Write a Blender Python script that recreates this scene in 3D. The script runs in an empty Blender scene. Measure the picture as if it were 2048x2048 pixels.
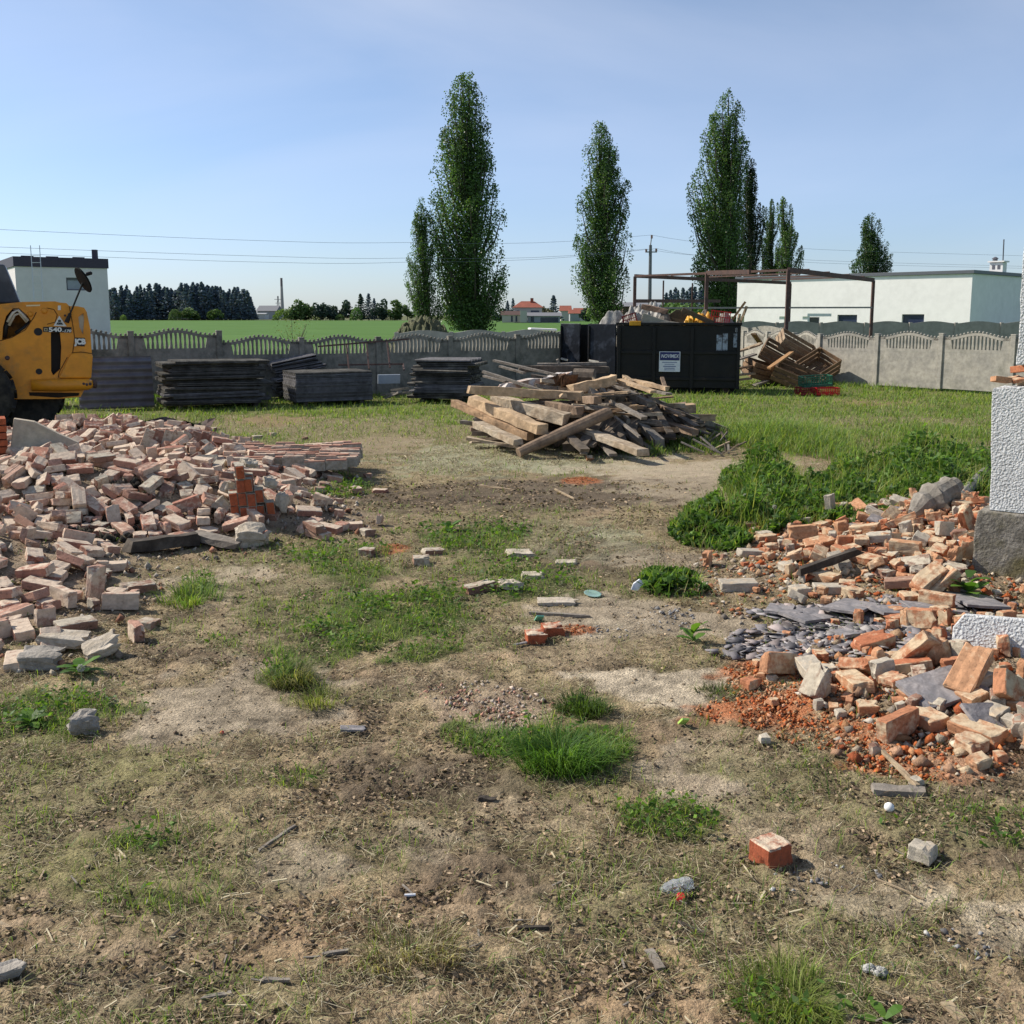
import bpy, bmesh, math, random
import numpy as np
from mathutils import Vector, Matrix, Quaternion, Euler
PI = math.pi
random.seed(7)
scene = bpy.context.scene
C = scene.collection
# ------------------------------------------------------------------ camera model and layout helpers
CAMH=2.1; F=2048.0; CX=1024.0; CY=936.0; PITCH=math.atan(306/2048.0)
def ray(u,v):
    a=(u-CX)/F; b=(v-CY)/F
    return a, math.cos(PITCH)-b*math.sin(PITCH), -math.sin(PITCH)-b*math.cos(PITCH)
def G(u,v,z=0.0):
    a,dy,dz=ray(u,v); t=(z-CAMH)/dz
    return (a*t,dy*t,z)
LB=[(-3.7,10.3,1.5,.85,.42),(-5.2,10.6,1.2,1.3,.48),(-6.2,14.6,2.2,1.5,.5),(-4.4,13.3,1.4,1.3,.3),(-4.25,7.9,.95,1.0,.36),(-3.15,6.7,.5,.6,.05),(-2.3,10.4,.7,.45,.10),(-3.3,12.2,1.0,.9,.2)]
RB=[(4.5,8.7,1.3,1.0,.30),(3.2,8.4,1.1,.7,.08),(3.3,6.2,.9,.5,.12),(2.85,5.35,.75,.55,.20),(2.6,4.7,.8,.35,.05),(4.2,10.0,1.3,.8,.18),(1.8,5.4,.5,.3,.03)]
def bump(B,x,y):
    h=0*x
    for cx,cy,rx,ry,hh in B:
        d=((x-cx)/rx)**2+((y-cy)/ry)**2
        h=h+hh*np.exp(-d*1.1)
    return h
def mound(x,y): return bump(LB,x,y)+bump(RB,x,y)

def P(u, v, Y):
    a, dy, dz = ray(u, v); t = Y/dy
    return Vector((a*t, Y, CAMH+dz*t))
def PL(u, v, p0, n):                       # a sight line met with a vertical wall plane
    d = Vector(ray(u, v)); o = Vector((0, 0, CAMH)); n = Vector(n)
    return o+d*((Vector(p0)-o).dot(n)/d.dot(n))
def hash2(ix, iy, s):
    h = (ix.astype(np.int64)*374761393+iy.astype(np.int64)*668265263+s*982451653) & 0x7fffffff
    h = ((h ^ (h >> 13))*1274126177) & 0x7fffffff
    return ((h ^ (h >> 16)) & 0xffff)/65535.0
def vnoise(x, y, s=0):
    ix = np.floor(x); iy = np.floor(y); fx = x-ix; fy = y-iy
    fx = fx*fx*(3-2*fx); fy = fy*fy*(3-2*fy)
    a = hash2(ix, iy, s); b = hash2(ix+1, iy, s); c = hash2(ix, iy+1, s); d = hash2(ix+1, iy+1, s)
    return (a*(1-fx)+b*fx)*(1-fy)+(c*(1-fx)+d*fx)*fy
def fbm(x, y, o=4, s=0):
    r = 0; a = .5; t = 0
    for i in range(o):
        r = r+a*vnoise(x*2**i+17.3*i, y*2**i-9.1*i, s+i); t += a; a *= .55
    return r/t
# ------------------------------------------------------------------ materials
MATS = {}
def mat(name, col=(.5, .5, .5), col2=None, nscale=6, rough=.8, bump=0, bscale=40, metal=0, attr=False, trans=0,
        spec=.3, stretch=None, ramp=(.4, .62), var=.25, col3=None, n3=2.0, ramp3=(.52, .7), glass=0, bdist=.02):
    if name in MATS: return MATS[name]
    m = bpy.data.materials.new(name); m.use_nodes = True; nt = m.node_tree; N = nt.nodes; L = nt.links
    b = N['Principled BSDF']; out = N['Material Output']
    tc = N.new('ShaderNodeTexCoord'); vec = tc.outputs['Object']
    if stretch:
        mp = N.new('ShaderNodeMapping'); mp.inputs['Scale'].default_value = stretch
        L.new(vec, mp.inputs['Vector']); vec = mp.outputs['Vector']
    def noise(sc, det=5):
        n = N.new('ShaderNodeTexNoise'); n.inputs['Scale'].default_value = sc; n.inputs['Detail'].default_value = det
        n.inputs['Roughness'].default_value = .62; L.new(vec, n.inputs['Vector']); return n.outputs['Fac']
    def rmp(f, a, c):
        r = N.new('ShaderNodeMapRange'); r.inputs['From Min'].default_value = a; r.inputs['From Max'].default_value = c
        L.new(f, r.inputs['Value']); return r.outputs['Result']
    def mix(f, a, c, mode='MIX'):
        x = N.new('ShaderNodeMix'); x.data_type = 'RGBA'; x.blend_type = mode
        if hasattr(f, 'node'): L.new(f, x.inputs['Factor'])
        else: x.inputs['Factor'].default_value = f
        for s, q in ((x.inputs[6], a), (x.inputs[7], c)):
            if hasattr(q, 'node'): L.new(q, s)
            else: s.default_value = (*q, 1)
        return x.outputs[2]
    if attr:
        at = N.new('ShaderNodeAttribute'); at.attribute_name = 'Col'; c = at.outputs['Color']
    else: c = tuple(col)
    if col2 is not None: c = mix(rmp(noise(nscale), *ramp), c, tuple(col2))
    if col3 is not None: c = mix(rmp(noise(n3), *ramp3), c, tuple(col3))
    if var:
        f = rmp(noise(nscale*3.1, 6), .3, .7)
        lo = 1-var; hi = 1+var*.6
        g = N.new('ShaderNodeMapRange'); g.inputs['To Min'].default_value = lo; g.inputs['To Max'].default_value = hi
        L.new(f, g.inputs['Value'])
        cb = N.new('ShaderNodeCombineColor')
        for i in range(3): L.new(g.outputs['Result'], cb.inputs[i])
        c = mix(1.0, c, cb.outputs[0], 'MULTIPLY')
    if hasattr(c, 'node'): L.new(c, b.inputs['Base Color'])
    else: b.inputs['Base Color'].default_value = (*c, 1)
    b.inputs['Roughness'].default_value = rough; b.inputs['Metallic'].default_value = metal
    b.inputs['Specular IOR Level'].default_value = spec
    if glass: b.inputs['Transmission Weight'].default_value = glass
    if bump:
        bp = N.new('ShaderNodeBump'); bp.inputs['Strength'].default_value = bump; bp.inputs['Distance'].default_value = bdist
        L.new(noise(bscale, 6), bp.inputs['Height']); L.new(bp.outputs['Normal'], b.inputs['Normal'])
    if trans:
        tr = N.new('ShaderNodeBsdfTranslucent'); ms = N.new('ShaderNodeMixShader'); ms.inputs[0].default_value = trans
        if hasattr(c, 'node'):
            tc2 = mix(1.0, c, (1.25, 1.35, .55), 'MULTIPLY'); L.new(tc2, tr.inputs['Color'])
        else: tr.inputs['Color'].default_value = (*c, 1)
        L.new(b.outputs[0], ms.inputs[1]); L.new(tr.outputs[0], ms.inputs[2]); L.new(ms.outputs[0], out.inputs['Surface'])
    MATS[name] = m
    return m
# ------------------------------------------------------------------ mesh helpers
class MB:
    def __init__(s): s.v = []; s.f = []; s.c = []
    def add(s, vs, fs, col=None):
        b = len(s.v); s.v += [tuple(q) for q in vs]; s.f += [tuple(b+i for i in f) for f in fs]
        s.c += [col or (1, 1, 1)]*len(vs); return s
    def box(s, c, size, R=None, col=None):
        a, b, d = size[0]/2, size[1]/2, size[2]/2; c = Vector(c); R = R or Matrix.Identity(3)
        vs = [c+R@Vector((x, y, z)) for x in (-a, a) for y in (-b, b) for z in (-d, d)]
        return s.add(vs, [(0, 1, 3, 2), (4, 6, 7, 5), (0, 4, 5, 1), (2, 3, 7, 6), (0, 2, 6, 4), (1, 5, 7, 3)], col)
    def beam(s, p, q, w, h, up=(0, 0, 1), col=None, seg=1, jit=0, taper=1):
        p = Vector(p); q = Vector(q); d = q-p; L = d.length; d.normalize(); up = Vector(up)
        x = d.cross(up)
        if x.length < 1e-3: x = d.cross(Vector((1, 0, 0)))
        x.normalize(); z = x.cross(d)
        vs = []; fs = []
        for i in range(seg+1):
            t = i/seg; c = p+d*L*t; k = 1+(taper-1)*t
            for a, b in ((-1, -1), (1, -1), (1, 1), (-1, 1)):
                j = Vector((random.uniform(-jit, jit), random.uniform(-jit, jit), random.uniform(-jit, jit)))
                e = d*random.uniform(-jit, jit)*(4 if i in (0, seg) else 0)
                vs.append(c+x*a*w/2*k+z*b*h/2*k+j+e)
        for i in range(seg):
            o = i*4
            for k in range(4): fs.append((o+k, o+(k+1) % 4, o+4+(k+1) % 4, o+4+k))
        fs.append((3, 2, 1, 0)); o = seg*4; fs.append((o, o+1, o+2, o+3))
        return s.add(vs, fs, col)
    def tube(s, pts, r, n=8, col=None, caps=True):
        pts = [Vector(p) for p in pts]; rs = r if isinstance(r, (list, tuple)) else [r]*len(pts)
        vs = []; fs = []; prev = None
        for i, p in enumerate(pts):
            d = (pts[min(i+1, len(pts)-1)]-pts[max(i-1, 0)]).normalized()
            x = d.cross(Vector((0, 0, 1))) if prev is None else prev-d*prev.dot(d)
            if x.length < 1e-4: x = d.cross(Vector((1, 0, 0)))
            x.normalize(); prev = x; y = d.cross(x)
            for k in range(n):
                a = 2*PI*k/n; vs.append(p+(x*math.cos(a)+y*math.sin(a))*rs[i])
        for i in range(len(pts)-1):
            for k in range(n): fs.append((i*n+k, i*n+(k+1) % n, (i+1)*n+(k+1) % n, (i+1)*n+k))
        if caps:
            fs.append(tuple(range(n-1, -1, -1))); o = (len(pts)-1)*n; fs.append(tuple(o+k for k in range(n)))
        return s.add(vs, fs, col)
    def prism(s, front, back, col=None):           # two matching outlines
        n = len(front); fs = [tuple(range(n)), tuple(range(2*n-1, n-1, -1))]
        for k in range(n): fs.append((k, n+k, n+(k+1) % n, (k+1) % n))
        return s.add(list(front)+list(back), fs, col)
    def lathe(s, c, prof, n=16, axis=None, col=None):
        c = Vector(c); R = axis or Matrix.Identity(3); vs = []; fs = []
        for r, z in prof:
            for k in range(n): vs.append(c+R@Vector((r*math.cos(2*PI*k/n), r*math.sin(2*PI*k/n), z)))
        for i in range(len(prof)-1):
            for k in range(n): fs.append((i*n+k, i*n+(k+1) % n, (i+1)*n+(k+1) % n, (i+1)*n+k))
        fs.append(tuple(range(n-1, -1, -1))); o = (len(prof)-1)*n; fs.append(tuple(o+k for k in range(n)))
        return s.add(vs, fs, col)
    def build(s, name, m, parent=None, smooth=False, bevel=0, fix=True):
        V = np.array(s.v, float)
        if parent is None:
            o0 = np.array([(V[:, 0].min()+V[:, 0].max())/2, (V[:, 1].min()+V[:, 1].max())/2, V[:, 2].min()])
        else: o0 = np.array(OFF[parent.name])
        me = bpy.data.meshes.new(name); me.from_pydata((V-o0).tolist(), [], s.f)
        if any(c != (1, 1, 1) for c in s.c):
            ca = me.color_attributes.new('Col', 'FLOAT_COLOR', 'POINT')
            ca.data.foreach_set('color', np.concatenate([np.array(s.c, float), np.ones((len(s.c), 1))], 1).ravel())
        if fix:
            bm = bmesh.new(); bm.from_mesh(me); bmesh.ops.recalc_face_normals(bm, faces=bm.faces); bm.to_mesh(me); bm.free()
        if smooth: me.polygons.foreach_set('use_smooth', [True]*len(me.polygons))
        me.materials.append(m)
        o = bpy.data.objects.new(name, me); C.objects.link(o)
        if parent is None: o.location = o0
        else: o.parent = parent
        OFF[o.name] = tuple(o0)
        if bevel:
            md = o.modifiers.new('edge', 'BEVEL'); md.width = bevel; md.segments = 2; md.limit_method = 'ANGLE'; md.angle_limit = .6
        return o
OFF = {}
def tag(o, label=None, cat=None, group=None, kind=None):
    if label: o['label'] = label
    if cat: o['category'] = cat
    if group: o['group'] = group
    if kind: o['kind'] = kind
    return o
def thing(name, loc, label, cat, group=None):
    o = bpy.data.objects.new(name, None); C.objects.link(o); o.location = loc; o.empty_display_size = .2
    OFF[o.name] = tuple(loc); return tag(o, label, cat, group)
def npmesh(name, V, F4=None, F3=None, col=None, material=None, smooth=False, loc=(0, 0, 0), parent=None):
    me = bpy.data.meshes.new(name); V = np.asarray(V, np.float32)-np.array(loc, np.float32)
    me.vertices.add(len(V)); me.vertices.foreach_set('co', V.ravel())
    parts = []; sizes = []
    if F4 is not None and len(F4): parts.append(np.asarray(F4).ravel()); sizes.append(np.full(len(F4), 4))
    if F3 is not None and len(F3): parts.append(np.asarray(F3).ravel()); sizes.append(np.full(len(F3), 3))
    li = np.concatenate(parts).astype(np.int32); sz = np.concatenate(sizes).astype(np.int32)
    me.loops.add(len(li)); me.loops.foreach_set('vertex_index', li)
    me.polygons.add(len(sz)); me.polygons.foreach_set('loop_start', np.concatenate([[0], np.cumsum(sz)[:-1]]).astype(np.int32))
    me.update(calc_edges=True)
    if col is not None:
        ca = me.color_attributes.new('Col', 'FLOAT_COLOR', 'POINT')
        ca.data.foreach_set('color', np.concatenate([col, np.ones((len(col), 1))], 1).astype(np.float32).ravel())
    if smooth: me.polygons.foreach_set('use_smooth', np.ones(len(sz), bool))
    if material: me.materials.append(material)
    me.validate()
    o = bpy.data.objects.new(name, me); C.objects.link(o)
    if parent is None: o.location = loc
    else: o.parent = parent
    OFF[o.name] = tuple(loc)
    return o
def blades(root, ang, e0, e1, L, w, col, seed=0):
    """curved tapering grass blades; e0/e1 = rise angle at root and tip"""
    n = len(root); r = np.random.default_rng(seed)
    d = np.stack([np.cos(ang), np.sin(ang), 0*ang], 1); sd = np.stack([-np.sin(ang), np.cos(ang), 0*ang], 1)
    tw = r.uniform(-.9, .9, n)[:, None]; up = np.array([0, 0, 1.0])
    sd = sd*np.cos(tw)+d*np.sin(tw)
    m = root+(d*np.cos(e0)[:, None]+up*np.sin(e0)[:, None])*(L*.5)[:, None]
    t = m+(d*np.cos(e1)[:, None]+up*np.sin(e1)[:, None])*(L*.5)[:, None]
    h = (w/2)[:, None]
    V = np.stack([root-sd*h, root+sd*h, m-sd*h*.8, m+sd*h*.8, t], 1)
    k = np.arange(n)[:, None]*5
    F4 = k+np.array([[0, 1, 3, 2]]); F3 = k+np.array([[2, 3, 4]])
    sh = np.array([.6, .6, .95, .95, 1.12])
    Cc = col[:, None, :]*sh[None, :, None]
    return V.reshape(-1, 3), F4, F3, Cc.reshape(-1, 3)
def leaves(c, size, col, seed=0, flat=.0, asp=.55):
    n = len(c); r = np.random.default_rng(seed)
    a = r.normal(size=(n, 3)); a[:, 2] *= (1-flat); a /= np.linalg.norm(a, axis=1)[:, None]
    b = r.normal(size=(n, 3)); b[:, 2] *= (1-flat); b -= a*(a*b).sum(1)[:, None]; b /= np.linalg.norm(b, axis=1)[:, None]
    s = size[:, None]
    V = np.stack([c-a*s*.5, c+b*s*.5*asp, c+a*s*.5, c-b*s*.5*asp], 1)
    F4 = np.arange(n)[:, None]*4+np.array([[0, 1, 2, 3]])
    return V.reshape(-1, 3), F4, np.repeat(col, 4, 0)
def textmesh(s, size, bold=0.0, shear=0.0):
    cu = bpy.data.curves.new('lettering', 'FONT'); cu.body = s; cu.size = size; cu.align_x = 'CENTER'; cu.align_y = 'CENTER'
    cu.offset = bold; cu.shear = shear; cu.resolution_u = 3
    o = bpy.data.objects.new('lettering', cu); C.objects.link(o)
    dg = bpy.context.evaluated_depsgraph_get(); me = bpy.data.meshes.new_from_object(o.evaluated_get(dg))
    vs = [v.co.copy() for v in me.vertices]; fs = [tuple(p.vertices) for p in me.polygons]
    bpy.data.objects.remove(o); bpy.data.curves.remove(cu); bpy.data.meshes.remove(me)
    return vs, fs
def lettering(s, size, origin, xdir, ndir, m, parent, name='lettering', bold=0.0, sx=1.0, shear=0.0, up=(0, 0, 1)):
    vs, fs = textmesh(s, size, bold, shear); x = Vector(xdir).normalized(); z = Vector(up); n = Vector(ndir).normalized(); o = Vector(origin)
    return MB().add([o+x*v.x*sx+z*v.y+n*.004 for v in vs], fs).build(name, m, parent, fix=False)
# ------------------------------------------------------------------ camera, sun, sky
cam = bpy.data.cameras.new('camera'); co = bpy.data.objects.new('camera', cam); C.objects.link(co)
co.location = (0, 0, CAMH); co.rotation_euler = (PI/2-PITCH, 0, 0)
cam.sensor_width = 36; cam.lens = 36*F/2048; cam.shift_y = -(1024-CY)/2048; cam.clip_end = 6000; cam.clip_start = .05
scene.camera = co
SUN_EL = math.radians(40); SUN_DIR = Vector((-.945, .327, 0)).normalized()*math.cos(SUN_EL)+Vector((0, 0, math.sin(SUN_EL)))
sl = bpy.data.lights.new('sun', 'SUN'); sl.energy = 5.9; sl.angle = math.radians(.5); sl.color = (1, .94, .84)
so = bpy.data.objects.new('sun', sl); C.objects.link(so); so.rotation_euler = SUN_DIR.to_track_quat('Z', 'Y').to_euler(); so.location = (-30, 20, 40)
w = bpy.data.worlds.new('World'); scene.world = w; w.use_nodes = True; nt = w.node_tree; N = nt.nodes; Lk = nt.links
bg = N['Background']; sky = N.new('ShaderNodeTexSky'); sky.sky_type = 'NISHITA'; sky.sun_disc = False
sky.sun_elevation = SUN_EL; sky.sun_rotation = math.atan2(SUN_DIR.x, SUN_DIR.y); sky.altitude = 100
sky.air_density = 1.0; sky.dust_density = .4; sky.ozone_density = 2.5
tc = N.new('ShaderNodeTexCoord'); mp = N.new('ShaderNodeMapping'); mp.inputs['Scale'].default_value = (.9, .9, 3.2); mp.inputs['Rotation'].default_value = (0, .25, .3)
Lk.new(tc.outputs['Generated'], mp.inputs['Vector'])
nz = N.new('ShaderNodeTexNoise'); nz.inputs['Scale'].default_value = 1.6; nz.inputs['Detail'].default_value = 7; nz.inputs['Roughness'].default_value = .5; nz.inputs['Distortion'].default_value = .6
Lk.new(mp.outputs['Vector'], nz.inputs['Vector'])
mr = N.new('ShaderNodeMapRange'); mr.inputs['From Min'].default_value = .45; mr.inputs['From Max'].default_value = .85; mr.inputs['To Max'].default_value = .38
Lk.new(nz.outputs['Fac'], mr.inputs['Value'])
mx = N.new('ShaderNodeMix'); mx.data_type = 'RGBA'; Lk.new(mr.outputs['Result'], mx.inputs['Factor'])
Lk.new(sky.outputs['Color'], mx.inputs[6]); mx.inputs[7].default_value = (6.2, 6.9, 7.6, 1)
sx = N.new('ShaderNodeSeparateXYZ'); Lk.new(tc.outputs['Generated'], sx.inputs[0])
hz_ = N.new('ShaderNodeMapRange'); hz_.inputs['From Min'].default_value = -.02; hz_.inputs['From Max'].default_value = .40; Lk.new(sx.outputs['Z'], hz_.inputs['Value'])
tn_ = N.new('ShaderNodeMix'); tn_.data_type = 'RGBA'; Lk.new(hz_.outputs['Result'], tn_.inputs['Factor']); tn_.inputs[6].default_value = (.74, .87, 1.19, 1); tn_.inputs[7].default_value = (1.42, 1.22, 1.08, 1)
ml = N.new('ShaderNodeMix'); ml.data_type = 'RGBA'; ml.blend_type = 'MULTIPLY'; ml.inputs['Factor'].default_value = 1; Lk.new(mx.outputs[2], ml.inputs[6]); Lk.new(tn_.outputs[2], ml.inputs[7])
Lk.new(ml.outputs[2], bg.inputs['Color']); bg.inputs['Strength'].default_value = .125
scene.view_settings.view_transform = 'Standard'; scene.view_settings.look = 'None'; scene.view_settings.exposure = 0
scene.render.engine = 'CYCLES'
# ------------------------------------------------------------------ ground: what grows and lies where
#          colour, green, straw, blade height, roughness of the surface
KIND = {
 'soil': ((.37, .27, .17), .06, .36, .04, 1.15), 'grey': ((.40, .325, .23), .0, .05, .03, .5), 'sand': ((.58, .48, .345), .0, .03, .03, .35),
 'mud': ((.15, .115, .08), .03, .18, .04, 1.5), 'straw': ((.37, .29, .17), .16, .95, .05, .9), 'hay': ((.42, .40, .26), .12, 1.5, .07, .8),
 'green': ((.10, .12, .04), 1.9, .35, .058, 1.0), 'lawn': ((.19, .20, .07), 1.15, .35, .085, .6), 'moss': ((.24, .215, .10), .42, .7, .035, 1.0),
 'dry': ((.32, .265, .15), .35, .9, .07, .8), 'rust': ((.37, .24, .14), .02, .35, .04, 1.1), 'orange': ((.42, .17, .08), 0, 0, .03, .8),
 'dust': ((.36, .27, .20), 0, .02, .03, .9), 'clump': ((.06, .09, .02), 2.2, 0, .14, .8), 'rubble': ((.38, .29, .20), .03, .05, .04, 1.2),
 'mixed': ((.25, .21, .115), .5, .6, .05, 1.0), 'thin': ((.38, .295, .19), .10, .45, .045, .9)}
KN = list(KIND)
PATCH = [  # u, v, ru, rv in the photograph, strength
 (500, 800, 620, 60, 'lawn', 1), (1750, 800, 420, 60, 'lawn', 1), (1000, 775, 1500, 28, 'lawn', 1), (300, 830, 300, 40, 'lawn', 1),
 (640, 850, 360, 22, 'dry', .8), (900, 870, 260, 22, 'dry', .6), (1730, 842, 320, 8, 'dry', .5),(560,840,90,10,'rust',.5),(1760,806,90,7,'rust',.5),
 (820, 955, 200, 26, 'straw', .8), (1010, 905, 230, 30, 'hay', 1), (1100, 925, 180, 22, 'hay', .8), (900, 935, 120, 22, 'hay', .7),(760,890,90,18,'thin',.8),
 (1380, 940, 220, 22, 'sand', .7), (1330, 985, 260, 28, 'grey', .9), (1040, 985, 260, 26, 'mud', .85), (1250, 1000, 130, 14, 'mud', .6), (860, 1010, 120, 20, 'mud', .6),
 (1170, 1075, 190, 36, 'hay', .9), (1380, 1050, 120, 30, 'mud', .4), (980, 1060, 200, 40, 'mixed', .8), (930, 1085, 110, 34, 'green', .9), (960, 1130, 150, 30, 'green', .6), (1060, 1165, 110, 34, 'green', .8),
 (1230, 1110, 160, 34, 'mud', .5), (1350, 1120, 100, 16, 'grey', .7),
 (760, 1120, 180, 40, 'mixed', .9), (700, 1150, 90, 22, 'green', .8), (740, 1245, 170, 60, 'green', 1), (880, 1215, 110, 50, 'green', .8), (660, 1290, 90, 40, 'green', .8), (830, 1310, 90, 26, 'green', .9),
 (440, 1170, 170, 40, 'sand', .6), (520, 1240, 130, 50, 'thin', .9), (430, 1260, 130, 30, 'straw', .6), (385, 1185, 34, 24, 'clump', .9), (600, 1000, 60, 20, 'green', 1), (650, 970, 80, 24, 'green', .9),
 (440, 1410, 190, 75, 'grey', .95), (340, 1460, 110, 60, 'grey', .8), (560, 1440, 110, 40, 'grey', .5), (570, 1350, 36, 20, 'clump', .8), (630, 1400, 50, 20, 'dry', .8),
 (1260, 1240, 210, 50, 'grey', .9), (1330, 1372, 190, 44, 'sand', 1), (1170, 1310, 120, 30, 'thin', .7), (1180, 1265, 90, 20, 'sand', .5), (1280, 1290, 110, 22, 'thin', .6),
 (1000, 1420, 120, 50, 'dust', .6), (900, 1370, 120, 40, 'thin', .7), (1115, 1495, 90, 46, 'clump', 1), (1190, 1480, 70, 34, 'green', 1), (970, 1475, 80, 30, 'green', 1), (1165, 1415, 46, 22, 'green', .9), (990,1455,40,20,'dust',.7),
 (1340, 1640, 120, 40, 'green', .8), (1150, 1560, 150, 40, 'mixed', .7), (1430, 1545, 110, 60, 'grey', .8), (1520, 1600, 100, 70, 'grey', .7), (1560, 1530, 130, 60, 'moss', .6),
 (1650, 1580, 160, 60, 'mixed', .8), (1900, 1640, 170, 60, 'green', .6), (1780, 1610, 140, 60, 'mixed', .8), (1600, 1690, 170, 60, 'thin', .7), (1720, 1800, 140, 50, 'grey', .6), (1650,1760,120,36,'thin',.8),
 (110, 1440, 150, 80, 'green', .9), (60, 1520, 120, 50, 'moss', .8), (220, 1560, 260, 70, 'moss', .9), (350, 1680, 220, 90, 'mixed', .5), (420, 1600, 160, 60, 'straw', .8), (130, 1720, 210, 70, 'moss', .8), (280, 1690, 70, 24, 'green', .8), (300,1800,90,24,'green',.5),
 (170, 1650, 160, 40, 'mud', .4), (620, 1730, 140, 80, 'grey', .7), (700, 1830, 240, 70, 'rust', .45), (860, 1560, 200, 50, 'mud', .6), (960, 1760, 200, 80, 'mud', .6), (1050, 1640, 160, 40, 'thin', .7), (1250,1720,90,30,'mud',.5),
 (800, 1900, 110, 40, 'hay', .8), (1450, 1900, 260, 90, 'dry', .7), (1650, 1930, 220, 60, 'dry', .6), (1570, 2010, 130, 46, 'green', .7), (1180, 2010, 260, 60, 'rust', .6), (300, 1950, 300, 60, 'mud', .45), (1330, 1940, 150, 60, 'rust', .5), (150,1960,180,60,'thin',.6), (900,1990,200,60,'straw',.5),(600,1990,160,50,'straw',.5),
 (2020, 1850, 130, 50, 'sand', .7), (1860, 1770, 80, 40, 'sand', .6),
 (1560, 1345, 110, 22, 'orange', .9), (1530, 1425, 130, 34, 'orange', 1), (1700, 1470, 140, 36, 'orange', .8), (1850, 1530, 130, 40, 'orange', .75), (1160, 958, 40, 7, 'orange', .9), (790, 1097, 26, 9, 'orange', .9), (1150, 1262, 34, 10, 'orange', .8),
 (1900, 1500, 160, 60, 'rubble', .4), (560, 1180, 120, 26, 'mixed', .8), (640, 1105, 100, 22, 'green', .7), (120, 1610, 160, 50, 'mixed', .8), (350, 1250, 60, 16, 'mixed', .7), (1480, 1610, 60, 24, 'mixed', .6), (1850, 1700, 120, 40, 'mixed', .7), (700, 1230, 200, 60, 'green', .5), (470, 1560, 70, 20, 'mixed', .7), (760, 1395, 60, 14, 'mixed', .7), (600, 1560, 60, 18, 'green', .5), (1000, 1980, 420, 60, 'soil', .7), (620, 1900, 260, 60, 'rust', .5), (1050, 1850, 200, 50, 'soil', .7), (330, 1880, 260, 60, 'soil', .6), (780, 1680, 160, 40, 'grey', .5), (1500, 1480, 90, 40, 'thin', .6)]
PGEO = []
for (u, v, ru, rv, k, s) in PATCH:
    x, y, _ = G(u, v); yn = G(u, min(v+rv, 2300))[1]; yf = G(u, max(v-rv, 700))[1]
    PGEO.append((x, y, ru*(y*.989+.3)/F, max((yf-yn)/2, .05), KN.index(k), s))
KA = np.array([list(KIND[k][0])+list(KIND[k][1:]) for k in KN])
def surf(x, y):
    """colour(3), green, straw, blade height, roughness at ground points"""
    x = np.asarray(x, float); y = np.asarray(y, float); n1 = fbm(x*1.1, y*1.1, 4, 3); n2 = fbm(x*3.3+5, y*3.3, 4, 11); n3 = fbm(x*9, y*9, 3, 23)
    a = np.clip((n1*.45+n2*.55-.42)*6, 0, 1)[:, None]
    a = a*np.where(y < 4.5, .55, .9)[:, None]; D = KA[KN.index('straw')]*a+KA[KN.index('soil')]*(1-a)
    n5 = fbm(x*.9+31, y*.9, 4, 131); a = np.clip((n5-.53)*9, 0, .9)[:, None]; D = D*(1-a)+KA[KN.index('mixed')]*a
    a = np.clip((fbm(x*1.6+7, y*1.6, 3, 171)-.62)*9, 0, .6)[:, None]; D = D*(1-a)+KA[KN.index('mud')]*a
    far = np.clip((y-16.5+(n1-.5)*5)/4, 0, 1)[:, None]
    D = D*(1-far)+KA[KN.index('lawn')]*far
    wob = (n1-.5)*1.2+(n2-.5)*2.2+(n3-.5)*1.3
    for cx, cy, rx, ry, k, s in PGEO:
        d = np.sqrt(((x-cx)/rx)**2+((y-cy)/ry)**2)+wob*.75
        q = np.clip((1.18-d)/.4, 0, 1); q = (q*q*(3-2*q)*s)[:, None]
        D = D*(1-q)+KA[k]*q
    md = np.clip((mound(x, y)-.025)/.07, 0, 1)[:, None]
    rb = KA[KN.index('rubble')].copy(); D = D*(1-md)+rb*md
    # dark hollow in front of the left heap
    return D
def gz(x, y):
    x = np.asarray(x, float); y = np.asarray(y, float)
    return mound(x, y)+(fbm(x*.5, y*.5, 3, 41)-.5)*.05*np.clip(1-mound(x, y)*12, 0, 1)
def g1(x, y): return float(gz(np.array([x]), np.array([y]))[0])
def onground(u, v):
    x, y, _ = G(u, v)
    for _ in range(4): x, y, _ = G(u, v, g1(x, y))
    return Vector((x, y, g1(x, y)))
nr, nc = 640, 560
yy = np.exp(np.linspace(math.log(1.15), math.log(44), nr)); tt = np.linspace(-.9, .9, nc)
Y2 = np.repeat(yy[:, None], nc, 1); X2 = Y2*tt[None, :]
xf, yf = X2.ravel(), Y2.ravel(); D = surf(xf, yf)
rough = D[:, 6]; near = np.clip(1.5-yf/11, 0, 1)
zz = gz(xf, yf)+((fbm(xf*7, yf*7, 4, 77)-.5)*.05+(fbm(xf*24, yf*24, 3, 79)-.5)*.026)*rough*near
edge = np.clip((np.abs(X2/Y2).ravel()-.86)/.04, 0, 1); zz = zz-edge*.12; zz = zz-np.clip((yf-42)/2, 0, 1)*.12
cav = np.clip(1+((fbm(xf*7, yf*7, 4, 77)-.5)*1.3+(fbm(xf*24, yf*24, 3, 79)-.5)*1.2)*near, .5, 1.45)  # hollows darkened, crests lightened: relief shade painted into the ground colour
k = (np.arange(nr-1)[:, None]*nc+np.arange(nc-1)[None, :]).ravel()
ground_m = mat('yard_ground', attr=True, col2=None, nscale=24, var=.5, rough=.95, bump=1.0, bscale=70, spec=.1, bdist=.03)
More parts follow.
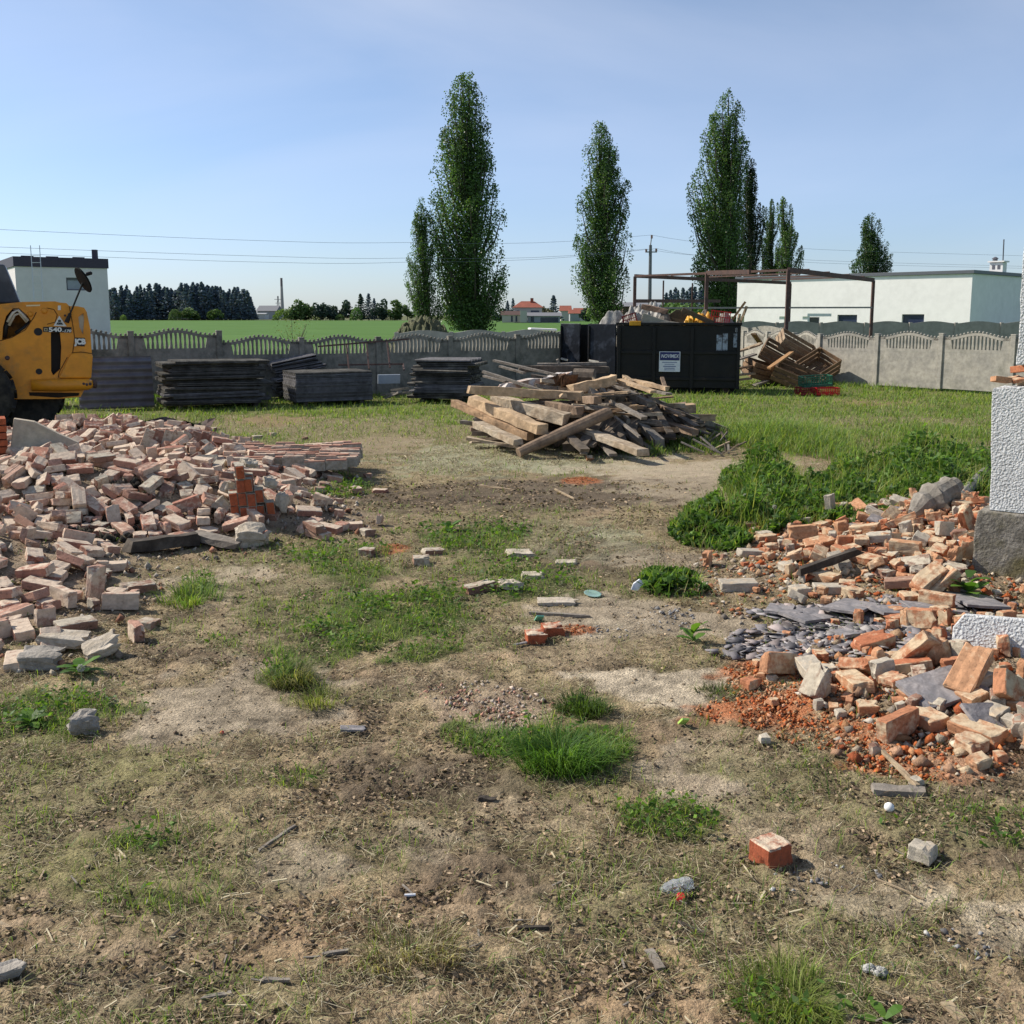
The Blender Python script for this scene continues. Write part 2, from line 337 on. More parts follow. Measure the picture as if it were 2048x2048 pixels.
ground = npmesh('ground', np.stack([xf, yf, zz], 1), np.stack([k, k+1, k+nc+1, k+nc], 1), col=D[:, :3]*cav[:, None], material=ground_m, smooth=True)
tag(ground, kind='structure')
field_m = mat('crop_field', (.075, .155, .03), (.095, .18, .04), nscale=.05, var=.2, rough=.9, stretch=(1, 3, 1), spec=.1)
MB().add([(-3000, -400, -.1), (3000, -400, -.1), (3000, 440, -.1), (-3000, 440, -.1)], [(0, 1, 2, 3)]).build('field', field_m)
tag(bpy.data.objects['field'], kind='structure')
far_m = mat('far_land', (.10, .13, .05), (.16, .15, .08), nscale=.004, var=.2, rough=.95, spec=.1)
tag(MB().add([(-5000, 440, -.1), (5000, 440, -.1), (5000, 5000, -.1), (-5000, 5000, -.1)], [(0, 1, 2, 3)]).build('terrain', far_m), kind='structure')
track_m = mat('farm_track', (.5, .47, .40), (.42, .40, .34), nscale=.3, var=.1, rough=.9)
tag(MB().add([(-400, 433, -.06), (30, 433, -.06), (30, 439, -.06), (-400, 439, -.06)], [(0, 1, 2, 3)]).build('track', track_m), kind='structure')
# ------------------------------------------------------------------ grass, straw and litter on the ground
rng = np.random.default_rng(12)
def sample(n, y0, y1, p, tmax=.58):
    u = rng.random(n); q = 2-p
    y = (y0**q+u*(y1**q-y0**q))**(1/q); return y*rng.uniform(-tmax, tmax, n), y
def pick(a, b, t): return np.array(a)*(1-t[:, None])+np.array(b)*t[:, None]
def colorset(n, cols, jit=.22):
    cols = np.array(cols); c = cols[rng.integers(0, len(cols), n)]
    return c*(1+rng.normal(size=(n, 1))*jit).clip(.4, 1.8)
grass_m = mat('grass_blades', attr=True, var=0, rough=.55, trans=.45, spec=.25)
straw_m = mat('dry_straw', attr=True, var=0, rough=.75, trans=.15, spec=.2)
GREEN = [(.17, .28, .045), (.23, .34, .05), (.12, .22, .045), (.30, .38, .07), (.18, .28, .09), (.35, .37, .12)]
STRAW = [(.50, .41, .26), (.42, .34, .20), (.28, .21, .125), (.62, .54, .38), (.20, .145, .085), (.10, .07, .045), (.38, .34, .19), (.30, .30, .14), (.16, .115, .07)]
x, y = sample(560000, 1.9, 33, 1.25); D = surf(x, y)
clus = fbm(x*5, y*5, 3, 55)
keep = rng.random(len(x)) < D[:, 3]*np.clip((clus-.3)*3.2, .05, 1.3)*.62*np.where(y>15, .8, 1)
x, y, D = x[keep], y[keep], D[keep]; n = len(x)
root = np.stack([x, y, gz(x, y)-.004], 1)
L = D[:, 5]*rng.gamma(5, .2, n)*1.25; wd = np.maximum(.0030, .00052*y)*rng.uniform(.7, 1.4, n)
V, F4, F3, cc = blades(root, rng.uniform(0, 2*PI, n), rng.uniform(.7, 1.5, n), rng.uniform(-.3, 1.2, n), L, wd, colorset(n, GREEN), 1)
g = npmesh('grass', V, F4, F3, cc, grass_m); tag(g, 'green grass growing in patches over the trodden yard', 'grass', kind='stuff'); NG = n
x, y = sample(1000000, 1.9, 26, 1.55); D = surf(x, y)
clus = fbm(x*6+3, y*6, 3, 65)
keep = rng.random(len(x)) < D[:, 4]*np.clip((clus-.3)*3.2, .1, 1.3)*.62
x, y, D = x[keep], y[keep], D[keep]; n = len(x)
root = np.stack([x, y, gz(x, y)+rng.uniform(0, .022, n)*np.clip(D[:, 4], 0, 1)], 1)
L = rng.gamma(4, .25, n)*.055*(.6+.5*D[:, 4]); wd = np.maximum(.0022, .00046*y)*rng.uniform(.7, 1.6, n)
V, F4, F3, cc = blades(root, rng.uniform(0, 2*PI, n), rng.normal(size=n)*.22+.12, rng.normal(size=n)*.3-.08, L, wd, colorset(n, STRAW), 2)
o = npmesh('dry_grass', V, F4, F3, cc, straw_m); tag(o, 'dry mown straw and dead grass lying over the soil', 'dry grass', kind='stuff'); NS = n
# dark litter flakes and clods
x, y = sample(150000, 1.9, 13, 1.6); D = surf(x, y); keep = rng.random(len(x)) < np.clip(D[:, 6]-.35, 0, 1)*1.0*np.clip((fbm(x*4, y*4, 3, 95)-.35)*4, 0, 1.2)
x, y = x[keep], y[keep]; n = len(x)
V, F4, cc = leaves(np.stack([x, y, gz(x, y)+.008], 1), np.maximum(.010, .0016*y)*rng.uniform(.7, 2.8, n), colorset(n, [(.08, .055, .035), (.13, .09, .06), (.05, .04, .028), (.30, .21, .13), (.42, .31, .20)]), 3, flat=.75, asp=.6)
tag(npmesh('litter', V, F4, None, cc, straw_m), 'dark bark crumbs, dead leaves and clods littering the soil', 'litter', kind='stuff')
# leafy low weeds within the green patches
x, y = sample(150000, 2.0, 13, 1.4); D = surf(x, y); keep = rng.random(len(x)) < np.clip(D[:, 3]-.55, 0, 1.8)*.6*np.clip((fbm(x*3, y*3, 3, 35)-.40)*6, 0, 1)
x, y, D = x[keep], y[keep], D[keep]; n = len(x)
V, F4, cc = leaves(np.stack([x, y, gz(x, y)+rng.uniform(.01, .06, n)*np.clip(D[:, 3], .7, 1.8)], 1), rng.uniform(.016, .042, n)*np.maximum(1, y/6), colorset(n, [(.09, .17, .03), (.13, .22, .03), (.07, .13, .03)]), 4, flat=.5, asp=.5)
tag(npmesh('clover', V, F4, None, cc, grass_m), 'small broad leaved weeds and clover among the grass patches', 'weeds', kind='stuff')
# nettle thicket right of centre, with taller grass behind it
WB = []
for (u, v, ru, rv, h, w_) in [(1420, 1060, 80, 32, .32, .8), (1470, 1030, 100, 36, .45, 1.3), (1560, 1000, 150, 50, .5, 2), (1700, 985, 170, 50, .5, 2.2), (1850, 975, 150, 50, .55, 2), (1950, 960, 120, 46, .55, 1.3), (1530, 965, 90, 24, .6, 1), (1760, 940, 90, 26, .65, 1.1), (1890,925,120,26,.6,1.3), (1345, 1165, 70, 20, .2, .16), (1650, 1045, 170, 20, .25, 1)]:
    xx, y_, _ = G(u, v+rv*.45); yn = G(u, v+rv)[1]; yf_ = G(u, v)[1]
    WB.append((xx, y_, ru*(y_+.2)/F, (yf_-yn)/1.5+.18, h, w_))
def thicket(n, sz):
    pw = np.array([b[5] for b in WB]); ids = rng.choice(len(WB), n, p=pw/pw.sum()); B_ = np.array(WB)[ids]
    a = rng.uniform(0, 2*PI, n); r_ = np.sqrt(rng.random(n)); xx = B_[:, 0]+np.cos(a)*r_*B_[:, 2]; y_ = B_[:, 1]+np.sin(a)*r_*B_[:, 3]
    hm = B_[:, 4]*.66*(1-r_**2*.8)*np.clip(-.35+2.6*fbm(xx*2.3, y_*2.3, 3, 5), .25, 1.6); return xx, y_, hm
x, y, hm = thicket(60000, 0); lump = fbm(x*5, y*5, 3, 8); keep = lump > .47; x, y, hm, lump = x[keep], y[keep], hm[keep], lump[keep]; n = len(x)
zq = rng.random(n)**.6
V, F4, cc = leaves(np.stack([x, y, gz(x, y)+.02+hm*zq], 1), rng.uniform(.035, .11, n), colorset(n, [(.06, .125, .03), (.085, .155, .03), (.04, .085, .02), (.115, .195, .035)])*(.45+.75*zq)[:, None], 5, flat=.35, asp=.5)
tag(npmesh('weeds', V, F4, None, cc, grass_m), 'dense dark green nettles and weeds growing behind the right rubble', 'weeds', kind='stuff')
x, y, hm = thicket(9500, 0); n = len(x)
V, F4, F3, cc = blades(np.stack([x, y, gz(x, y)], 1), rng.uniform(0, 2*PI, n), rng.uniform(1, 1.5, n), rng.uniform(.2, 1.3, n), hm*rng.uniform(.8, 1.5, n)+.1, rng.uniform(.006, .012, n), colorset(n, GREEN+[(.3, .27, .12)]), 6)
tag(npmesh('nettle_stems', V, F4, F3, cc, grass_m), 'grass stems poking out of the nettle patch', 'grass', kind='stuff')
TG = []
for (u, v, ru, rv, h, nn) in [(1560, 882, 140, 22, .58, 4200), (1500, 872, 90, 20, .34, 1500), (1640, 902, 80, 18, .38, 1300), (1760, 884, 150, 22, .2, 1300), (1900, 870, 110, 30, .2, 1200), (1290, 905, 60, 8, .25, 500), (1390, 895, 60, 12, .3, 700), (330, 800, 60, 10, .5, 700), (540, 790, 50, 8, .4, 400), (1640, 768, 60, 8, .35, 500), (1850,775,220,8,.3,1300), (1300,810,160,10,.22,900)]:
    cx, cy, _ = G(u, v); yn = G(u, v+rv)[1]; yf_ = G(u, v-rv)[1]
    a = rng.uniform(0, 2*PI, nn); r_ = np.sqrt(rng.random(nn)); TG.append(np.stack([cx+np.cos(a)*r_*ru*cy/F, cy+np.sin(a)*r_*(yf_-yn)/2, h*(1-.6*r_)*rng.uniform(.7, 1.4, nn)], 1))
T = np.concatenate(TG); n = len(T)
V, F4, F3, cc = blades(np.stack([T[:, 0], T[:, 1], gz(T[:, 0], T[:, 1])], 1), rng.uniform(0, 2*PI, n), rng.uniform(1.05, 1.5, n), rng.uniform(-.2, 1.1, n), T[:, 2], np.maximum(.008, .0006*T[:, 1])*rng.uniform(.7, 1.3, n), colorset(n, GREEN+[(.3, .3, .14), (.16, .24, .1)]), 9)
tag(npmesh('tall_grass', V, F4, F3, cc, grass_m), 'tall uncut grass tufts standing near the timber and fences', 'grass', kind='stuff')
print('blades', NG, NS)
# single tufts and plants one can pick out
def tuft(u, v, r_, h, n, label, cols=GREEN, wdt=.004, name='grass_tuft'):
    b = onground(u, v); n = int(n*2.2); a = rng.uniform(0, 2*PI, n); rr = r_*rng.random(n)**.7*1.25; xx = b.x+np.cos(a)*rr*1.2; y_ = b.y+np.sin(a)*rr
    q = fbm(xx*9, y_*9, 3, 7); k_ = (q > .42+.22*(rr/r_)-.2)&(rng.random(n) < .8); a, rr, xx, y_, q = a[k_], rr[k_], xx[k_], y_[k_], q[k_]; n = len(a); h = h*np.clip(q*2.6-.4, .35, 1.35)
    V, F4, F3, cc = blades(np.stack([xx, y_, gz(xx, y_)-.01], 1), a+rng.normal(size=n)*.6, rng.uniform(.8, 1.5, n), rng.uniform(-.4, .9, n), h*rng.uniform(.6, 1.35, n), wdt*rng.uniform(.7, 1.4, n), colorset(n, cols), 10)
    tag(npmesh(name, V, F4, F3, cc, grass_m, loc=tuple(b)), label, 'grass tuft')
tuft(1120, 1530, .13, .16, 700, 'lush bright green grass tuft in the middle foreground', cols=[(.08, .17, .03), (.11, .22, .035), (.06, .13, .025), (.17, .28, .05)]); tuft(1180, 1500, .13, .09, 500, 'lower grass tuft joined to the right of the lush foreground tuft', cols=[(.08, .17, .03), (.14, .24, .04), (.2, .28, .06)]); tuft(985, 1490, .12, .08, 420, 'scraggly grass tuft left of the lush foreground tuft', cols=[(.10, .2, .04), (.16, .27, .05)])
tuft(585, 1368, .09, .12, 420, 'small round dark grass tuft beside the bare path', cols=[(.08, .11, .03), (.14, .15, .06), (.3, .27, .13)])
tuft(385, 1205, .16, .16, 420, 'grass tuft on pale sand in front of the brick heap')
tuft(1430, 1387, .07, .07, 260, 'little dark tuft at the tip of the pale sand patch', cols=[(.08, .11, .04), (.2, .2, .1)])
tuft(640, 1405, .09, .11, 240, 'thin yellowish tuft right of the bare path', cols=[(.3, .3, .1), (.2, .24, .06)])
tuft(1170, 1420, .10, .10, 350, 'darker tuft just behind the lush foreground tuft', cols=[(.08, .13, .03)])
tuft(820, 1905, .12, .08, 500, 'pale straw coloured tuft in the near foreground', cols=STRAW+[(.22, .26, .07)], wdt=.003)
tuft(1590, 2010, .13, .09, 560, 'yellow green grass tuft at the bottom edge right', cols=[(.2, .26, .05), (.27, .3, .09)], wdt=.003)
def leafplant(u, v, n, ls, h, label, up=.5):
    b = onground(u, v); mb = MB()
    for i in range(n):
        a = 2*PI*i/n+random.uniform(-.4, .4); e = random.uniform(.3, 1.2)*up; d = Vector((math.cos(a), math.sin(a), 0)); s_ = Vector((-d.y, d.x, 0)); L_ = ls*random.uniform(.7, 1.2)
        p0 = b+Vector((0, 0, h*random.random())); pts = []
        for t, wd_ in ((0, .05), (.3, .16), (.65, .2), (.9, .1), (1, .01)):
            p = p0+d*L_*t*math.cos(e)+Vector((0, 0, L_*(t*math.sin(e)-.35*t*t))); pts += [p-s_*wd_*L_, p+s_*wd_*L_]
        c = random.choice([(.09, .19, .03), (.13, .24, .04), (.07, .14, .03)])
        mb.add(pts, [(2*k_, 2*k_+1, 2*k_+3, 2*k_+2) for k_ in range(4)], c)
    tag(mb.build('weed_plant', grass_m, fix=False), label, 'weed plant')
leafplant(1935, 1195, 14, .2, .16, 'broad leaved green plant at the foot of the ruined wall', .9)
leafplant(1770, 2045, 4, .09, .02, 'single big rounded green leaf plant at the bottom edge', .7)
leafplant(1385, 1285, 8, .16, .08, 'thin weed with long leaves on the sandy ground', 1.0)
leafplant(1325, 1185, 12, .2, .05, 'rosette of long dandelion leaves near the glass shards', .8)
leafplant(900, 1060, 8, .16, .03, 'broad leaved weed in the middle green patch', .9)
leafplant(160, 1350, 10, .15, .05, 'broad leaved weed below the rubble at left', .8)
leafplant(60, 1450, 12, .13, .03, 'low leafy dock plant at the left edge', .8)
fluff_m = mat('seed_fluff', (.55, .54, .5), rough=.9, trans=.3); stem_m = mat('green_stem', (.2, .24, .1), rough=.7)
for (u, v, h, lab) in [(1487, 1050, .3, 'white dandelion seed head at the front left of the nettles'), (1545, 1065, .25, 'white dandelion seed head in the middle of the nettles'), (162, 1395, .17, 'white dandelion seed head over the weeds at left')]:
    b = onground(u, v); t = thing('dandelion', b, lab, 'dandelion'); top = b+Vector((.01, 0, h))
    MB().tube([b, b+Vector((.012, 0, h*.5)), top], .003, 5).build('stem', stem_m, t)
    mb = MB()
    for i in range(90):
        d = Vector(np.random.default_rng(i).normal(size=3)).normalized(); mb.tube([top+d*.008, top+d*.022], [.0012, .003], 3)
    mb.build('seed_head', fluff_m, t)
# ------------------------------------------------------------------ bricks and rubble
SZ = [(.25, .12, .065), (.18, .12, .065), (.125, .12, .065), (.095, .075, .055), (.055, .05, .035)]
def brickmat(name, red, red2, mort, edge=.5, dark=(.10, .07, .05)):
    m = bpy.data.materials.new(name); m.use_nodes = True; nt = m.node_tree; N = nt.nodes; L = nt.links; b = N['Principled BSDF']
    at = N.new('ShaderNodeAttribute'); at.attribute_name = 'Col'; sp = N.new('ShaderNodeSeparateColor'); L.new(at.outputs['Color'], sp.inputs[0])
    oi = N.new('ShaderNodeObjectInfo'); tc = N.new('ShaderNodeTexCoord')
    ad = N.new('ShaderNodeVectorMath'); ad.operation = 'ADD'; L.new(tc.outputs['Object'], ad.inputs[0])
    cm = N.new('ShaderNodeCombineXYZ'); mu = N.new('ShaderNodeMath'); mu.operation = 'MULTIPLY'; mu.inputs[1].default_value = 37
    L.new(oi.outputs['Random'], mu.inputs[0]); L.new(mu.outputs[0], cm.inputs[0]); L.new(mu.outputs[0], cm.inputs[2]); L.new(cm.outputs[0], ad.inputs[1])
    def noise(s, d=5):
        n = N.new('ShaderNodeTexNoise'); n.inputs['Scale'].default_value = s; n.inputs['Detail'].default_value = d; n.inputs['Roughness'].default_value = .65; L.new(ad.outputs[0], n.inputs['Vector']); return n.outputs['Fac']
    def math_(op, a, c):
        q = N.new('ShaderNodeMath'); q.operation = op
        for i, s in enumerate((a, c)):
            if hasattr(s, 'node'): L.new(s, q.inputs[i])
            else: q.inputs[i].default_value = s
        return q.outputs[0]
    def rg(f, a, c, lo=0, hi=1):
        r = N.new('ShaderNodeMapRange'); r.inputs[1].default_value = a; r.inputs[2].default_value = c; r.inputs[3].default_value = lo; r.inputs[4].default_value = hi; L.new(f, r.inputs[0]); return r.outputs[0]
    def mix(f, a, c, mode='MIX'):
        x = N.new('ShaderNodeMix'); x.data_type = 'RGBA'; x.blend_type = mode
        if hasattr(f, 'node'): L.new(f, x.inputs[0])
        else: x.inputs[0].default_value = f
        for s, q in ((x.inputs[6], a), (x.inputs[7], c)):
            if hasattr(q, 'node'): L.new(q, s)
            else: s.default_value = (*q, 1)
        return x.outputs[2]
    rnd = math_('FRACT', math_('ADD', oi.outputs['Random'], sp.outputs[1]), 0)
    c = mix(rnd, red, red2); c = mix(rg(noise(55), .56, .75), c, dark)
    fac = rg(math_('ADD', noise(13), sp.outputs[0]), edge+.52, edge+.68)
    c = mix(fac, c, mort)
    v = rg(noise(26, 6), .3, .7, .72, 1.2); cb = N.new('ShaderNodeCombineColor')
    for i in range(3): L.new(v, cb.inputs[i])
    c = mix(1.0, c, cb.outputs[0], 'MULTIPLY'); L.new(c, b.inputs['Base Color']); b.inputs['Roughness'].default_value = .92; b.inputs['Specular IOR Level'].default_value = .15
    bp = N.new('ShaderNodeBump'); bp.inputs['Strength'].default_value = .7; bp.inputs['Distance'].default_value = .006; L.new(noise(70, 6), bp.inputs['Height']); L.new(bp.outputs[0], b.inputs['Normal'])
    return m
brick_m = brickmat('salvaged_brick', (.40, .19, .135), (.50, .32, .235), (.58, .46, .35), edge=.36)
bright_m = brickmat('fresh_broken_brick', (.42, .15, .075), (.50, .28, .155), (.52, .40, .265), edge=.46)
mortar_m = brickmat('mortar_lump', (.41, .36, .29), (.50, .44, .35), (.44, .34, .23), edge=.6, dark=(.25, .22, .18))
dull_m = brickmat('sooty_brick', (.24, .13, .095), (.33, .20, .14), (.46, .40, .31), edge=.42)
def chipped(dim, seed, broken=0.0, chips=2, jit=.0022, cuts=3):
    r = random.Random(seed); bm = bmesh.new(); bmesh.ops.create_cube(bm, size=1.0)
    for v in bm.verts: v.co = Vector((v.co.x*dim[0], v.co.y*dim[1], v.co.z*dim[2]))
    bmesh.ops.bevel(bm, geom=bm.edges[:], offset=min(dim)*.07, segments=1, affect='EDGES')
    bmesh.ops.subdivide_edges(bm, edges=[e for e in bm.edges if e.calc_length() > min(dim)*.5], cuts=cuts, use_grid_fill=True)
    h = [d/2 for d in dim]
    nf = Vector((r.random()*50, r.random()*50, r.random()*50))
    for v in bm.verts:
        k = v.co*38+nf; n_ = Vector((math.sin(k.x*1.3+k.y*2.1)+math.sin(k.z*2.7+k.x), math.sin(k.y*1.7+k.z*1.9)+math.sin(k.x*2.3), math.sin(k.z*1.5+k.x*2.2)+math.sin(k.y*2.9)))
        v.co += n_*jit*.6+Vector((r.uniform(-1, 1), r.uniform(-1, 1), r.uniform(-1, 1)))*jit*.7
        if broken and v.co.x > h[0]*.35:
            v.co.x += (n_.y*.5+n_.z*.4+r.uniform(-.5, .5))*dim[0]*broken-abs(v.co.y/h[1])*dim[0]*broken*.5*r.random()
    for _ in range(chips):
        c = Vector((r.choice((-1, 1))*h[0], r.choice((-1, 1))*h[1]*r.uniform(.3, 1), r.choice((-1, 1))*h[2])); R_ = r.uniform(.25, .55)*min(dim)*1.3
        for v in bm.verts:
            d = (v.co-c).length
            if d < R_: v.co = v.co+(Vector((0, 0, 0))-c).normalized()*(R_-d)*.75
    bm.normal_update(); me = bpy.data.meshes.new('brick'); bm.to_mesh(me)
    axes = [r.choice((.0, .25, .5, .6)) for _ in range(6)]
    axes[4 if r.random() < .5 else 5] = .62; axes[4] = max(axes[4], .40); axes[5] = max(axes[5], .40)
    if broken: axes[0] = 0
    m = []
    for p in me.polygons:
        n_ = p.normal; i = max(range(3), key=lambda q: abs(n_[q])); m.append(axes[i*2+(0 if n_[i] > 0 else 1)])
    ca = me.color_attributes.new('Col', 'FLOAT_COLOR', 'CORNER'); g = r.random()
    for p in me.polygons:
        for li in p.loop_indices: ca.data[li].color = (m[p.index], g, 0, 1)
    bm.free(); return me
VAR = {t: [chipped(SZ[t], 100*t+i, 0 if t == 0 else (.10 if t < 3 else .14), chips=(2, 2, 3, 4, 3)[t], cuts=(3, 3, 3, 2, 1)[t]) for i in range((10, 6, 8, 8, 6)[t])] for t in range(5)}
for t in VAR:
    for me in VAR[t]: me.materials.append(brick_m)
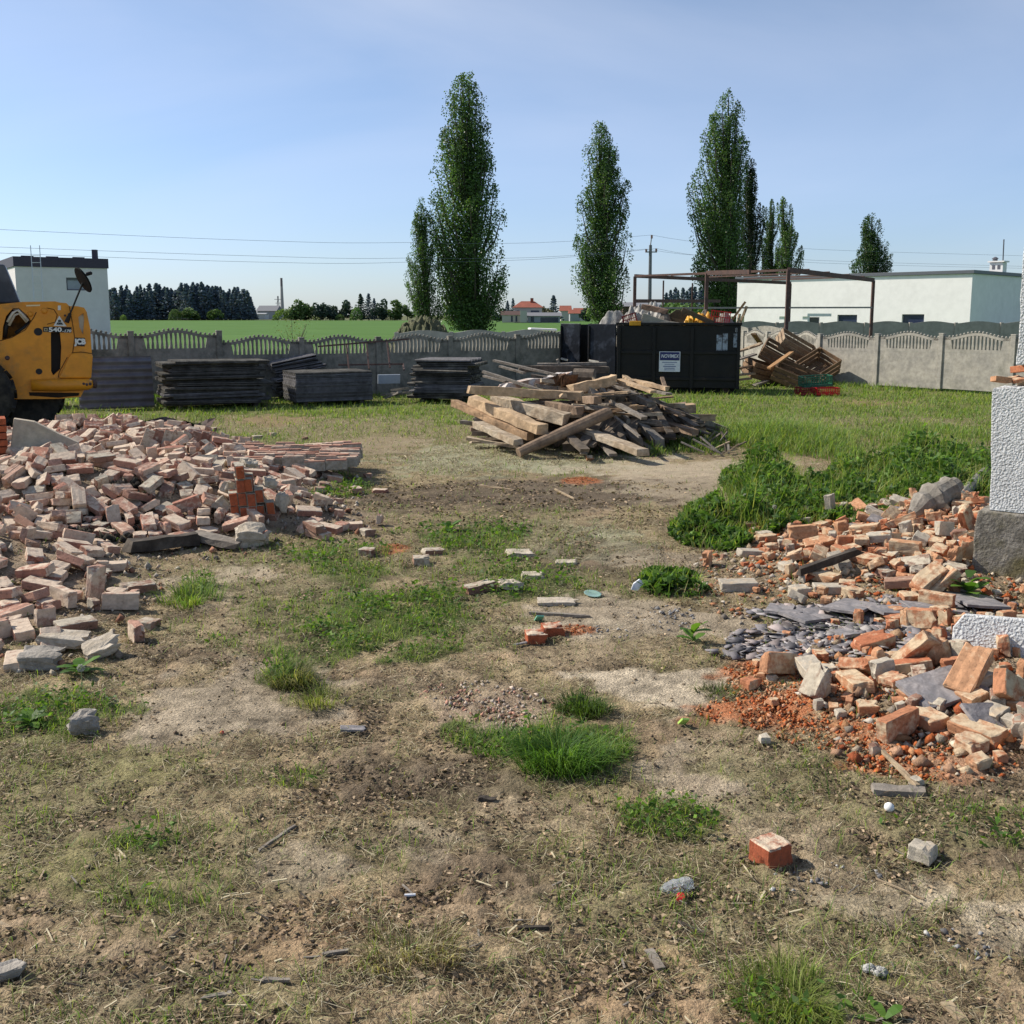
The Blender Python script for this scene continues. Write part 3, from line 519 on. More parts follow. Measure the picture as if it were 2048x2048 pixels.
# resting places of the bricks: x, y, z in mm, three turns in degrees, size kind
LEFT_HEAP = [
-2779,7050,94,-91,-6,-161,0,-3018,7212,183,34,83,-174,0,-2882,6174,89,179,31,-65,1,-2887,6545,74,6,2,45,0,
-2979,5910,42,0,-2,112,0,-3177,6412,81,2,5,-56,0,-3171,7018,137,-86,-5,144,0,-3530,7389,229,-172,-6,-10,0,
-3101,6580,122,3,-85,-51,2,-3428,7259,153,6,9,-8,0,-2438,6411,67,-92,1,-56,1,-3378,6711,104,1,-4,62,0,
-2416,9189,95,-86,5,-36,0,-3410,7742,216,144,17,-11,0,-2819,7511,66,-175,4,47,0,-3006,9169,99,-170,-3,48,0,
-4050,9431,418,2,36,-65,0,-3657,8449,241,-91,17,35,0,-3108,9642,308,98,-17,14,0,-3675,7694,267,-13,13,-63,1,
-4846,9851,538,-82,-25,68,0,-3525,9881,462,176,18,-105,0,-3923,9474,325,158,-27,160,0,-2592,9451,159,12,-15,0,0,
-3107,9317,199,-10,-13,145,0,-4303,10091,586,-19,1,-160,0,-3654,10138,577,14,-10,67,0,-2023,10018,170,16,6,22,0,
-2885,9793,312,-29,-22,-143,0,-3568,9208,158,179,-12,137,0,-3346,6967,153,-2,20,149,1,-2825,10003,377,-133,6,-41,0,
-3649,9489,313,13,20,-34,0,-4515,10209,676,38,-6,10,0,-3558,8005,236,-167,-14,147,0,-3361,9281,214,-178,18,-64,0,
-3396,9954,406,8,-21,93,0,-2447,6655,42,179,2,-18,2,-3434,8192,185,13,12,60,1,-1856,9452,129,179,-5,132,0,
-3573,6954,171,177,-9,-7,0,-4151,10248,672,-170,0,51,0,-3873,10206,626,-5,-9,171,0,-4447,9191,302,-94,-34,-148,1,
-2469,9654,179,-84,15,-45,0,-3708,9353,261,6,69,-57,1,-2826,9321,110,10,8,-21,1,-2393,9812,180,-16,-10,177,0,
-3590,9658,386,-8,-17,-128,0,-3276,10245,523,67,28,-35,0,-3298,6362,103,94,-4,35,2,-3866,8002,366,21,73,-166,2,
-3682,9053,150,1,7,-10,1,-3227,6902,111,-3,1,-116,2,-4770,9499,412,-150,2,81,0,-4724,9743,502,-175,5,-81,0,
-3414,7466,168,12,-7,92,1,-3948,8613,304,-163,-2,159,0,-3740,9735,434,-28,-8,-108,0,-2371,9978,257,-85,20,-45,0,
-2528,9987,312,143,-10,117,0,-3420,8477,149,-167,-6,142,1,-4075,9213,249,-132,-2,13,0,-4799,10337,708,-61,-1,156,0,
-3091,10208,443,162,2,57,0,-1823,9445,61,2,5,-40,0,-2955,6991,91,-95,5,-36,3,-4076,9047,270,176,-42,-68,0,
-4479,9587,394,8,5,-164,0,-4671,10030,648,31,-6,104,0,-2639,9940,294,-145,-21,125,0,-4576,9692,421,-27,5,-165,1,
-3198,9250,156,-53,-77,-73,2,-3601,8247,228,-7,-17,-134,0,-3370,9090,118,8,4,26,2,-3252,9147,114,-2,10,-64,2,
-2532,10483,365,-7,-24,-154,0,-4542,9801,513,33,36,-77,2,-4062,8443,356,-37,14,-34,0,-1763,9648,73,3,6,-20,0,
-3005,11810,288,5,7,20,0,-3940,8277,314,-174,16,64,0,-3469,10138,528,-9,7,140,0,-2787,9587,203,117,72,113,2,
-3470,9593,294,160,-17,60,1,-4240,9494,356,169,7,35,1,-4685,9941,584,-155,-20,131,0,-1953,10287,230,89,-16,166,1,
-3323,9631,260,163,16,-122,1,-3972,10030,525,19,11,-9,2,-3852,9711,422,1,35,-6,1,-4000,9854,485,147,63,104,2,
-3474,6847,115,-4,3,-137,2,-4261,9730,460,146,-30,160,0,-2602,12136,211,4,26,-28,0,-2253,10139,280,92,-19,124,2,
-3199,9535,240,-70,17,-35,1,-4628,13016,484,-108,21,-29,0,-3662,7151,173,-179,13,-47,1,-4501,9990,596,-166,6,-157,1,
-3910,10143,552,-9,-11,166,0,-2282,9193,90,-83,-85,-64,2,-2569,10281,341,168,-2,-136,0,-4446,13292,547,-83,1,21,1,
-3555,9335,210,86,-17,128,2,-3784,9216,178,8,8,-9,2,-4530,9258,331,142,-20,-149,1,-5656,13584,522,-177,22,-103,0,
-3845,7460,276,-164,-7,69,2,-3274,10685,470,180,-7,-161,0,-3255,10042,410,-9,-18,147,2,-4622,10396,714,-4,-26,138,0,
-5721,13941,606,-32,-7,-157,0,-3044,9881,386,-8,21,-85,1,-6846,13866,461,-171,-12,25,0,-3626,11860,412,171,-3,162,0,
-4552,9159,229,3,9,-51,0,-5721,13293,453,27,-15,76,0,-2983,10539,450,-178,-15,-132,1,-3342,10136,487,-6,10,155,1,
-2906,9452,192,-2,-5,-72,0,-4286,9605,421,130,64,99,1,-4021,12146,441,172,2,166,1,-6564,13696,443,-146,-4,-18,0,
-2419,10153,290,-6,-18,143,0,-5123,13201,440,-23,-8,11,0,-4214,9506,421,-12,-5,-20,2,-2676,9645,174,-166,-11,65,2,
-4078,9643,385,124,12,-141,0,-3768,13226,489,177,-12,-157,0,-4597,12485,383,-158,28,-33,0,-2591,11836,181,-91,-12,163,0,
-4443,12538,397,141,80,71,1,-4440,9877,508,171,-25,119,1,-3800,7917,313,6,17,25,3,-3193,9906,352,24,0,25,2,
-4419,9345,306,142,42,175,2,-4138,12498,450,65,4,-174,0,-2695,10327,392,84,6,-47,2,-3776,12575,444,112,22,-108,1,
-2306,10804,225,-94,20,49,0,-3458,7617,193,-4,-17,-180,2,-2596,11653,165,-101,-2,-122,0,-2185,12521,95,1,-8,-178,1,
-2586,13610,132,84,5,-31,0,-6054,13677,491,5,-14,55,0,-1961,10160,217,-171,22,121,2,-2945,9610,242,-178,9,108,1,
-1850,11951,57,3,-2,112,1,-3796,10025,503,111,5,9,3,-2904,10394,394,1,9,20,0,-3378,7875,179,-16,-5,-108,2,
-4445,9488,347,-167,5,-163,1,-2421,12075,134,-180,11,-11,2,-1652,9749,73,-173,-2,59,2,-4295,9204,228,180,10,-73,0,
-5173,10648,670,146,-4,-104,0,-3984,8052,354,4,11,40,3,-4869,10128,659,-151,-4,157,1,-2992,12446,337,-167,1,96,0,
-2910,7307,75,1,-7,178,2,-6063,14008,588,-12,11,-68,0,-4541,10072,636,-29,-5,23,2,-2585,12338,204,82,11,-35,0,
-2199,9971,186,-177,19,-47,3,-4536,10518,708,106,18,-165,2,-2670,12571,254,6,-12,169,0,-4291,9889,501,-26,7,-155,2,
-2728,9889,256,161,-10,180,3,-3902,9616,324,23,11,-12,2,-3568,12801,466,6,5,67,2,-4889,10044,630,151,6,-19,1,
-1736,10108,132,-82,11,4,3,-5005,13101,404,170,8,-169,0,-3441,11899,350,179,10,-87,0,-5347,13509,518,74,-11,-164,0,
-2239,11756,91,-177,7,14,2,-4046,9356,281,14,5,-170,1,-6536,14887,601,98,-2,-136,0,-4817,13256,476,80,2,172,0,
-4137,10303,611,5,9,-12,0,-4839,10214,683,-30,3,-25,1,-3668,9649,312,-159,14,-15,0,-6203,13495,388,-100,13,-146,0,
-3242,7880,146,79,-9,-128,3,-1320,10045,80,-168,-84,-25,3,-3914,8559,245,172,14,29,0,-4895,9900,561,-82,-25,68,1,
-3899,9207,183,171,5,-115,3,-6416,14205,554,-4,-31,76,0,-4718,14264,609,-5,7,0,1,-6670,13441,329,-78,-12,26,0,
-4595,13195,512,177,28,110,0,-4708,13609,584,-134,-85,-64,0,-3527,12961,387,39,-8,58,0,-5244,14094,572,42,11,-132,1,
-4091,8034,394,-172,-81,31,3,-2910,6300,61,5,1,25,2,-6301,13881,522,-12,-8,128,0,-5479,14586,625,-95,2,-27,1,
-4203,9368,259,1,-18,99,0,-3719,11765,362,-6,-56,-109,0,-5635,14365,605,-103,-88,-27,1,-3979,9132,181,-4,-6,169,3,
-4248,13011,479,-97,25,-126,0,-2501,12403,185,150,-10,147,1,-4744,9245,339,-67,-15,150,1,-3645,10116,502,7,16,-32,0,
-3210,11800,346,10,79,121,2,-3946,7706,339,-2,15,-35,3,-4203,13836,463,45,9,53,0,-2463,9438,103,-3,11,-85,1,
-2412,13403,90,180,7,13,1,-5028,13347,500,-8,-32,-153,1,-5299,14142,594,40,18,-140,0,-3050,9534,182,160,0,-159,3,
-4406,10395,650,173,1,-97,0,-5023,13511,537,-133,1,-28,1,-2927,12711,263,99,-10,161,1,-3284,12851,366,164,-3,-70,0,
-2802,11992,209,0,-13,156,0,-4302,10364,663,98,1,72,2,-3662,10681,551,156,-5,127,2,-2004,9570,78,4,7,-29,3,
-3516,10355,566,-173,-8,152,3,-4668,13395,536,90,16,170,0,-2177,10567,243,18,6,118,2,-3680,12238,370,124,1,-175,0,
-2193,10362,265,14,0,86,3,-1916,10991,94,170,5,-5,2,-2237,12030,100,-176,8,14,2,-3300,6578,90,-4,3,-147,3,
-3305,12219,345,97,3,22,1,-1938,9730,99,-171,-6,75,0,-2911,12358,253,13,1,91,2,-5278,12847,383,-101,28,-177,0,
-5461,13331,441,172,0,-95,0,-3332,12019,374,96,-15,-81,0,-5187,10270,625,3,-15,33,0,-3196,7698,129,4,13,16,1,
-6005,14279,609,-127,-12,-84,0,-6355,13506,416,-5,16,-127,2,-4496,10647,675,19,-17,89,1,-2337,12853,105,8,-5,145,0,
-5326,13282,434,81,12,-155,2,-4987,9924,591,-20,-4,-108,1,-6995,14099,470,-42,-2,-178,0,-5530,13953,548,-131,6,-134,0,
-5000,10407,699,42,-3,-32,2,-4644,15284,421,-162,-1,147,0,-2938,12964,270,-70,76,-154,1,-4083,10611,596,155,-13,-169,0,
-2793,9733,219,0,20,-65,2,-6746,14232,508,-89,-11,44,2,-3146,7153,101,7,1,84,3,-6682,14161,477,168,-2,135,2,
-3176,11553,334,172,5,-91,1,-6585,14286,534,81,4,164,0,-3992,12700,496,1,-8,-88,2,-2851,10202,374,-2,14,-57,0,
-4864,12729,371,78,2,163,2,-3854,9310,210,100,-12,72,3,-5416,13348,500,7,-2,106,2,-2438,13944,79,-179,-5,180,2,
-5142,13324,497,-152,17,75,1,-4136,8348,328,-167,-9,-171,2,-3033,12271,278,-170,-7,121,0,-3481,12553,371,91,5,21,1,
-3691,12379,396,-175,-26,16,0,-3864,12963,432,-2,34,-20,0,-5929,13699,468,86,14,-125,1,-3926,9329,225,7,3,87,3,
-6151,13793,481,-46,-13,42,0,-4185,12834,472,153,30,129,0,-4194,13432,492,134,-7,-64,0,-4322,9387,274,108,-10,40,3,
-4409,12993,455,-7,-30,-38,2,-6561,13578,382,163,15,154,0,-2996,10667,407,-76,-1,-159,0,-4035,15683,140,171,2,-25,2,
-4674,12730,421,101,-5,-87,0,-5358,13778,549,143,12,12,1,-6158,14145,561,-177,-18,144,0,-2820,11839,195,168,4,-105,2,
-4597,9378,356,13,17,-55,2,-3154,10833,466,93,6,-130,3,-3552,8595,163,-171,11,75,2,-4262,12603,421,-24,28,180,0,
-6212,14586,644,89,-1,33,2,-4602,13454,563,86,3,172,0,-3947,12549,445,-139,82,148,3,-3286,13421,277,129,3,-61,0,
-3458,11556,318,94,36,-14,0,-6588,14356,590,-55,-17,-25,2,-4148,15765,168,86,8,28,1,-3067,9596,227,-91,69,110,3,
-3011,11976,279,153,-77,-38,2,-2422,9910,219,-108,-10,-180,3,-3369,9405,185,179,18,-71,0,-3530,9496,225,163,-14,156,3,
-4035,13484,441,92,-10,169,1,-3392,12430,374,174,-24,-51,1,-5032,13897,547,7,-22,-1,1,-2994,9826,286,176,22,-74,0,
-6192,15089,606,158,-1,-5,2,-5023,14337,573,174,2,-35,0,-4420,14111,519,-155,10,42,1,-3228,6134,61,-87,-3,50,3,
-3117,12467,294,178,-11,-159,0,-4063,12397,397,111,82,67,1,-5077,13691,563,-177,-4,44,1,-4485,13574,534,-73,85,157,1,
-5212,13422,557,122,2,101,2,-2345,12685,108,-180,10,18,3,-2776,7291,66,95,1,82,3,-3067,10061,380,-19,3,-139,2,
-4434,12675,390,98,-6,22,0,-5828,13820,521,-15,21,117,1,-3435,10429,567,37,79,-168,3,-4203,15556,176,169,-1,-45,0,
-4367,13841,492,48,8,43,1,-4906,13467,508,-79,-7,72,2,-2620,13159,158,155,-1,119,2,-2831,13602,169,80,1,-67,0,
-3116,13243,289,-174,12,47,1,-4888,10562,717,-23,-11,85,0,-6441,14035,509,27,-77,-113,2,-2479,10878,229,-21,11,123,1,
-5006,10203,637,179,-17,71,0,-4404,13653,500,16,83,-180,2,-2742,13137,183,-155,2,-56,0,-3520,9844,376,-179,25,-68,3,
-4802,12910,413,80,-8,118,0,-6799,14536,531,46,8,-160,0,-3203,12598,303,-3,-11,-144,0,-2923,12581,245,-166,1,105,2,
-4084,9799,428,-168,25,-51,3,-3094,9385,150,-8,14,-104,1,-6759,13789,385,168,11,-162,2,-5563,14441,572,87,-1,-79,2,
-5790,14377,579,88,-1,158,2,-4056,8851,235,85,-8,-92,0,-4658,9287,317,101,9,-27,3,-5167,12760,347,54,-8,3,0,
-5301,14313,567,177,16,-134,0,-6310,13875,452,0,-15,72,0,-3869,12426,386,149,7,90,2,-5827,13597,458,-37,-6,3,1,
-3942,9730,389,-79,25,-53,3,-3669,12596,400,2,-31,21,1,-4055,12843,459,97,-42,-9,1,-2524,13230,111,171,1,-61,2,
-3597,12426,349,-179,-3,111,0,-4394,16238,129,-90,7,64,1,-3232,12111,298,174,-7,178,2,-1954,10516,196,163,-1,-64,0,
-6256,14420,596,-29,-12,2,2,-4273,12134,347,4,36,42,1,-4491,12820,415,-101,80,79,2,-3887,10646,550,-23,12,118,0,
-6170,13985,523,-6,-31,-128,2,-5246,13403,471,31,-7,116,1,-5807,14658,613,3,33,-152,0,-3836,13095,423,140,-25,-86,2,
-3229,12326,309,2,8,3,3,-4640,13687,581,-85,7,-17,1,-3048,13037,255,-93,-13,-140,0,-3995,15898,116,88,7,41,3,
-2884,13454,190,6,49,41,2,-5953,14544,592,149,6,-69,0,-5849,13236,411,101,-10,-116,0,-5762,14924,629,-172,-56,18,2,
-4714,14248,544,-172,-5,156,1,-3544,12790,370,93,-7,179,2,-3650,11333,423,-176,12,-27,0,-6959,14343,463,-2,10,-163,0,
-2199,12689,91,-172,-1,108,2,-4358,14029,478,138,11,43,0,-6876,13594,348,-48,4,170,2,-5630,14674,601,87,-26,23,1,
-4380,9441,287,-21,4,-159,3,-2717,12545,200,179,-14,-159,0,-5477,13633,530,164,6,179,1,-4387,9037,242,51,-2,149,2,
-2614,12949,146,1,12,30,0,-3243,10463,442,-169,-6,159,0,-3950,12670,436,172,1,17,2,-2993,11397,239,6,83,-177,1,
-2820,12826,228,89,-14,-151,0,-4511,12040,349,64,-19,9,0,-2486,12540,148,-10,7,-45,2,-7232,15068,421,-126,-6,-107,0,
-4746,13009,408,-8,-8,119,1,-4471,14913,365,13,9,159,0,-2713,11772,168,177,-12,165,2,-4172,8955,236,49,-1,-54,2,
-5624,14837,592,168,33,-90,0,-6091,14234,614,121,46,-144,3,-5612,13165,408,174,-14,82,2,-3333,11689,286,16,34,-120,2,
-4294,12361,322,4,7,-83,0,-3855,13293,411,143,10,25,1,-3981,11659,380,30,-13,11,0,-2986,11090,294,124,4,24,0,
-4248,15268,229,180,13,47,1,-5309,10412,618,-4,16,177,0,-4348,14314,437,-80,-9,166,0,-4077,7836,381,-6,4,-71,0,
-4065,9902,477,157,13,-138,3,-3847,11879,357,-71,22,-31,1,-2834,13095,207,-149,2,-56,2,-6537,13821,418,179,16,-116,1,
-3156,7570,116,-168,-2,96,2,-3714,9496,253,18,-14,55,1,-7237,14657,455,-100,5,114,2,-3269,12690,313,96,-10,174,3,
-4715,14468,505,151,-4,22,0,-3534,11699,376,10,-2,-170,2,-7046,14859,476,-155,5,82,1,-6200,14707,603,79,-86,107,1,
-4816,14635,547,152,10,45,0,-4185,16093,131,97,-2,170,2,-4911,13972,511,3,-1,106,1,-6903,13834,379,-11,-10,109,1,
-4574,10788,655,-176,-12,76,0,-4381,11787,347,0,-33,63,0,-7022,13910,409,-93,-15,72,0,-6589,13257,320,174,15,-129,3,
-3229,13009,274,-82,10,66,3,-4013,7570,334,-10,-12,170,0,-6559,14191,500,93,-10,42,3,-4174,12417,373,-176,46,53,2,
-6932,14225,453,5,-11,17,2,-2731,11491,194,165,-13,-71,0,-4013,12579,366,-90,-5,94,3,-4649,16209,146,-84,-6,-157,2,
-6063,14887,553,-98,2,12,2,-6416,13968,460,-168,-8,10,3,-3301,10360,505,18,-24,149,0,-5114,9966,540,-160,15,-50,0,
-5924,14178,535,2,-7,57,2,-7532,15394,379,-178,8,-55,2,-3613,12991,373,142,-10,-144,0,-4180,8180,362,2,11,81,3,
-5711,14267,545,3,-2,50,1,-2572,11358,154,91,-7,-168,0,-4104,12608,401,-177,26,-86,0,-3341,12813,310,6,9,62,2,
-3254,9477,186,-167,-16,69,3,-4535,13122,434,3,8,-69,1,-4792,10879,642,155,36,77,0,-6393,13737,404,16,0,-18,3,
-4678,12151,383,-40,6,173,1,-6852,13709,348,169,-12,109,3,-6611,13310,270,-14,8,-166,0,-5094,14376,512,174,4,-22,0,
-6352,14503,571,86,-1,89,1,-6097,14367,603,-51,13,105,1,-3120,9754,279,-3,23,-76,2,-3990,12229,388,-175,7,-79,0,
-3413,12281,332,5,2,29,0,-7125,14320,461,-101,-3,106,2,-4186,12225,371,6,-5,18,3,-5262,13670,485,171,1,164,0,
-4621,9417,301,-14,-16,130,0,-4503,13400,467,-4,4,-113,1,-4655,9063,215,96,-1,-5,3,-3631,10350,526,-175,-9,162,1,
-3418,12937,313,172,-9,-112,2,-5829,13688,477,124,-22,-141,3,-5502,14815,565,143,80,-122,1,-4811,9457,319,-11,-20,117,0,
-4247,13339,486,-40,-17,-87,2,-2413,11325,137,-86,7,51,1,-2787,10837,332,77,-16,-73,3,-4823,14470,549,23,-19,-112,0,
-2952,10804,329,-155,-6,-39,2,-4479,12206,341,160,-18,155,0,-3772,12737,393,92,3,23,0,-4630,14606,515,99,73,29,3,
-4601,14344,486,-22,-4,-12,0,-3219,12779,291,8,9,69,2,-2958,11890,222,-6,12,-64,3,-6080,15016,537,-164,17,-159,1,
-3062,11741,222,8,-9,94,2,-5083,14108,520,178,2,-42,1,-5551,13532,435,167,6,179,0,-2695,13381,130,177,-9,-142,0,
-5118,12880,345,7,12,-88,2,-7048,14467,458,-9,4,133,2,-5624,13386,393,-15,0,155,1,-4853,16732,98,85,0,-12,1,
-4032,9525,298,-20,13,-132,2,-4323,11004,574,-166,-3,23,2,-3560,10550,515,-163,-6,70,2,-6797,14633,535,12,-55,-79,2,
-5057,12650,346,135,-12,143,2,-5168,14252,524,-178,4,45,2,-2665,10580,328,178,-15,-114,0,-6303,14096,502,2,10,-98,1,
-5219,13834,503,-6,0,167,3,-6049,13758,445,8,-13,42,0,-5552,14115,532,176,3,-142,0,-5124,14607,530,25,-65,98,2,
-4578,14636,449,-13,11,158,1,-3452,10798,443,169,10,-90,0,-6294,14962,566,-11,1,16,0,-6619,14514,547,-96,-2,84,2,
-3494,13397,298,6,12,43,0,-2269,11008,134,165,-3,-45,1,-4105,12757,380,0,7,-93,2,-3988,13012,427,17,14,52,0,
-3883,12806,402,94,-3,102,2,-4387,8949,206,3,0,154,3,-3147,10792,394,-179,7,-155,0,-4570,15481,264,77,-3,-49,0,
-5637,14512,574,87,-3,-98,2,-4659,9289,249,-166,-8,37,3,-3665,11919,356,5,-8,61,1,-4229,10772,583,-45,-56,-43,2,
-2977,10821,403,-113,-12,103,3,-5649,13623,452,104,-7,9,3,-3036,13493,186,12,0,105,1,-2584,10962,218,97,-16,-137,1,
-4822,13504,498,100,-84,-99,3,-4536,13820,510,-95,4,-45,2,-4576,10991,582,23,-8,29,1,-3957,12845,396,-144,-84,-38,3,
-4303,8436,311,14,-3,-168,0,-5828,14939,554,-26,-22,-110,0,-3113,11364,254,-83,83,-170,1,-5651,13739,503,177,26,-78,1,
-5958,13931,491,11,6,-44,2,-3713,11165,408,143,27,-147,0,-4062,10873,535,165,20,27,0,-5252,12974,347,-170,10,-77,2,
-6147,14533,553,0,1,174,0,-4408,10736,609,-179,7,-121,2,-5249,13981,515,-3,3,-129,3,-2201,11109,109,-168,1,135,0,
-4593,12583,338,-172,6,-61,2,-7291,14475,438,-172,-35,-26,2,-3917,12573,362,-1,-4,102,2,-6327,13587,374,-9,14,-143,1,
-3194,10584,407,162,6,-13,2,-2754,12706,224,101,-9,150,1,-4106,13613,425,-176,-10,169,0,-2347,12983,94,173,4,-39,3,
-5508,13064,360,-97,13,-151,1,-3480,11435,326,16,-21,153,0,-4052,13330,415,-171,-1,85,1,-6359,14323,531,-178,8,-109,2,
-3168,13243,234,-168,-7,141,2,-5526,15255,453,2,35,77,0,-3434,13136,301,-168,1,104,2,-4133,12036,323,35,-4,40,0,
-4022,10378,609,-66,81,-176,3,-6140,14277,534,-5,-4,125,3,-6735,14760,531,118,81,-35,2,-4176,16253,83,2,-6,-138,3,
-4300,15978,125,-176,8,90,2,-4754,10536,672,-5,-4,-62,0,-4813,10722,667,-76,-1,177,0,-5005,10685,642,12,-2,-156,3,
-5413,10543,627,161,25,76,1,-5267,10575,622,-167,-5,-89,3,-5230,10876,619,162,4,-27,0,-4970,10823,614,-2,18,82,2,
-4180,10448,614,6,-9,176,2,-5261,10703,613,-6,-13,-15,2,-4852,11045,605,-151,-31,-4,1,-4069,10481,597,100,11,91,3,
-4689,10841,590,171,19,46,2,-4283,10664,585,11,18,93,2,-5272,9950,581,-145,8,-35,0,-3982,10477,578,10,7,89,2,
-5875,14299,576,-178,29,63,2,-4568,10851,574,92,-23,-116,3,-5182,11027,571,57,-18,-95,1,-5781,14117,567,-24,-5,-35,1,
-5319,10846,566,15,9,-178,3,-3849,10290,564,-1,10,-32,0,-5032,10986,558,-16,-13,-38,1,-5389,10184,556,-166,16,-96,0,
-4980,14485,556,160,7,-80,2,-5933,14769,554,-177,83,-101,3,-5288,10054,553,125,2,-36,3,-5441,14685,552,0,51,52,2,
-5534,10515,551,161,-3,83,2,-5370,9858,547,53,0,-29,1,-4346,11122,547,0,8,11,3,-5523,10680,546,176,19,152,2,
-5064,14570,543,-113,-13,41,2,-6217,14377,539,3,-4,17,3,-6317,14727,539,177,4,97,0,-4794,14019,537,-4,-20,108,1,
-5466,14496,537,-174,2,116,0,-4494,11066,536,-157,-7,28,1,-6047,14777,535,-174,-1,-174,3,-4282,10885,533,20,18,20,0,
-5970,15167,533,-18,-15,-61,0,-5713,13951,532,169,-31,145,2,-5692,14942,531,-56,-78,69,2,-3741,10494,531,-164,4,127,2,
-6490,14462,531,-2,-6,45,1,-4915,11269,531,73,-5,-144,0,-6481,15122,531,-28,27,146,0,-6502,14670,530,5,-4,-82,2,
-5791,14761,530,176,7,40,3,-5745,10675,525,101,36,-169,0,-4846,11114,525,-133,9,143,0,-5547,14673,524,-173,4,115,3,
-4659,13895,523,-105,-85,16,2,-6713,14961,523,-160,22,-165,0,-5308,14549,520,7,-1,138,0,-5578,10313,520,-159,-8,-48,0,
-4648,13996,519,58,83,-156,2,-4460,10932,518,-9,23,43,1,-6480,14857,516,6,-6,-105,2,-5936,14938,514,-2,-10,-88,0,
-5245,9966,512,-169,-23,38,3,-4618,13550,511,88,-4,160,2,-4068,10758,511,10,22,90,1,-5816,14032,511,-5,-8,110,3,
-5429,13890,509,-6,-6,116,2,-5392,9951,508,-87,-37,-119,3,-5287,11057,507,18,8,178,3,-6554,15048,507,-96,-10,-36,2,
-5094,13765,504,6,0,-13,1,-6188,15128,504,-37,5,8,0,-6612,14858,504,-8,5,70,1,-5375,14780,504,87,10,35,3,
-5608,10742,503,3,-21,-30,3,-6408,15122,503,-144,-12,-59,1,-6734,14418,502,6,-5,-26,2,-4745,11185,501,-46,-18,-45,0,
-4935,14767,501,-19,-9,87,0,-6261,14994,500,-173,-9,-118,3,-5073,11413,500,-41,16,30,0,-5563,14899,498,-6,-9,-85,2,
-4711,13761,497,3,3,20,0,-4867,14268,495,175,6,-6,2,-5643,15084,495,-103,5,3,0,-6192,15248,494,177,37,86,0,
-6874,14909,494,-85,-9,-70,0,-5595,10870,491,-7,20,130,2,-3444,10373,490,169,-1,-84,0,-5562,15019,490,154,77,-112,3,
-5011,13602,489,7,1,-29,2,-6807,14745,488,-175,-7,-70,3,-4730,14183,486,6,6,80,1,-4492,11112,485,-23,-8,173,0,
-3806,10698,484,19,13,120,0,-5150,14697,484,-177,-11,-149,0,-5526,11096,482,-107,13,79,1,-5157,13465,481,147,-75,142,3,
-6920,14628,481,-8,4,113,2,-3566,10673,480,-12,19,-91,2,-4568,13656,480,-2,4,-46,3,-5155,11491,480,-132,12,37,0,
-5262,11165,478,19,7,176,0,-5459,13702,478,0,12,-109,2,-5674,15230,477,-173,-13,77,1,-4827,13341,476,24,81,74,3,
-4972,14543,476,7,8,85,3,-5743,13815,475,174,10,-139,3,-4577,14095,473,9,-3,139,2,-5865,15200,472,-150,12,117,0,
-4625,11355,472,5,-16,-66,0,-4599,13468,472,-4,-3,164,3,-5044,11296,471,171,15,-72,2,-5825,10801,468,-5,-15,159,1,
-4500,14200,467,168,-15,-45,2,-5237,14874,466,167,-2,-45,0,-4730,14597,466,-175,23,-155,2,-5240,11315,466,-30,-26,-31,0,
-5972,15149,465,5,14,102,3,-3715,10751,463,77,66,-115,3,-5135,9790,457,154,-1,163,0,-5311,9726,455,53,8,-23,0,
-5678,10165,454,9,-22,7,2,-6742,15089,453,-167,2,-160,0,-4846,14640,453,82,-9,-96,3,-4519,11397,450,-18,-44,34,0,
-5091,15001,448,-96,13,29,0,-7043,14200,447,46,-78,-138,3,-3762,10881,447,-27,28,-37,1,-4854,15013,445,-38,13,11,1,
-4268,11195,445,-88,-4,-122,0,-6344,15249,444,-4,-14,-65,1,-4325,13274,444,-179,-7,119,0,-4427,14117,443,2,11,41,3,
-3567,10886,442,-119,-17,-59,3,-5490,15381,441,34,9,150,0,-4427,13180,440,0,-7,111,1,-5402,9858,440,-23,10,172,0,
-5856,10318,439,-170,2,107,1,-5463,11295,439,-147,12,63,1,-5026,15182,437,167,-8,-63,2,-4139,11052,437,-81,22,87,0,
-5577,15164,437,-15,1,-14,3,-5334,13411,436,5,-8,115,3,-3935,11069,436,-165,16,102,0,-4245,11109,435,87,23,57,0,
-4264,13957,435,10,-5,142,2,-4222,11031,435,87,24,57,3,-4794,14752,435,-178,6,-18,1,-4364,11301,434,-36,-33,-171,0,
-6157,15396,434,-73,1,178,2,-4861,11359,434,-9,-7,-169,0,-6736,15316,430,91,-15,-75,1,-4505,7908,429,-90,-78,175,1,
-5421,15154,428,-3,-15,-105,0,-7181,14440,428,-9,-6,74,3,-7162,14865,427,-170,-5,-97,1,-4694,13128,427,-8,-7,125,3,
-4091,13703,424,-94,11,-8,3,-4034,10955,423,19,16,117,2,-4523,14451,422,-170,-9,171,1,-5878,10861,421,-18,3,-118,0,
-4278,7994,421,-94,-3,-37,2,-6383,15654,421,-176,-18,-35,0,-3987,11271,420,0,-33,-151,2,-4972,14918,419,3,14,63,2,
-4519,11204,419,-8,-21,-94,2,-4689,14881,419,174,-35,169,2,-4147,13150,418,-173,-1,55,1,-6821,13956,418,169,-10,109,1,
-6847,15321,417,-91,15,109,2,-4671,11278,417,171,19,46,2,-5294,15142,416,-165,-4,167,2]
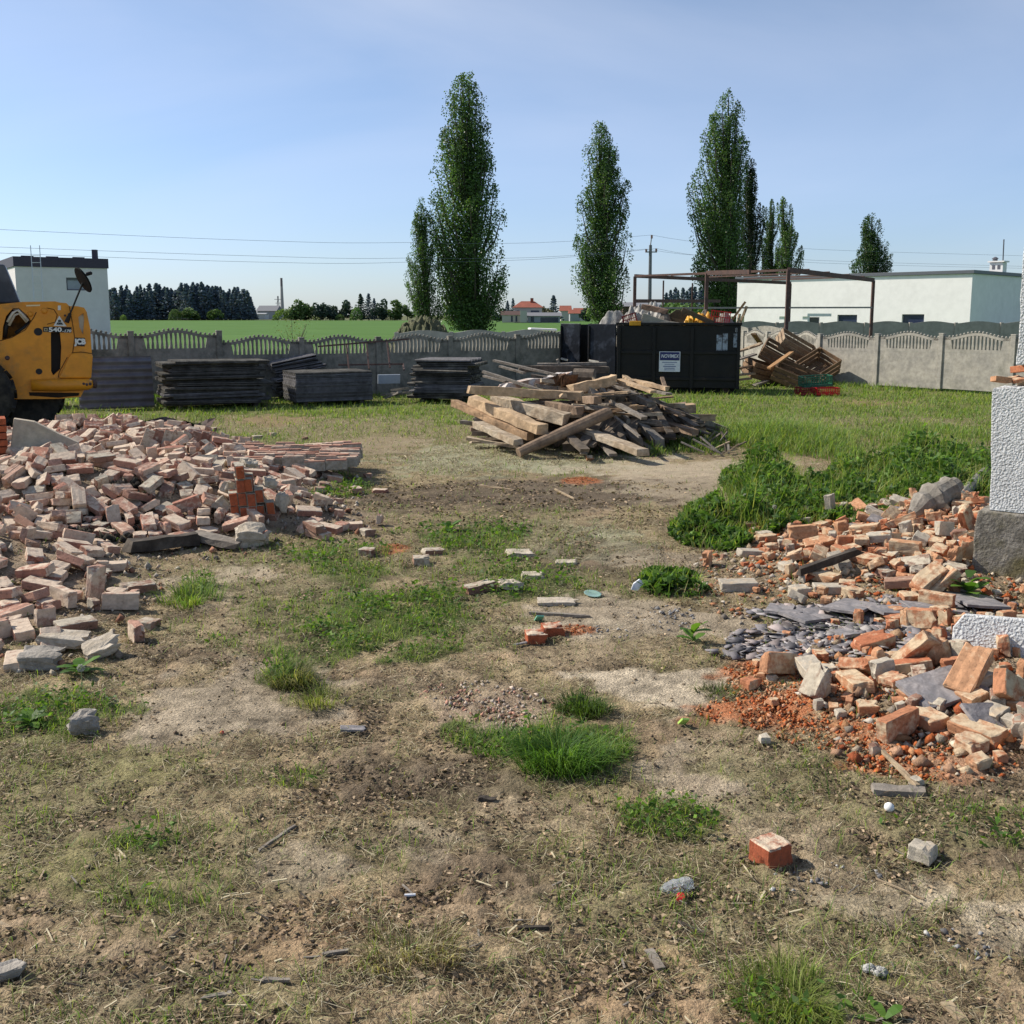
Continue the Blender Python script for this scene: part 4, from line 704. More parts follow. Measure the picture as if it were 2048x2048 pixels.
RIGHT_HEAP = [
1909,4820,96,91,5,-148,0,2263,4736,101,-8,-1,125,0,1548,5719,101,96,-13,-147,0,2181,4626,83,-7,-4,116,2,
1893,5418,97,-6,3,94,0,1714,5602,96,-7,-8,96,0,2375,5060,147,-12,-2,113,2,2095,4907,91,-8,0,106,1,
2611,6289,197,92,-9,-51,1,2474,5225,186,167,0,120,2,3052,7133,73,-90,0,137,0,3217,7445,136,174,42,-175,0,
2401,4878,131,-1,9,-144,2,1661,5360,74,3,4,-134,2,2087,5361,121,177,-8,25,2,2214,5261,138,-10,-4,88,2,
2151,4476,58,-175,-5,24,3,2443,5638,187,155,-75,137,2,2557,5611,209,95,-13,-70,2,3220,8193,214,79,1,146,0,
2244,5571,132,-6,-11,-9,0,2452,7838,67,-5,-1,128,0,2963,7567,91,-2,9,157,0,1971,5614,115,145,-10,-46,1,
2064,5478,141,96,6,-161,2,2594,8938,189,87,-7,-9,0,2644,8086,134,-172,24,-67,1,2460,4668,141,-13,-80,-108,2,
3149,6295,181,-97,1,21,2,2296,6258,71,175,-3,27,2,1853,5106,68,6,-5,-8,3,2792,5608,240,-49,78,-70,2,
3168,7868,165,29,-13,-24,0,2650,8640,162,159,17,171,0,3141,9927,232,26,81,-13,0,2551,7446,47,2,2,-62,2,
2905,8110,136,-10,-2,127,0,1351,5549,41,-3,-1,30,3,2466,5507,177,8,11,-180,3,3624,8409,328,-97,9,25,1,
2562,8342,134,-19,5,-115,0,3662,8018,259,-10,-70,-113,1,3095,8424,257,-5,8,163,1,3530,7937,228,83,-13,-133,1,
2922,7305,48,-1,-2,89,2,3109,8841,244,0,11,149,0,2703,5597,199,-171,9,167,3,2932,7834,99,-5,7,-156,2,
2093,5081,106,-90,-10,26,3,2187,5040,107,-176,10,-135,3,2474,4977,167,-23,79,43,3,2557,4971,157,-178,11,-115,3,
3471,7813,134,11,6,-47,1,3472,8129,204,177,13,-131,1,3074,5905,198,-88,0,170,2,2505,6528,73,97,0,-144,3,
2954,6026,162,-175,3,-150,2,2781,5971,166,0,9,-45,2,2908,6645,92,-74,-81,104,3,4151,9284,370,1,4,-30,1,
2337,9259,61,-2,-3,12,1,2718,8246,155,98,0,-63,1,1821,4347,26,179,3,-141,4,2281,4534,62,-176,8,-87,4,
2354,6728,61,21,-87,124,3,2656,6139,137,-63,81,-31,3,1738,4647,46,79,-86,-154,4,1644,8419,72,-89,1,-113,2,
3576,9478,246,-30,4,-125,0,3435,9991,220,-159,10,-85,0,3412,8359,258,-156,-10,56,2,3460,9591,239,-178,-19,146,1,
2933,8410,229,-2,-7,75,2,2368,8365,110,4,-25,-23,2,2652,6599,100,-3,-82,117,2,2885,7912,152,-27,23,73,2,
2459,4785,122,9,2,-51,3,3153,7747,132,1,-29,-107,2,3317,7784,146,-88,-11,60,2,3321,7498,103,-68,-83,-105,2,
3074,6403,127,-177,11,122,3,3415,8701,272,-99,-5,47,2,2701,5707,197,-27,-77,120,3,3035,9235,163,-125,81,-20,2,
1882,6008,44,-3,1,86,3,2107,5181,107,-11,-1,118,3,3691,8287,289,79,6,174,2,2257,5454,141,-169,-1,-107,3,
2825,6232,140,85,-7,-9,3,3740,8891,316,88,-11,-20,2,3811,9922,285,161,-14,150,1,2739,5246,242,-135,-81,-112,3,
2235,8023,81,-81,85,42,3,2345,7545,41,-3,-1,133,3,2173,5849,97,134,81,-38,3,1627,5194,56,117,84,48,4,
1250,4823,22,-1,0,98,4,1712,5097,45,177,5,-165,4,3781,9481,280,66,-81,170,2,3489,8984,277,24,25,170,0,
2691,6934,44,-2,0,9,2,3524,8294,242,-2,-11,56,2,2667,6274,111,-4,8,115,2,3025,7858,168,-171,-32,22,3,
3015,6953,48,179,-3,-55,2,2660,5308,216,-84,-5,-17,4,3350,9579,199,2,15,-15,2,2562,7611,56,1,4,-109,2,
2304,7278,34,0,-1,63,3,2389,5878,114,80,3,69,3,2348,9855,57,-3,0,95,2,1409,5287,36,-176,0,-62,4,
4001,9310,341,152,34,-51,2,3309,10033,189,-171,81,-23,2,2936,10240,120,158,5,-169,1,2250,8139,73,1,-5,14,2,
2192,8523,70,-3,-4,26,3,2290,8838,73,2,5,170,2,3415,7510,73,172,0,166,3,1787,5187,66,88,-7,65,4,
2320,5267,143,-169,-5,-49,4,3318,8897,234,39,5,-142,2,2858,5575,213,146,79,-84,4,2810,8292,177,-2,9,-163,2,
1503,5664,33,-175,0,-143,4,4057,10172,295,68,25,66,0,4574,10187,282,20,-2,177,2,4056,9586,331,-2,21,-10,0,
3533,8725,268,83,8,118,3,2533,9806,74,-94,2,117,3,3372,7956,187,-169,26,25,2,3167,10379,110,-8,-2,24,2,
2952,9577,114,-4,-7,31,2,3036,8225,171,-99,4,156,3,3716,9995,248,-155,-5,30,2,2414,8706,151,-3,6,131,3,
3101,7645,82,-8,-1,156,2,2016,5079,84,-66,81,28,4,2399,10082,58,-3,-1,64,1,2492,4725,198,-178,74,35,3,
2261,5853,88,176,-9,-13,3,2607,6699,57,-174,0,-157,2,2232,9453,47,2,-1,-73,3,2175,6046,61,84,-2,43,4,
2079,6307,47,-22,86,-27,4,2875,10709,75,-129,86,-58,3,1841,5713,59,175,5,86,3,3008,8351,169,4,9,-131,3,
1700,5163,50,3,6,-104,4,2395,8613,107,90,84,-14,3,2845,6107,147,7,2,-134,2,2619,10308,62,177,3,111,3,
3571,7092,42,91,0,-67,4,2823,5726,188,-10,-6,-14,2,3230,6793,59,4,-6,-126,3,3047,8086,153,-101,-2,134,3,
3568,8891,275,151,-8,22,2,2985,6573,89,-9,-6,-19,3,2150,9802,43,178,0,98,3,3908,9372,304,-171,-81,160,2,
1804,5262,67,1,7,-132,4,2959,10129,111,94,6,-171,3,2587,5948,129,9,6,-161,2,2831,10088,93,6,1,-118,2,
2622,9892,91,161,85,-2,3,2850,9798,106,89,-7,5,3,1805,6501,24,0,1,149,4,2307,6140,62,-176,-6,-60,4,
2187,8631,77,-93,4,127,3,1483,5950,22,-179,0,-144,4,3609,7403,56,2,6,-88,4,2508,6766,33,179,4,106,4,
3338,9905,165,-2,-9,1,3,2279,7833,51,94,1,-47,4,2210,6768,26,-178,1,170,4,2661,9449,111,109,-85,174,2,
2038,5162,85,-5,8,-174,4,3034,7762,90,7,6,-66,3,2536,8528,106,-5,5,129,3,2257,7448,26,1,-1,29,4,
3603,8229,235,-178,-12,51,3,4038,9130,324,112,-81,141,3,3042,7792,140,7,6,-66,4,2797,7825,72,4,-6,26,4,
3707,8114,324,-152,10,-161,2,3684,10420,185,-167,-8,172,0,1449,5707,28,178,-3,-20,4,3187,6601,100,-84,-10,-118,3,
1865,7609,24,-1,0,131,4,2439,5737,150,-180,-12,134,3,2723,9787,87,175,3,121,2,2365,9410,59,-1,-3,10,2,
3806,9648,310,94,-7,-40,3,3870,7417,80,-7,4,-153,2,3552,10882,100,-89,7,122,1,2295,4873,111,-36,81,30,4,
3841,9524,285,-86,-7,-40,2,2398,8913,84,85,3,84,3,1753,5394,68,4,-3,-44,4,3868,8798,310,-9,-1,61,3,
2838,8962,153,-98,5,90,1,4180,9918,298,77,-84,103,2,2476,8715,97,-1,-7,-14,2,3371,8546,235,-171,-3,-62,3,
1982,5390,102,175,-83,-176,4,2991,6498,101,87,11,88,4,3153,8397,199,-2,-9,32,2,1947,8345,42,-1,-3,19,4,
3001,8963,154,99,4,-145,3,2312,5384,144,1,11,-175,4,3270,8551,218,-174,-7,-47,3,3321,8437,222,180,-10,24,3,
3023,6121,156,2,-5,-55,3,1839,5575,72,-98,-3,13,4,2959,8717,225,-34,-80,154,4,4427,9612,326,-9,37,83,2,
1843,8673,36,-2,1,102,4,3023,7427,52,0,5,-109,3,3534,8499,259,-171,-2,-58,3,3587,7205,46,89,3,-116,4,
3097,8151,159,-179,-11,42,3,2112,5796,75,-179,-9,-48,3,2815,8788,164,-99,1,71,2,4019,8812,319,2,-7,-45,4,
3503,9779,228,-99,2,94,2,2240,5715,103,12,3,-149,3,2797,7907,83,173,5,-179,4,2103,8515,53,-178,-4,-29,4,
3135,9552,160,94,-31,-24,3,3360,8812,220,136,-78,153,4,4038,8935,323,127,-81,146,4,2057,8546,49,2,-4,-31,4,
3371,9114,214,-100,-78,156,3,3126,6680,63,-176,-9,-110,4,3936,9238,297,-28,-5,-89,3,2971,5906,162,91,-5,-74,4,
3270,10831,62,174,0,25,3,1862,9177,28,-1,0,49,4,3014,10689,68,-3,5,98,1,3824,9211,287,103,-80,154,3,
2144,8822,48,-1,-4,-17,4,3327,6574,102,-10,-7,-39,1,2620,8532,137,-129,-82,176,3,2453,8367,85,175,-4,67,4,
2901,8850,128,-171,-5,-91,4,4168,9524,349,-6,-21,-166,3,3731,8794,289,-7,-8,15,3,2901,8500,163,174,6,134,2,
3015,6660,74,170,-3,-5,3,2591,6908,28,-2,-1,-13,4,4698,10310,232,-95,-26,-88,1,3702,9664,234,-9,-1,77,2,
3243,10111,172,90,9,152,2,2990,8714,169,-3,10,137,2,3032,9661,120,-7,5,126,3,3897,8966,301,-5,-8,-1,3,
3021,9969,105,-178,8,-179,4,2277,9119,45,179,-4,-19,4,2394,9718,52,-86,0,-82,4,4139,8815,346,5,-4,-80,1,
3148,6193,156,87,1,44,4,2123,5269,107,-5,8,171,4,3624,9329,235,-98,7,113,3,3998,8987,313,7,6,-167,3,
2816,11026,28,0,2,123,4,2742,5853,165,-94,-10,-35,3,3022,8738,223,-170,1,-120,4,3079,9873,125,134,-82,174,4,
3852,8580,300,180,8,-161,4,4165,8974,337,6,3,-170,2,3269,8038,169,87,-12,73,3,3616,10625,175,101,3,39,3,
3274,6116,168,-178,1,134,0,1846,5178,64,-5,-6,81,4,3871,8654,304,-178,8,-166,4,3768,9304,251,-179,10,166,3,
2833,9964,92,0,7,167,3,3907,8753,315,-98,-2,61,4,3801,9777,261,-91,-82,164,3,2953,9916,97,7,0,-98,4,
4258,9375,305,-4,2,48,2,3723,8192,245,-5,-13,87,2,2729,10452,52,-176,3,-170,4,4020,9781,329,-86,4,-175,3,
3613,9960,215,-86,-8,-51,3,2447,4558,118,-90,11,-102,2,3888,9568,308,82,-21,148,3,2657,8941,103,-7,-4,29,1,
4714,10475,206,-83,-78,72,1,2278,5341,146,88,11,165,4,3402,10258,172,-5,-1,115,0,3694,9016,262,10,6,-152,3,
3596,9809,209,-179,-9,-15,3,3291,9559,150,-9,-2,75,4,3213,10247,144,120,-81,140,3,3728,10219,210,-149,80,-58,3,
2524,7935,75,-156,-83,-126,4,3190,7570,72,-3,7,-135,3,4040,9874,295,-39,84,-44,2,3218,9359,152,3,-9,-30,3,
2932,9424,107,-42,82,-7,4,3366,9835,169,81,-2,65,4,3464,9334,196,176,-10,12,3,4247,10329,231,94,-77,88,2,
3393,6758,69,-6,-5,-48,2,4469,9831,287,20,-85,61,3,2683,9667,77,1,-5,-13,3,2398,5784,107,168,0,45,4,
2975,9090,129,14,80,-29,4,4224,9155,336,-53,3,64,3,3108,6996,31,1,-2,-101,4,2634,8223,110,7,-4,-25,3,
3845,8904,298,-86,-80,150,4,2506,8364,91,-175,4,-113,4,2759,8521,136,-8,2,95,3,2855,9455,97,173,-1,78,3,
3609,8631,264,-10,-1,73,4,3814,8835,299,-178,-80,155,4,2616,8152,92,177,-7,58,4,3997,10600,163,82,9,52,0,
3828,9405,252,-98,-4,47,4,2738,6060,123,180,8,146,4,3399,10481,143,-3,36,106,2,3926,8849,315,-106,81,-25,4,
4070,9199,301,3,7,162,3,2763,9118,104,-1,-8,-23,2,3116,8826,181,11,0,-118,1,2767,8701,140,89,9,151,3,
2580,9848,58,176,2,114,4,1705,5849,46,3,2,-168,2,3769,9849,233,-143,82,-24,4,4147,11100,86,-93,4,56,2,
3094,10921,49,-178,-4,-96,3,2943,6268,127,8,1,-147,4,3712,9515,231,98,5,-126,4,2923,8971,121,0,-10,-29,4,
2485,10298,51,88,-3,13,4,4045,8706,325,-174,0,-83,4,3219,9501,139,-9,3,103,4,3035,7513,49,-178,-5,41,4,
2991,8437,170,171,81,12,4,4066,9420,304,-79,-84,146,3,3103,8619,208,160,80,-10,3,4163,9718,295,-172,-23,-23,3,
3279,7628,93,-86,8,-77,3,3975,9111,295,100,-2,-113,4,4150,9289,290,-1,-6,-45,4,4106,10040,271,0,29,109,2,
3007,8853,155,-10,4,82,3,3696,9124,252,-169,3,-131,3,4278,10163,234,-9,6,33,2,2928,9051,115,-170,-1,-115,4,
4068,10428,190,-42,-77,96,3,4146,10685,149,-84,-10,-114,0,3841,11336,43,-178,1,167,1,2972,9023,124,-179,10,155,4,
3499,9217,209,-7,9,118,3,4347,10249,244,123,18,-39,3,4426,9494,297,2,4,101,2,3303,9176,186,-99,7,105,3,
2350,5744,106,0,-13,-43,4,3384,10924,47,-2,5,84,4,3809,9672,245,8,2,-110,3,4443,9987,256,173,-1,-29,0,
4126,9795,260,-175,-1,-128,4,3892,9792,271,74,-83,159,3,2746,6326,110,43,-80,133,4,3345,8074,171,102,-6,-2,4,
3492,9097,228,-78,-2,-106,3,3108,10573,79,166,-83,125,4,3956,9541,284,-71,-1,59,3,3493,6777,57,-86,-5,-138,4,
3457,7985,156,-9,-10,112,4,4137,9122,305,175,-7,-8,4,3974,10134,235,97,7,164,3,3281,7934,139,169,6,-174,3,
4057,9748,268,180,-6,-34,3,3083,9061,163,-23,4,-143,3,3214,9790,137,173,5,122,4,3271,8636,216,3,80,-16,4,
4435,10194,228,86,-10,-80,3,3888,9158,281,-23,-80,150,4,4257,9267,306,-92,-5,-40,4,1500,5772,57,84,87,-57,3,
3420,8601,233,-175,8,-151,4,3524,9474,192,10,3,-111,4,3936,9134,280,-10,0,59,4,2706,6552,64,-171,1,-156,4,
3250,6377,127,5,10,115,4,4199,8972,390,-3,-6,-21,4,4324,9059,333,-177,-5,-109,3,4506,9200,328,-83,0,158,3,
4535,9447,328,60,84,-121,2,4400,9354,322,-178,21,-102,3,4355,9215,322,-178,-6,-103,1,4260,9085,317,-177,-6,-95,4,
4114,9057,309,-174,-5,-93,4,4266,9541,309,-163,-86,113,3,4214,9641,307,-2,3,104,4,4460,9301,306,92,5,100,4,
4133,9384,302,96,0,-131,3,3667,8542,302,-112,-81,-158,3,4607,9361,296,7,-1,154,3,3729,8649,293,6,-7,-46,3,
4597,9812,292,90,7,44,1,4465,9401,289,5,1,163,4,4321,9452,286,0,4,91,4,4261,9754,277,0,4,104,3,
4448,9721,276,-2,-4,-99,3,3804,8981,275,-174,-9,-64,4,4224,9645,272,179,-4,-30,4,4369,9789,271,86,-3,-54,4,
4352,9684,271,-1,4,61,4,4210,10028,270,111,-82,98,3,4675,9582,270,-4,-6,-109,3,3817,8341,269,-1,-11,62,4,
4028,9698,268,-84,84,-25,4,4627,9661,266,84,3,-23,4,3929,9687,264,-6,3,98,2,4432,9888,263,-58,-84,63,4,
4309,9922,263,-6,3,23,3,4261,9838,261,-5,0,3,4,4316,9845,260,-5,1,3,4,3811,9148,260,-177,-10,-44,4,
4586,9701,259,-1,-7,-134,4,3869,9261,259,170,-1,56,4,4664,9759,257,8,-2,141,3,3961,9862,254,175,5,97,3,
4683,9658,253,4,6,71,4,4744,9937,251,-10,-80,44,3,3583,8810,251,-8,-8,22,4,3845,9358,249,9,3,-130,4,
3849,9597,249,94,-7,-44,4,4897,9813,247,4,-12,133,1,4104,9952,246,176,6,82,4,4634,10085,246,9,17,122,1,
2923,5174,246,-97,7,-112,2,4004,9983,244,87,6,96,4,3818,9827,241,71,-83,162,4,3778,9593,232,179,9,167,4,
4806,9736,232,5,7,67,4,4711,10125,229,-153,79,-124,3,3733,9411,229,-172,6,-140,4,3552,9060,229,-79,4,-137,4,
3409,8468,228,-2,-9,24,4,4501,10072,226,174,-7,-74,4,3827,10076,225,0,9,134,1,4392,10124,223,174,-8,-61,4,
3675,9440,219,-4,-9,15,4,3057,5341,218,173,-2,-110,3,4512,10170,218,-139,-79,70,4,4955,9886,217,80,1,-54,3,
2980,5559,217,-171,2,134,2,4712,10010,215,176,9,30,4,4182,10239,214,-178,12,104,3,3017,5414,213,-178,8,47,4,
3669,9764,212,-178,8,-177,4,3892,10174,212,10,-5,-126,3,4858,10036,209,-177,-10,-150,1]
PILE = {'L': LEFT_HEAP, 'R': RIGHT_HEAP}
def pile(k): return np.array(PILE[k], float).reshape(-1, 7)
def place(me, q, m=None):
    o = bpy.data.objects.new('brick', me); C.objects.link(o); o.location = q[:3]/1000.0; o.rotation_euler = Euler(np.radians(q[3:6]))
    if m: o.material_slots[0].link = 'OBJECT'; o.material_slots[0].material = m
    return o
def merged(items, name, m):
    Vs, F, cols, off = [], [], [], 0
    for me, q in items:
        n = len(me.vertices); v = np.empty(n*3, np.float32); me.vertices.foreach_get('co', v)
        R = np.array(Euler(np.radians(q[3:6])).to_matrix()); Vs.append(v.reshape(-1, 3)@R.T+q[:3]/1000.0)
        ls = np.empty(len(me.polygons), np.int32); me.polygons.foreach_get('loop_start', ls)
        F += [tuple(off+i for i in p.vertices) for p in me.polygons]; c = np.empty(len(me.loops)*4, np.float32); me.color_attributes['Col'].data.foreach_get('color', c); c = c.reshape(-1, 4).copy(); c[:, 1] = random.random(); cols.append(c); off += n
    me = bpy.data.meshes.new(name); me.from_pydata(np.concatenate(Vs).tolist(), [], F); ca = me.color_attributes.new('Col', 'FLOAT_COLOR', 'CORNER'); ca.data.foreach_set('color', np.concatenate(cols).ravel()); me.materials.append(m)
    o = bpy.data.objects.new(name, me); C.objects.link(o); return o
rr = random.Random(3); rest = []
for i, q in enumerate(pile('L')):
    t = int(q[6]); me = rr.choice(VAR[t])
    if i < 270:
        o = place(me, q, dull_m if rr.random() < .12 else None)
        if t < 2: o.name = 'brick'; tag(o, 'salvaged brick with pale mortar crust, loose in the big heap on the left', 'brick', 'loose bricks in the big heap on the left')
        else: o.name = 'broken_brick'; tag(o, 'broken half brick tumbled in the big heap on the left', 'brick', 'broken bricks in the big heap on the left')
    else: rest.append((me, q))
tag(merged(rest, 'brick_heap', brick_m), 'remaining jumbled bricks filling the big heap on the left', 'bricks', kind='stuff')
rest = []
for i, q in enumerate(pile('R')):
    t = int(q[6]); me = rr.choice(VAR[t]); z = rr.random()
    if i < 250:
        m_, nm, lab, gr = (bright_m, 'brick_fragment', 'broken orange red brick piece in the rubble below the ruined wall', 'brick fragments in the right rubble') if z < .68 else ((mortar_m, 'mortar_lump', 'pale grey mortar lump in the rubble below the ruined wall', 'mortar lumps in the right rubble') if z < .9 else (dull_m, 'sooty_brick_fragment', 'dark sooty brick piece in the rubble below the ruined wall', 'sooty brick pieces in the right rubble'))
        o = place(me, q, m_); o.name = nm; tag(o, lab, nm.split('_')[-1] if 'brick' not in nm else 'brick', gr)
    else: rest.append((me, q))
tag(merged(rest, 'rubble', bright_m), 'smaller brick rubble filling the heap below the ruined wall', 'rubble', kind='stuff')
def chunks(n, cols, sampler, s0, s1, seed, name, label, cat, m, flat=1.0, sink=.25):
    r = np.random.default_rng(seed); x, y = sampler(n, r); n = len(x)
    base = np.array([(1, 0, 0), (-1, 0, 0), (0, 1, 0), (0, -1, 0), (0, 0, 1), (0, 0, -1)], float); tri = np.array([(0, 2, 4), (2, 1, 4), (1, 3, 4), (3, 0, 4), (2, 0, 5), (1, 2, 5), (3, 1, 5), (0, 3, 5)])
    s = (s0+(s1-s0)*r.random(n)**3)
    V = base[None]*(s[:, None, None])*r.uniform(.45, 1.2, (n, 6, 1)); a = r.uniform(0, 2*PI, n); ca, sa = np.cos(a), np.sin(a); tl = np.clip(r.normal(size=n)*.5*flat, -.8, .8)
    V += r.normal(size=V.shape)*s[:, None, None]*.18; V[:, :, 2] *= flat
    X = V[:, :, 0]*ca[:, None]-V[:, :, 1]*sa[:, None]; Yv = V[:, :, 0]*sa[:, None]+V[:, :, 1]*ca[:, None]; Z = V[:, :, 2]+X*np.tan(tl)[:, None]*.6
    P_ = np.stack([X+x[:, None], Yv+y[:, None], Z+(gz(x, y)+s*flat*(1-sink)*.5)[:, None]], 2).reshape(-1, 3)
    F3 = (np.arange(n)[:, None, None]*6+tri[None]).reshape(-1, 3)
    c = np.repeat(colorset(n, cols), 6, 0)
    return tag(npmesh(name, P_, None, F3, c, m), label, cat, kind='stuff')
crumb_m = mat('rubble_crumbs', attr=True, var=.3, nscale=30, rough=.95, bump=.5, bscale=90, spec=.1)
bright2_m = mat('chip_surface', attr=True, var=.3, nscale=24, rough=.95, bump=.7, bscale=60, spec=.1)
def inpatch(lst):
    geo = []
    for (u, v, ru, rv) in lst:
        x, y, _ = G(u, v); geo.append((x, y, ru*(y+.3)/F, (G(u, v-rv)[1]-G(u, v+rv)[1])/2))
    def f(n, r):
        A = np.array([g[2]*g[3] for g in geo]); i = r.choice(len(geo), n, p=A/A.sum()); g = np.array(geo)[i]; a = r.uniform(0, 2*PI, n); q = r.random(n)**.6
        return g[:, 0]+np.cos(a)*q*g[:, 2], g[:, 1]+np.sin(a)*q*g[:, 3]
    return f
OR = [(.45, .13, .045), (.38, .10, .035), (.50, .19, .07), (.32, .09, .04), (.42, .22, .11)]
chunks(7000, OR+[(.50, .30, .17), (.46, .24, .14)], inpatch([(1565, 1345, 120, 22), (1535, 1425, 140, 32), (1700, 1470, 150, 36), (1850, 1530, 150, 36), (1650, 1380, 200, 44)]), .003, .018, 1, 'brick_crumbs', 'bright orange crushed brick spilled at the foot of the right rubble', 'brick crumbs', crumb_m)
chunks(900, OR, inpatch([(1160, 958, 36, 6), (790, 1097, 24, 8), (1150, 1262, 36, 10), (1420,1180,60,10)]), .005, .016, 2, 'brick_dust', 'small patches of crushed red brick on the yard', 'brick crumbs', crumb_m, flat=.5)
chunks(3600, [(.26, .19, .125), (.20, .145, .095), (.33, .25, .165), (.14, .10, .07)], lambda n, r: (lambda u_, y_: (y_*r.uniform(-.56, .56, n), y_))(0, np.exp(r.uniform(math.log(2.0), math.log(7.5), n))), .003, .017, 8, 'soil_clods', 'small clods and crumbs of dry soil over the whole foreground', 'soil clods', crumb_m, flat=.7)
MIXC = [(.40, .33, .25), (.30, .25, .2), (.45, .25, .15), (.40, .14, .06), (.44, .39, .32), (.20, .17, .14), (.36, .29, .21), (.47, .2, .1)]
chunks(2600, OR+[(.50, .38, .25), (.46, .30, .18), (.40, .24, .15), (.52, .44, .33), (.36, .3, .24)], inpatch([(1760, 1130, 280, 100), (1820, 1400, 220, 100), (1650, 1080, 200, 50), (1850, 1500, 190, 70), (1760, 1330, 220, 50)]), .018, .058, 12, 'brick_chips', 'chips of broken brick and mortar between the right rubble pieces', 'brick chips', bright2_m, flat=.75)
chunks(4500, MIXC, inpatch([(1700, 1180, 320, 110), (1800, 1400, 240, 110), (1650, 1080, 240, 60), (1850, 1500, 190, 70), (1520, 1160, 150, 40)]), .006, .04, 3, 'gravel', 'small mixed rubble gravel between the right rubble pieces', 'gravel', crumb_m, flat=.6)
chunks(5000, [(.45, .38, .29), (.36, .28, .21), (.38, .19, .12), (.5, .44, .36), (.25, .2, .16)], inpatch([(300, 1010, 420, 110), (150, 1220, 170, 90), (650, 1060, 120, 24), (200, 950, 300, 80), (120, 1320, 130, 40)]), .008, .045, 4, 'mortar_gravel', 'mortar crumbs scattered between the bricks on the left', 'gravel', crumb_m)
chunks(700, [(.5, .40, .32), (.45, .25, .18), (.4, .34, .28)], inpatch([(1000, 1420, 110, 40), (1020, 1455, 60, 16), (930, 1395, 90, 30)]), .004, .018, 5, 'pebbles', 'pinkish mortar pebbles behind the lush grass tuft', 'pebbles', crumb_m)
chunks(260, [(.20, .19, .19), (.28, .27, .26), (.5, .48, .45)], inpatch([(1215, 1265, 60, 16), (1320, 1240, 80, 22), (1700, 1745, 60, 30), (1600, 1760, 90, 40), (1950, 1900, 90, 60), (1350, 1225, 60, 14)]), .004, .02, 6, 'pebbles', 'grey pebbles lying on the bare sandy patches', 'pebbles', crumb_m)
def shards(n, cols, sampler, s0, s1, seed, name, label, cat, m):
    r = np.random.default_rng(seed); x, y = sampler(n, r); s = s0+(s1-s0)*r.random(n)**2; a0 = r.uniform(0, 2*PI, n)[:, None]+np.array([[0, 1.5, 3.0, 4.6]])+r.uniform(-.5, .5, (n, 4)); rad = s[:, None]*r.uniform(.45, 1.0, (n, 4)); th = r.uniform(.004, .010, n)
    px_, py_ = np.cos(a0)*rad, np.sin(a0)*rad; tx, ty = r.normal(size=n)*.22, r.normal(size=n)*.22; z0 = gz(x, y)+.006+s*.22*r.random(n)
    low = np.stack([px_+x[:, None], py_+y[:, None], z0[:, None]+px_*tx[:, None]+py_*ty[:, None]], 2); top = low.copy(); top[:, :, 2] += th[:, None]
    V = np.concatenate([low, top], 1).reshape(-1, 3); q = np.array([(0, 3, 2, 1), (4, 5, 6, 7), (0, 1, 5, 4), (1, 2, 6, 5), (2, 3, 7, 6), (3, 0, 4, 7)])
    return tag(npmesh(name, V, (np.arange(n)[:, None, None]*8+q[None]).reshape(-1, 4), None, np.repeat(colorset(n, cols), 8, 0), m), label, cat, kind='stuff')
shards(1500, [(.19, .175, .18), (.25, .23, .23), (.145, .135, .14), (.30, .25, .235), (.34, .31, .29)], inpatch([(1600, 1285, 150, 30), (1530, 1308, 110, 18), (1700, 1258, 150, 30), (1620, 1228, 150, 16), (1880, 1215, 150, 20), (1780, 1300, 150, 40)]), .02, .085, 7, 'slate_shards', 'grey broken slate shards spread in the right rubble', 'slate shards', mat('shard_slate', attr=True, var=.2, nscale=20, rough=.8, bump=.1, bscale=60, spec=.25))
# larger single pieces
slate_m = mat('slate_tile', (.19, .18, .185), (.30, .27, .26), nscale=9, var=.3, rough=.8, bump=.4, bscale=30)
lime_m = mat('lime_mortar', (.44, .37, .28), (.52, .45, .36), nscale=8, var=.25, rough=.95, bump=.7, bscale=35)
stone_m = mat('fieldstone', (.38, .34, .29), (.28, .25, .21), nscale=9, var=.3, rough=.95, bump=.8, bscale=25)
def slab(u, v, dim, rot, m, name, label, cat, dz=0.0, sides=6, seed=0):
    b = onground(u, v); me = chipped(dim, 900+int(u)+seed, .12, chips=4 if dim[2] < .05 else 7, jit=min(dim)*(.10 if dim[2] < .05 else .07), cuts=3)
    me.materials.append(m); o = bpy.data.objects.new(name, me); C.objects.link(o); o.location = b+Vector((0, 0, dz+dim[2]*.25)); o.rotation_euler = rot; return tag(o, label, cat)
def onebrick(u, v, t, rot, m, label, dz=0, sc=1.0, name='brick'):
    b = onground(u, v); o = bpy.data.objects.new(name, VAR[t][rr.randrange(len(VAR[t]))]); C.objects.link(o); R = Euler(rot)
    ext = sum(abs(R.to_matrix()[2][i])*SZ[t][i]/2*sc for i in range(3))
    o.location = b+Vector((0, 0, ext-.004+dz)); o.rotation_euler = R; o.scale = (sc,)*3
    o.material_slots[0].link = 'OBJECT'; o.material_slots[0].material = m
    if m is redf_m:                                # clean red sides under a mortar crusted bed face
        me = o.data.copy(); o.data = me; ca = me.color_attributes['Col']
        for p_ in me.polygons:
            for li in p_.loop_indices: ca.data[li].color = (.75 if abs(p_.normal.z) > .6 else .12, .3, 0, 1)
        o.material_slots[0].link = 'OBJECT'; o.material_slots[0].material = m
    return tag(o, label, 'brick')
D_ = math.radians
redf_m = brickmat('clean_red_brick', (.42, .11, .045), (.36, .10, .05), (.56, .45, .33), edge=.62)
nb_ = onebrick(1540, 1725, 2, (0, 0, D_(28)), redf_m, 'red broken half brick standing alone in the near foreground at right', sc=.94, name='broken_brick'); nb_.scale.z *= 1.5; nb_.location.z += .018
